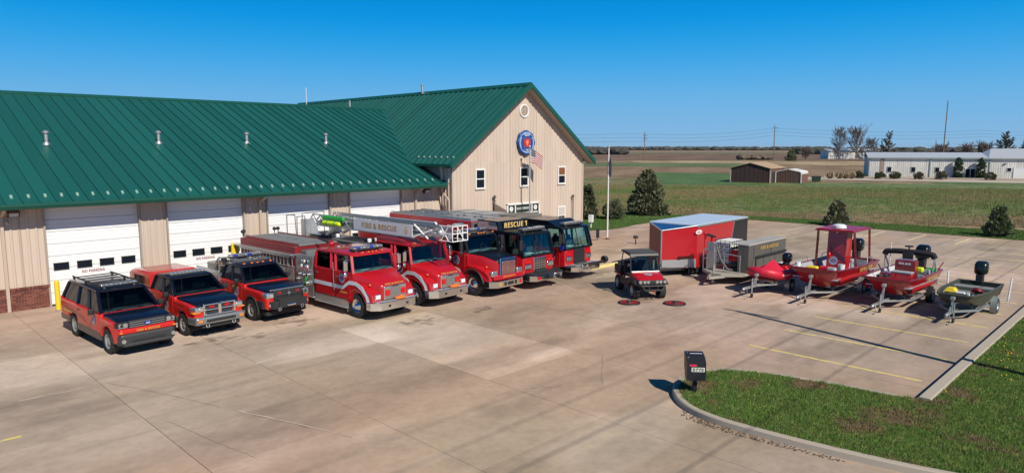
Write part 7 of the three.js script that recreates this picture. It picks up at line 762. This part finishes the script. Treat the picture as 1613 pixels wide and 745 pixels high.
plant('small_pine', 'small spreading pine at the right edge behind the parking stripes', 'tree', 65.6, -11.2, 0.02, 2.1, cone(2.1, 1.85, 9, 70, 0.05, 0.9), 3200, 0.36, [[0.13, 0.17, 0.065], [0.17, 0.2, 0.08], [0.1, 0.13, 0.055]]);
// ---------------------------------------------------------------- far buildings
const far = (name, label, cat, x, z, deg, y = -0.1) => thing(name, label, cat, x, y, z, deg * PI / 180);
function ribWall(t, name, w, h, x, z, m, ry, pitch = 0.6, gable = 0) { const g = ribbed(-w / 2, w / 2, 0, (q) => h + gable * (1 - Math.abs(q) / (w / 2)), 0, pitch); if (ry) g.rotateY(ry); return M(t, name, [g.translate(x, 0, z)], m); }
{ // brown shed: local +z is the gable end that faces the lot
  const brown = mat(0.052, 0.024, 0.02, 0.7), side = mat(0.17, 0.085, 0.065, 0.7), tanR = mat(0.46, 0.32, 0.19, 0.6, 0, { map: T.grime }), t = far('brown_shed', 'dark brown metal shed with tan roof out in the field', 'shed', 134.55, -65.6, -80), w = 7.9, d = 11, h = 2.9, rg = 1.05;
  M(t, 'wall', [bx(w - 0.1, h, d - 0.1, 0, h / 2, -d / 2), (() => { const s = new THREE.Shape(); s.moveTo(-w / 2 + 0.05, h); s.lineTo(w / 2 - 0.05, h); s.lineTo(0, h + rg); return new THREE.ExtrudeGeometry(s, { depth: d - 0.1, bevelEnabled: false }).translate(0, -0.02, -d + 0.05); })()], brown); ribWall(t, 'siding', w, h, 0, 0, brown, 0, 0.9, rg); ribWall(t, 'siding', d, h, w / 2, -d / 2, side, PI / 2, 0.9);
  for (const s of SX) M(t, 'roof_slope', [hexa([[0, h + rg, 0.25], [s * (w / 2 + 0.25), h - 0.07, 0.25], [s * (w / 2 + 0.25), h - 0.07, -d - 0.25], [0, h + rg, -d - 0.25]], [[0, h + rg + 0.08, 0.25], [s * (w / 2 + 0.25), h + 0.01, 0.25], [s * (w / 2 + 0.25), h + 0.01, -d - 0.25], [0, h + rg + 0.08, -d - 0.25]])], tanR); M(t, 'corner_trim', [bx(0.16, h, 0.16, w / 2, h / 2, 0.02), bx(0.16, h, 0.16, -w / 2, h / 2, 0.02)], mat(0.5, 0.42, 0.34, 0.6)); M(t, 'side_door', [bx(0.1, 2.2, 2.2, w / 2 + 0.04, 1.1, -2.2)], K.interior);
  const c = far('carport_shed', 'low brown carport shed with rounded white roof beside the brown shed', 'shed', 138.9, -59.6, -80), cw = 4.9, cd = 6, ch = 2.05; M(c, 'wall', [bx(cw - 0.1, ch, cd - 0.1, 0, ch / 2, -cd / 2)], brown); ribWall(c, 'siding', cw, ch, 0, 0, mat(0.1, 0.055, 0.045, 0.7), 0, 0.5, 0.55); ribWall(c, 'siding', cd, ch, cw / 2, -cd / 2, side, PI / 2, 0.9); const arc = []; for (const [x, y] of [[-2.5, 1.8], [-2.42, 2.15], [-2.1, 2.35], [0, 2.78], [2.1, 2.35], [2.42, 2.15], [2.5, 1.8]]) arc.push([x, y]); M(c, 'roof', [(() => { const s = new THREE.Shape(); arc.forEach((p, i) => (i ? s.lineTo(...p) : s.moveTo(...p))); [...arc].reverse().forEach((p) => s.lineTo(p[0] * 0.97, p[1] - 0.1)); return new THREE.ExtrudeGeometry(s, { depth: cd + 0.2, bevelEnabled: false }).translate(0, 0, -cd - 0.1); })()], mat(0.7, 0.69, 0.66, 0.5)); M(c, 'corner_post', SX.map((s) => bx(0.14, 2, 0.14, s * 2.45, 1, 0.05)), trimWhite);
  const b = far('refuse_bin', 'dark green refuse bin on the concrete by the carport shed', 'bin', 147.2, -57.3, -60); M(b, 'tub', [hexa([[-0.7, 0.1, -0.5], [0.7, 0.1, -0.5], [0.7, 0.1, 0.5], [-0.7, 0.1, 0.5]].reverse(), [[-0.85, 1.05, -0.65], [0.85, 1.05, -0.65], [0.85, 1.05, 0.65], [-0.85, 1.05, 0.65]].reverse())], mat(0.012, 0.04, 0.02, 0.6)); M(b, 'lid', [rb(1.75, 0.12, 1.35, 0.04, 0, 1.1, 0)], K.plastic); M(b, 'wheel', [cyl(0.12, 0.12, 0.08, -0.6, 0.12, 0.45, 'x', 10), cyl(0.12, 0.12, 0.08, 0.6, 0.12, 0.45, 'x', 10)], K.rubber);
}
{ // long white metal building: local x runs along the front, +z faces the lot
  const wm = mat(0.7, 0.69, 0.66, 0.6, 0, { map: T.grime }), roof = mat(0.62, 0.65, 0.68, 0.45, 0.3, { map: T.grime }), trim = mat(0.3, 0.36, 0.36, 0.6), t = far('white_building', 'long low white metal building beyond the road, two columnar evergreens at its door', 'building', 184.8, -59.4, -68.9), L = 52, h = 4.6;
  M(t, 'wall', [bx(L, h, 18, L / 2, h / 2, -9.05)], wm); for (let i = 0; i < 17; i++) ribWall(t, 'siding_panel', L / 17, h, L / 17 * (i + 0.5), 0, i % 2 ? wm : mat(0.64, 0.63, 0.6, 0.6, 0, { map: T.grime }), 0, 0.45); ribWall(t, 'siding_panel', 18, h, 0, -9, wm, -PI / 2, 0.6);
  M(t, 'roof', [hexa([[-0.3, h - 0.05, 0.4], [24.8, h - 0.05, 0.4], [24.8, h + 1.0, -9], [-0.3, h + 1.0, -9]], [[-0.3, h + 0.15, 0.4], [24.8, h + 0.15, 0.4], [24.8, h + 1.25, -9], [-0.3, h + 1.25, -9]])], roof); M(t, 'high_roof', [hexa([[24.8, h - 0.05, 0.5], [L, h - 0.05, 0.5], [L, h + 1.7, -9], [24.8, h + 1.0, -9]], [[24.8, h + 0.2, 0.5], [L, h + 0.2, 0.5], [L, h + 2.2, -9], [26.8, h + 2.2, -9]])], roof); M(t, 'rear_roof', [hexa([[-0.3, h + 1.0, -9], [L, h + 1.0, -9], [L, h, -18.4], [-0.3, h, -18.4]], [[-0.3, h + 1.2, -9], [L, h + 1.2, -9], [L, h + 0.2, -18.4], [-0.3, h + 0.2, -18.4]])], roof); M(t, 'eave_trim', [bx(L + 0.3, 0.3, 0.12, L / 2, h - 0.05, 0.42)], trim);
  for (const x of [13.2, 25.2, 0.2]) M(t, 'downspout', [bx(0.22, h, 0.16, x, h / 2, 0.1)], trim); M(t, 'patched_panel', [bx(0.9, h - 0.2, 0.05, 3.0, h / 2, 0.06)], mat(0.3, 0.24, 0.2, 0.7));
  for (const x of [4.6, 9.7, 14.7, 29.0]) { const w = M(t, 'window', [bx(1.0, x > 28 ? 1.0 : 1.35, 0.1, x, x > 28 ? 2.0 : 1.75, 0.06)], x > 28 ? trimWhite : trim); M(w, 'pane', [bx(0.78, x > 28 ? 0.75 : 1.1, 0.06, x, x > 28 ? 2.0 : 1.75, 0.1)], K.winglass); }
  const e = M(t, 'entrance', [bx(2.2, 2.4, 0.12, 21.4, 1.2, 0.08)], trimWhite); M(e, 'door_leaf', [bx(0.85, 2.0, 0.06, 20.9, 1.05, 0.16)], K.winglass); M(e, 'door_leaf', [bx(0.85, 2.0, 0.06, 21.9, 1.05, 0.16)], K.winglass); const od = M(t, 'overhead_door', [bx(2.3, 2.4, 0.1, 31.1, 1.2, 0.08)], K.white); M(od, 'door_frame', [bx(2.6, 0.14, 0.14, 31.1, 2.45, 0.1), bx(0.14, 2.5, 0.14, 29.9, 1.25, 0.1), bx(0.14, 2.5, 0.14, 32.3, 1.25, 0.1)], trimWhite); M(t, 'wall_lamp', [rb(0.6, 0.2, 0.3, 0.05, 28.2, 3.4, 0.2)], K.steel);
  const driveM = kerbM.clone(); driveM.color = C(1.05, 1.0, 1.0); const W = (s, o) => [184.8 + 0.36 * s - 0.933 * o, -59.4 + 0.933 * s + 0.36 * o];
  for (const [s, l] of [[18.8, 'columnar evergreen left of the white building entrance'], [23.3, 'columnar evergreen right of the white building entrance']]) { const [x, z] = W(s, 1.2); plant('columnar_evergreen', l, 'tree', x, z, -0.1, 4.2, cone(4.5, 2.1, s * 3, 90, 0.1, 0.32), 7000, 0.2, arbor, 'evergreens at the white building', 0.1); }
  struct('far_drive', [sheet([W(-28, 26), W(70, 26), W(70, 11.5), W(-28, 11.5)], -0.07, 3)], driveM); struct('far_parking', [sheet([W(-10, 8.5), W(70, 8.5), W(70, 3), W(-10, 3)], -0.068, 3)], driveM);
  for (const [i, [x, z, r, l]] of [[163.2, -52.2, 1.5, 'leftmost rounded shrub'], [163.6, -47.9, 1.4, 'second rounded shrub'], [165.7, -45.5, 1.5, 'third rounded shrub'], [166.3, -40.8, 1.2, 'fourth brownish shrub'], [169.6, -37.3, 1.6, 'fifth rounded shrub'], [174.2, -29, 1.5, 'rightmost rounded shrub']].entries()) { const [px, pz] = [x + 7.2, z - 4.4]; plant('hedge_shrub', l + ' in the row before the long white building', 'shrub', px, pz, -0.1, 1.4, ball(1.6, r * 1.45, i + 20, 30), 2200, 0.2, i === 3 || i === 4 ? brownS : yGreen, 'shrubs along the far drive'); }
  for (const [i, [x, z]] of [[160.7, -59], [162.2, -57.5], [163.2, -56.5], [164.2, -55.5]].entries()) { const t2 = thing('ornamental_grass', ['first', 'second', 'third', 'fourth'][i] + ' pale dry ornamental grass clump from the left, along the far drive', 'grass clump', x + 3, -0.1, z - 1.6, 0, 'dry grass clumps'), m = sh(new THREE.Mesh(leaves(i + 60, 1200, (r) => { const a = r() * 6.28, q = r() * 0.35; return [Math.cos(a) * q, r() * 0.3, Math.sin(a) * q, Math.cos(a) * 0.4, 2.6, Math.sin(a) * 0.4]; }, 1.05, [[0.4, 0.31, 0.18], [0.48, 0.38, 0.24]], 0.8), leafM)); m.name = 'blades'; t2.add(m); M(t2, 'root_ball', [cyl(0.5, 0.3, 0.2, 0, 0.1, 0)], barkM); }
  const o = far('far_white_barn', 'distant pale metal barn half hidden by bare trees', 'building', 446, -167, -50); M(o, 'wall', [bx(30, 4.8, 14, 15, 2.4, -7)], wm); M(o, 'roof', [hexa([[-0.4, 4.7, 0.4], [30.4, 4.7, 0.4], [30.4, 6, -7], [-0.4, 6, -7]], [[-0.4, 5, 0.4], [30.4, 5, 0.4], [30.4, 6.3, -7], [-0.4, 6.3, -7]])], roof); M(o, 'eave_trim', [bx(30.4, 0.3, 0.2, 15, 4.7, 0.4)], trim);
}
// ---------------------------------------------------------------- bare trees, wood edges, poles and wires
function bareTree(seed, h, spread, tw = 0.05, full = 1) { // a leader with limbs all the way up, each forking into twigs
  const r = rng(seed), seg = [], limb = (p, d, l, rad, lv) => { const mid = p.clone().addScaledVector(d, l * 0.5).add(V((r() - 0.5) * l * 0.12, (r() - 0.3) * l * 0.12, (r() - 0.5) * l * 0.12)), q = p.clone().addScaledVector(d, l); q.y += l * 0.12; seg.push([p, mid, rad, rad * 0.8], [mid, q, rad * 0.8, tw * 0.7]); if (lv <= 0) return; const n = lv > 1 ? 5 : 4; for (let i = 0; i < n; i++) { const u = 0.25 + 0.7 * (i + r()) / n, nd = d.clone().add(V((r() - 0.5) * 1.3, (r() - 0.25) * 0.9, (r() - 0.5) * 1.3)).normalize(); limb(p.clone().lerp(q, u), nd, l * (0.3 + r() * 0.3), Math.max(tw, rad * 0.5), lv - 1); } };
  let p = V(0, 0, 0); const N = 9; for (let i = 0; i < N; i++) { const q = V((r() - 0.5) * h * 0.03 * i * 0.4, h * (i + 1) / N, (r() - 0.5) * h * 0.03 * i * 0.4), r0 = h * 0.016 * (1 - i / N) + tw; seg.push([p, q, r0, h * 0.016 * (1 - (i + 1) / N) + tw * 0.8]); if (i >= 1) for (let k = 0; k < 6; k++) { const a = r() * 6.283, t = i / N, len = h * spread * 0.3 * (full > 1 ? 1 - t * 0.85 : Math.sin(Math.min(1, t * 0.9 + 0.12) * PI) * 1.1 + 0.12) * (0.7 + r() * 0.5), up = full > 1 ? 0.25 + t * 0.5 : 0.7 + t * 0.8; limb(p.clone().lerp(q, r()), V(Math.cos(a), up, Math.sin(a)).normalize(), len, Math.max(tw, r0 * 0.5), 2); } p = q; }
  return seg; }
const twigM = mat(0.12, 0.09, 0.072, 0.95);
function bare(name, label, x, z, h, seed, spread, tw, group, levels = 1, m = twigM) { const t = thing(name, label, 'tree', x, -0.14, z, 0, group), s = bareTree(seed, h, spread, tw, levels); let top = 0; s.forEach((q) => { top = Math.max(top, q[1].y); }); const k = h / top, g = (a) => a.map(([p, q, r0, r1]) => bar(p.clone().multiplyScalar(k).toArray(), q.clone().multiplyScalar(k).toArray(), r0, 3, r1)); M(t, 'trunk', g(s.slice(0, 1)), barkM); M(t, 'crown', g(s.slice(1)), m); }
bare('bare_tree', 'tall slender bare tree, left of the pair by the pale barn', 440, -158.5, 21, 3, 0.9, 0.07, 'bare trees on the horizon', 1); bare('bare_tree', 'tall spreading bare tree, right of the pair by the pale barn', 450, -152, 22, 4, 1.2, 0.08, 'bare trees on the horizon', 1); bare('bare_tree', 'smaller leaning bare tree beside the pale barn', 458, -146, 14, 14, 1.3, 0.07, 'bare trees on the horizon', 1);
bare('bare_bush_tree', 'low bushy bare tree right of the dark cedar', 392, -159, 8.5, 5, 1.7, 0.06, 'bare trees on the horizon', 1);
const darkTwig = mat(0.06, 0.055, 0.04, 0.95);
bare('dense_bare_tree', 'dense dark bare tree above the left end of the white roof', 430, -128, 16.5, 6, 1.1, 0.17, 'bare trees on the horizon', 2, darkTwig);
for (const [x, z, h, s, l] of [[470, -112, 12, 7, 'low brown bare tree left of the tall pole'], [480, -101, 11, 8, 'low brown bare tree right of the tall pole'], [470, -90, 12, 9, 'wide brown bare tree over the middle of the white roof']]) bare('brown_bare_tree', l, x, z, h, s, 1.8, 0.09, 'bare trees on the horizon', 1);
for (const [x, z, s, l] of [[480, -82, 10, 'dark tiered tree above the right roof, left one'], [490, -72, 11, 'dark tiered tree above the right roof, right one']]) bare('tiered_tree', l, x, z, 16.5, s, 1.25, 0.2, 'bare trees on the horizon', 2, darkTwig);
plant('field_cedar', 'small dark cedar in the far field left of a bare tree', 'tree', 368, -156.7, -0.1, 5.2, cone(5.6, 6.2, 41, 70, 0.1, 0.55), 5000, 0.5, dkGreen, 0, 0.2);
{ // wood edges on the horizon read as masses
  const r = rng(71), wood = (name, label, s0, s1, d0, d1, h, n, m) => { const g = []; for (let i = 0; i < n; i++) { const s = s0 + (s1 - s0) * r(), d = d0 + (d1 - d0) * r(), [x, z] = fld(s, d), k = h * (0.55 + r() * 0.6), c = new THREE.IcosahedronGeometry(1, 1), p = c.attributes.position; const sd = Math.floor(r() * 1e6); for (let q = 0; q < p.count; q++) { const f = 0.75 + 0.5 * hash(Math.round(p.getX(q) * 50), Math.round(p.getY(q) * 50 + p.getZ(q) * 977), sd); p.setXYZ(q, p.getX(q) * f * k * 0.8, Math.max(-0.1, (p.getY(q) * f + 0.75) * k * 0.46), p.getZ(q) * f * k * 0.8); } c.computeVertexNormals(); g.push(c.translate(x, -0.1, z)); } const o = M(scene, name, g, m); o.userData.kind = 'stuff'; tag(o, label, 'wood'); };
  wood('far_wood', 'low dark line of woods along the left horizon', -760, -330, 1250, 1400, 10, 900, mat(0.06, 0.058, 0.045, 1)); wood('far_wood', 'far thin line of woods along the middle of the horizon', -420, 420, 1700, 1900, 10, 900, mat(0.06, 0.058, 0.045, 1)); wood('near_wood', 'dark bare copse on the horizon left of the tall pole', -150, -28, 690, 740, 8.5, 160, mat(0.055, 0.05, 0.042, 1)); wood('small_copse', 'small dark copse on the horizon right of the first pole', -345, -310, 800, 830, 8.5, 24, mat(0.05, 0.05, 0.04, 1)); wood('right_wood', 'low dark woods on the right horizon behind the white roofs', 140, 560, 760, 800, 8, 300, mat(0.055, 0.055, 0.045, 1)); wood('hedge_scrub', 'brown scrub in the field at the foot of the cedar', 48, 66, 418, 428, 3.4, 26, mat(0.13, 0.1, 0.07, 1));
}
const wireM = mat(0.03, 0.03, 0.032, 0.7);
function utilityPole(label, x, z, h, turn, arms, k = 1, y = -0.1) { const t = thing('utility_pole', label, 'utility pole', x, y, z, turn, 'utility poles'); M(t, 'shaft', [cyl(0.17 * k, 0.11 * k, h, 0, h / 2, 0, 'y', 12)], K.wood); for (const a of arms) { const c = M(t, 'crossarm', [bx(2.4 * k, 0.12 * k, 0.1 * k, 0, a, 0.14 * k)], K.wood); for (const q of [-1.1, -0.5, 0.5, 1.1]) M(c, 'insulator', [cyl(0.05 * k, 0.04 * k, 0.18 * k, q * k, a + 0.15 * k, 0.14 * k, 'y', 8)], K.steel); } return t; }
utilityPole('tall wooden utility pole in the far fields, nearest the gable', 313.2, -212.2, 15.2, 1.2, [13.2, 11.6], 1.6); utilityPole('tall wooden utility pole above the brown shed', 379.6, -171.8, 19.4, 1.2, [17.6], 1.7); utilityPole('leaning tall utility pole behind the white building', 300, -70.6, 24.2, 1.0, [], 1.4).rotation.z = 0.02;
{ const far3 = [[120, -330], [313.2, -212.2], [379.6, -171.8], [500, -98], [640, -10]]; const hs = [16, 14, 17.5, 17, 17]; for (let k = 0; k < 3; k++) { const g = []; for (let i = 0; i < far3.length - 1; i++) { const a = far3[i], b = far3[i + 1], pts = []; for (let q = 0; q <= 6; q++) { const u = q / 6; pts.push([a[0] + (b[0] - a[0]) * u, hs[i] - k * 1.9 + (hs[i + 1] - hs[i]) * u - 1.6 * 4 * u * (1 - u), a[1] + (b[1] - a[1]) * u]); } g.push(pipe(pts, 0.045, 4, 12)); } tag(M(scene, 'power_line', g, wireM), ['uppermost', 'middle', 'lowest'][k] + ' thin power line strung across the far fields', 'power line', 'power lines across the fields'); } }
// roadside line behind the camera: its pole and wires throw the long shadows on the lot
utilityPole('roadside utility pole at the verge, just out of frame on the right', 24.3, 2.0, 14.2, PI / 2, [13.6], 1); utilityPole('roadside utility pole far along the verge to the right', 96, 2.0, 14.2, PI / 2, [13.6], 1); utilityPole('roadside utility pole far along the road to the left', -40, 2.0, 14.2, PI / 2, [13.6], 1);
for (const [k, [h, dz, r, l]] of [[14.0, 0, 0.01, 'top roadside power line'], [12.65, 0, 0.012, 'second roadside power line'], [11.05, 0, 0.016, 'thick roadside cable'], [8.7, 0, 0.014, 'lowest roadside cable']].entries()) { const pts = []; for (const [a, b] of [[-40, 24.3], [24.3, 96]]) for (let q = 0; q < 8; q++) { const u = q / 8; pts.push([a + (b - a) * u, h - 0.35 * 4 * u * (1 - u), 2.0 + dz]); } pts.push([96, h, 2 + dz]); tag(M(scene, 'roadside_line', [pipe(pts, r, 5, 60)], wireM), l + ' running beside the road', 'power line', 'roadside lines'); }

// thin spring haze over the far fields
scene.fog = new THREE.FogExp2(0xa9c6dd, 0.00003);

renderer.render(scene, camera);
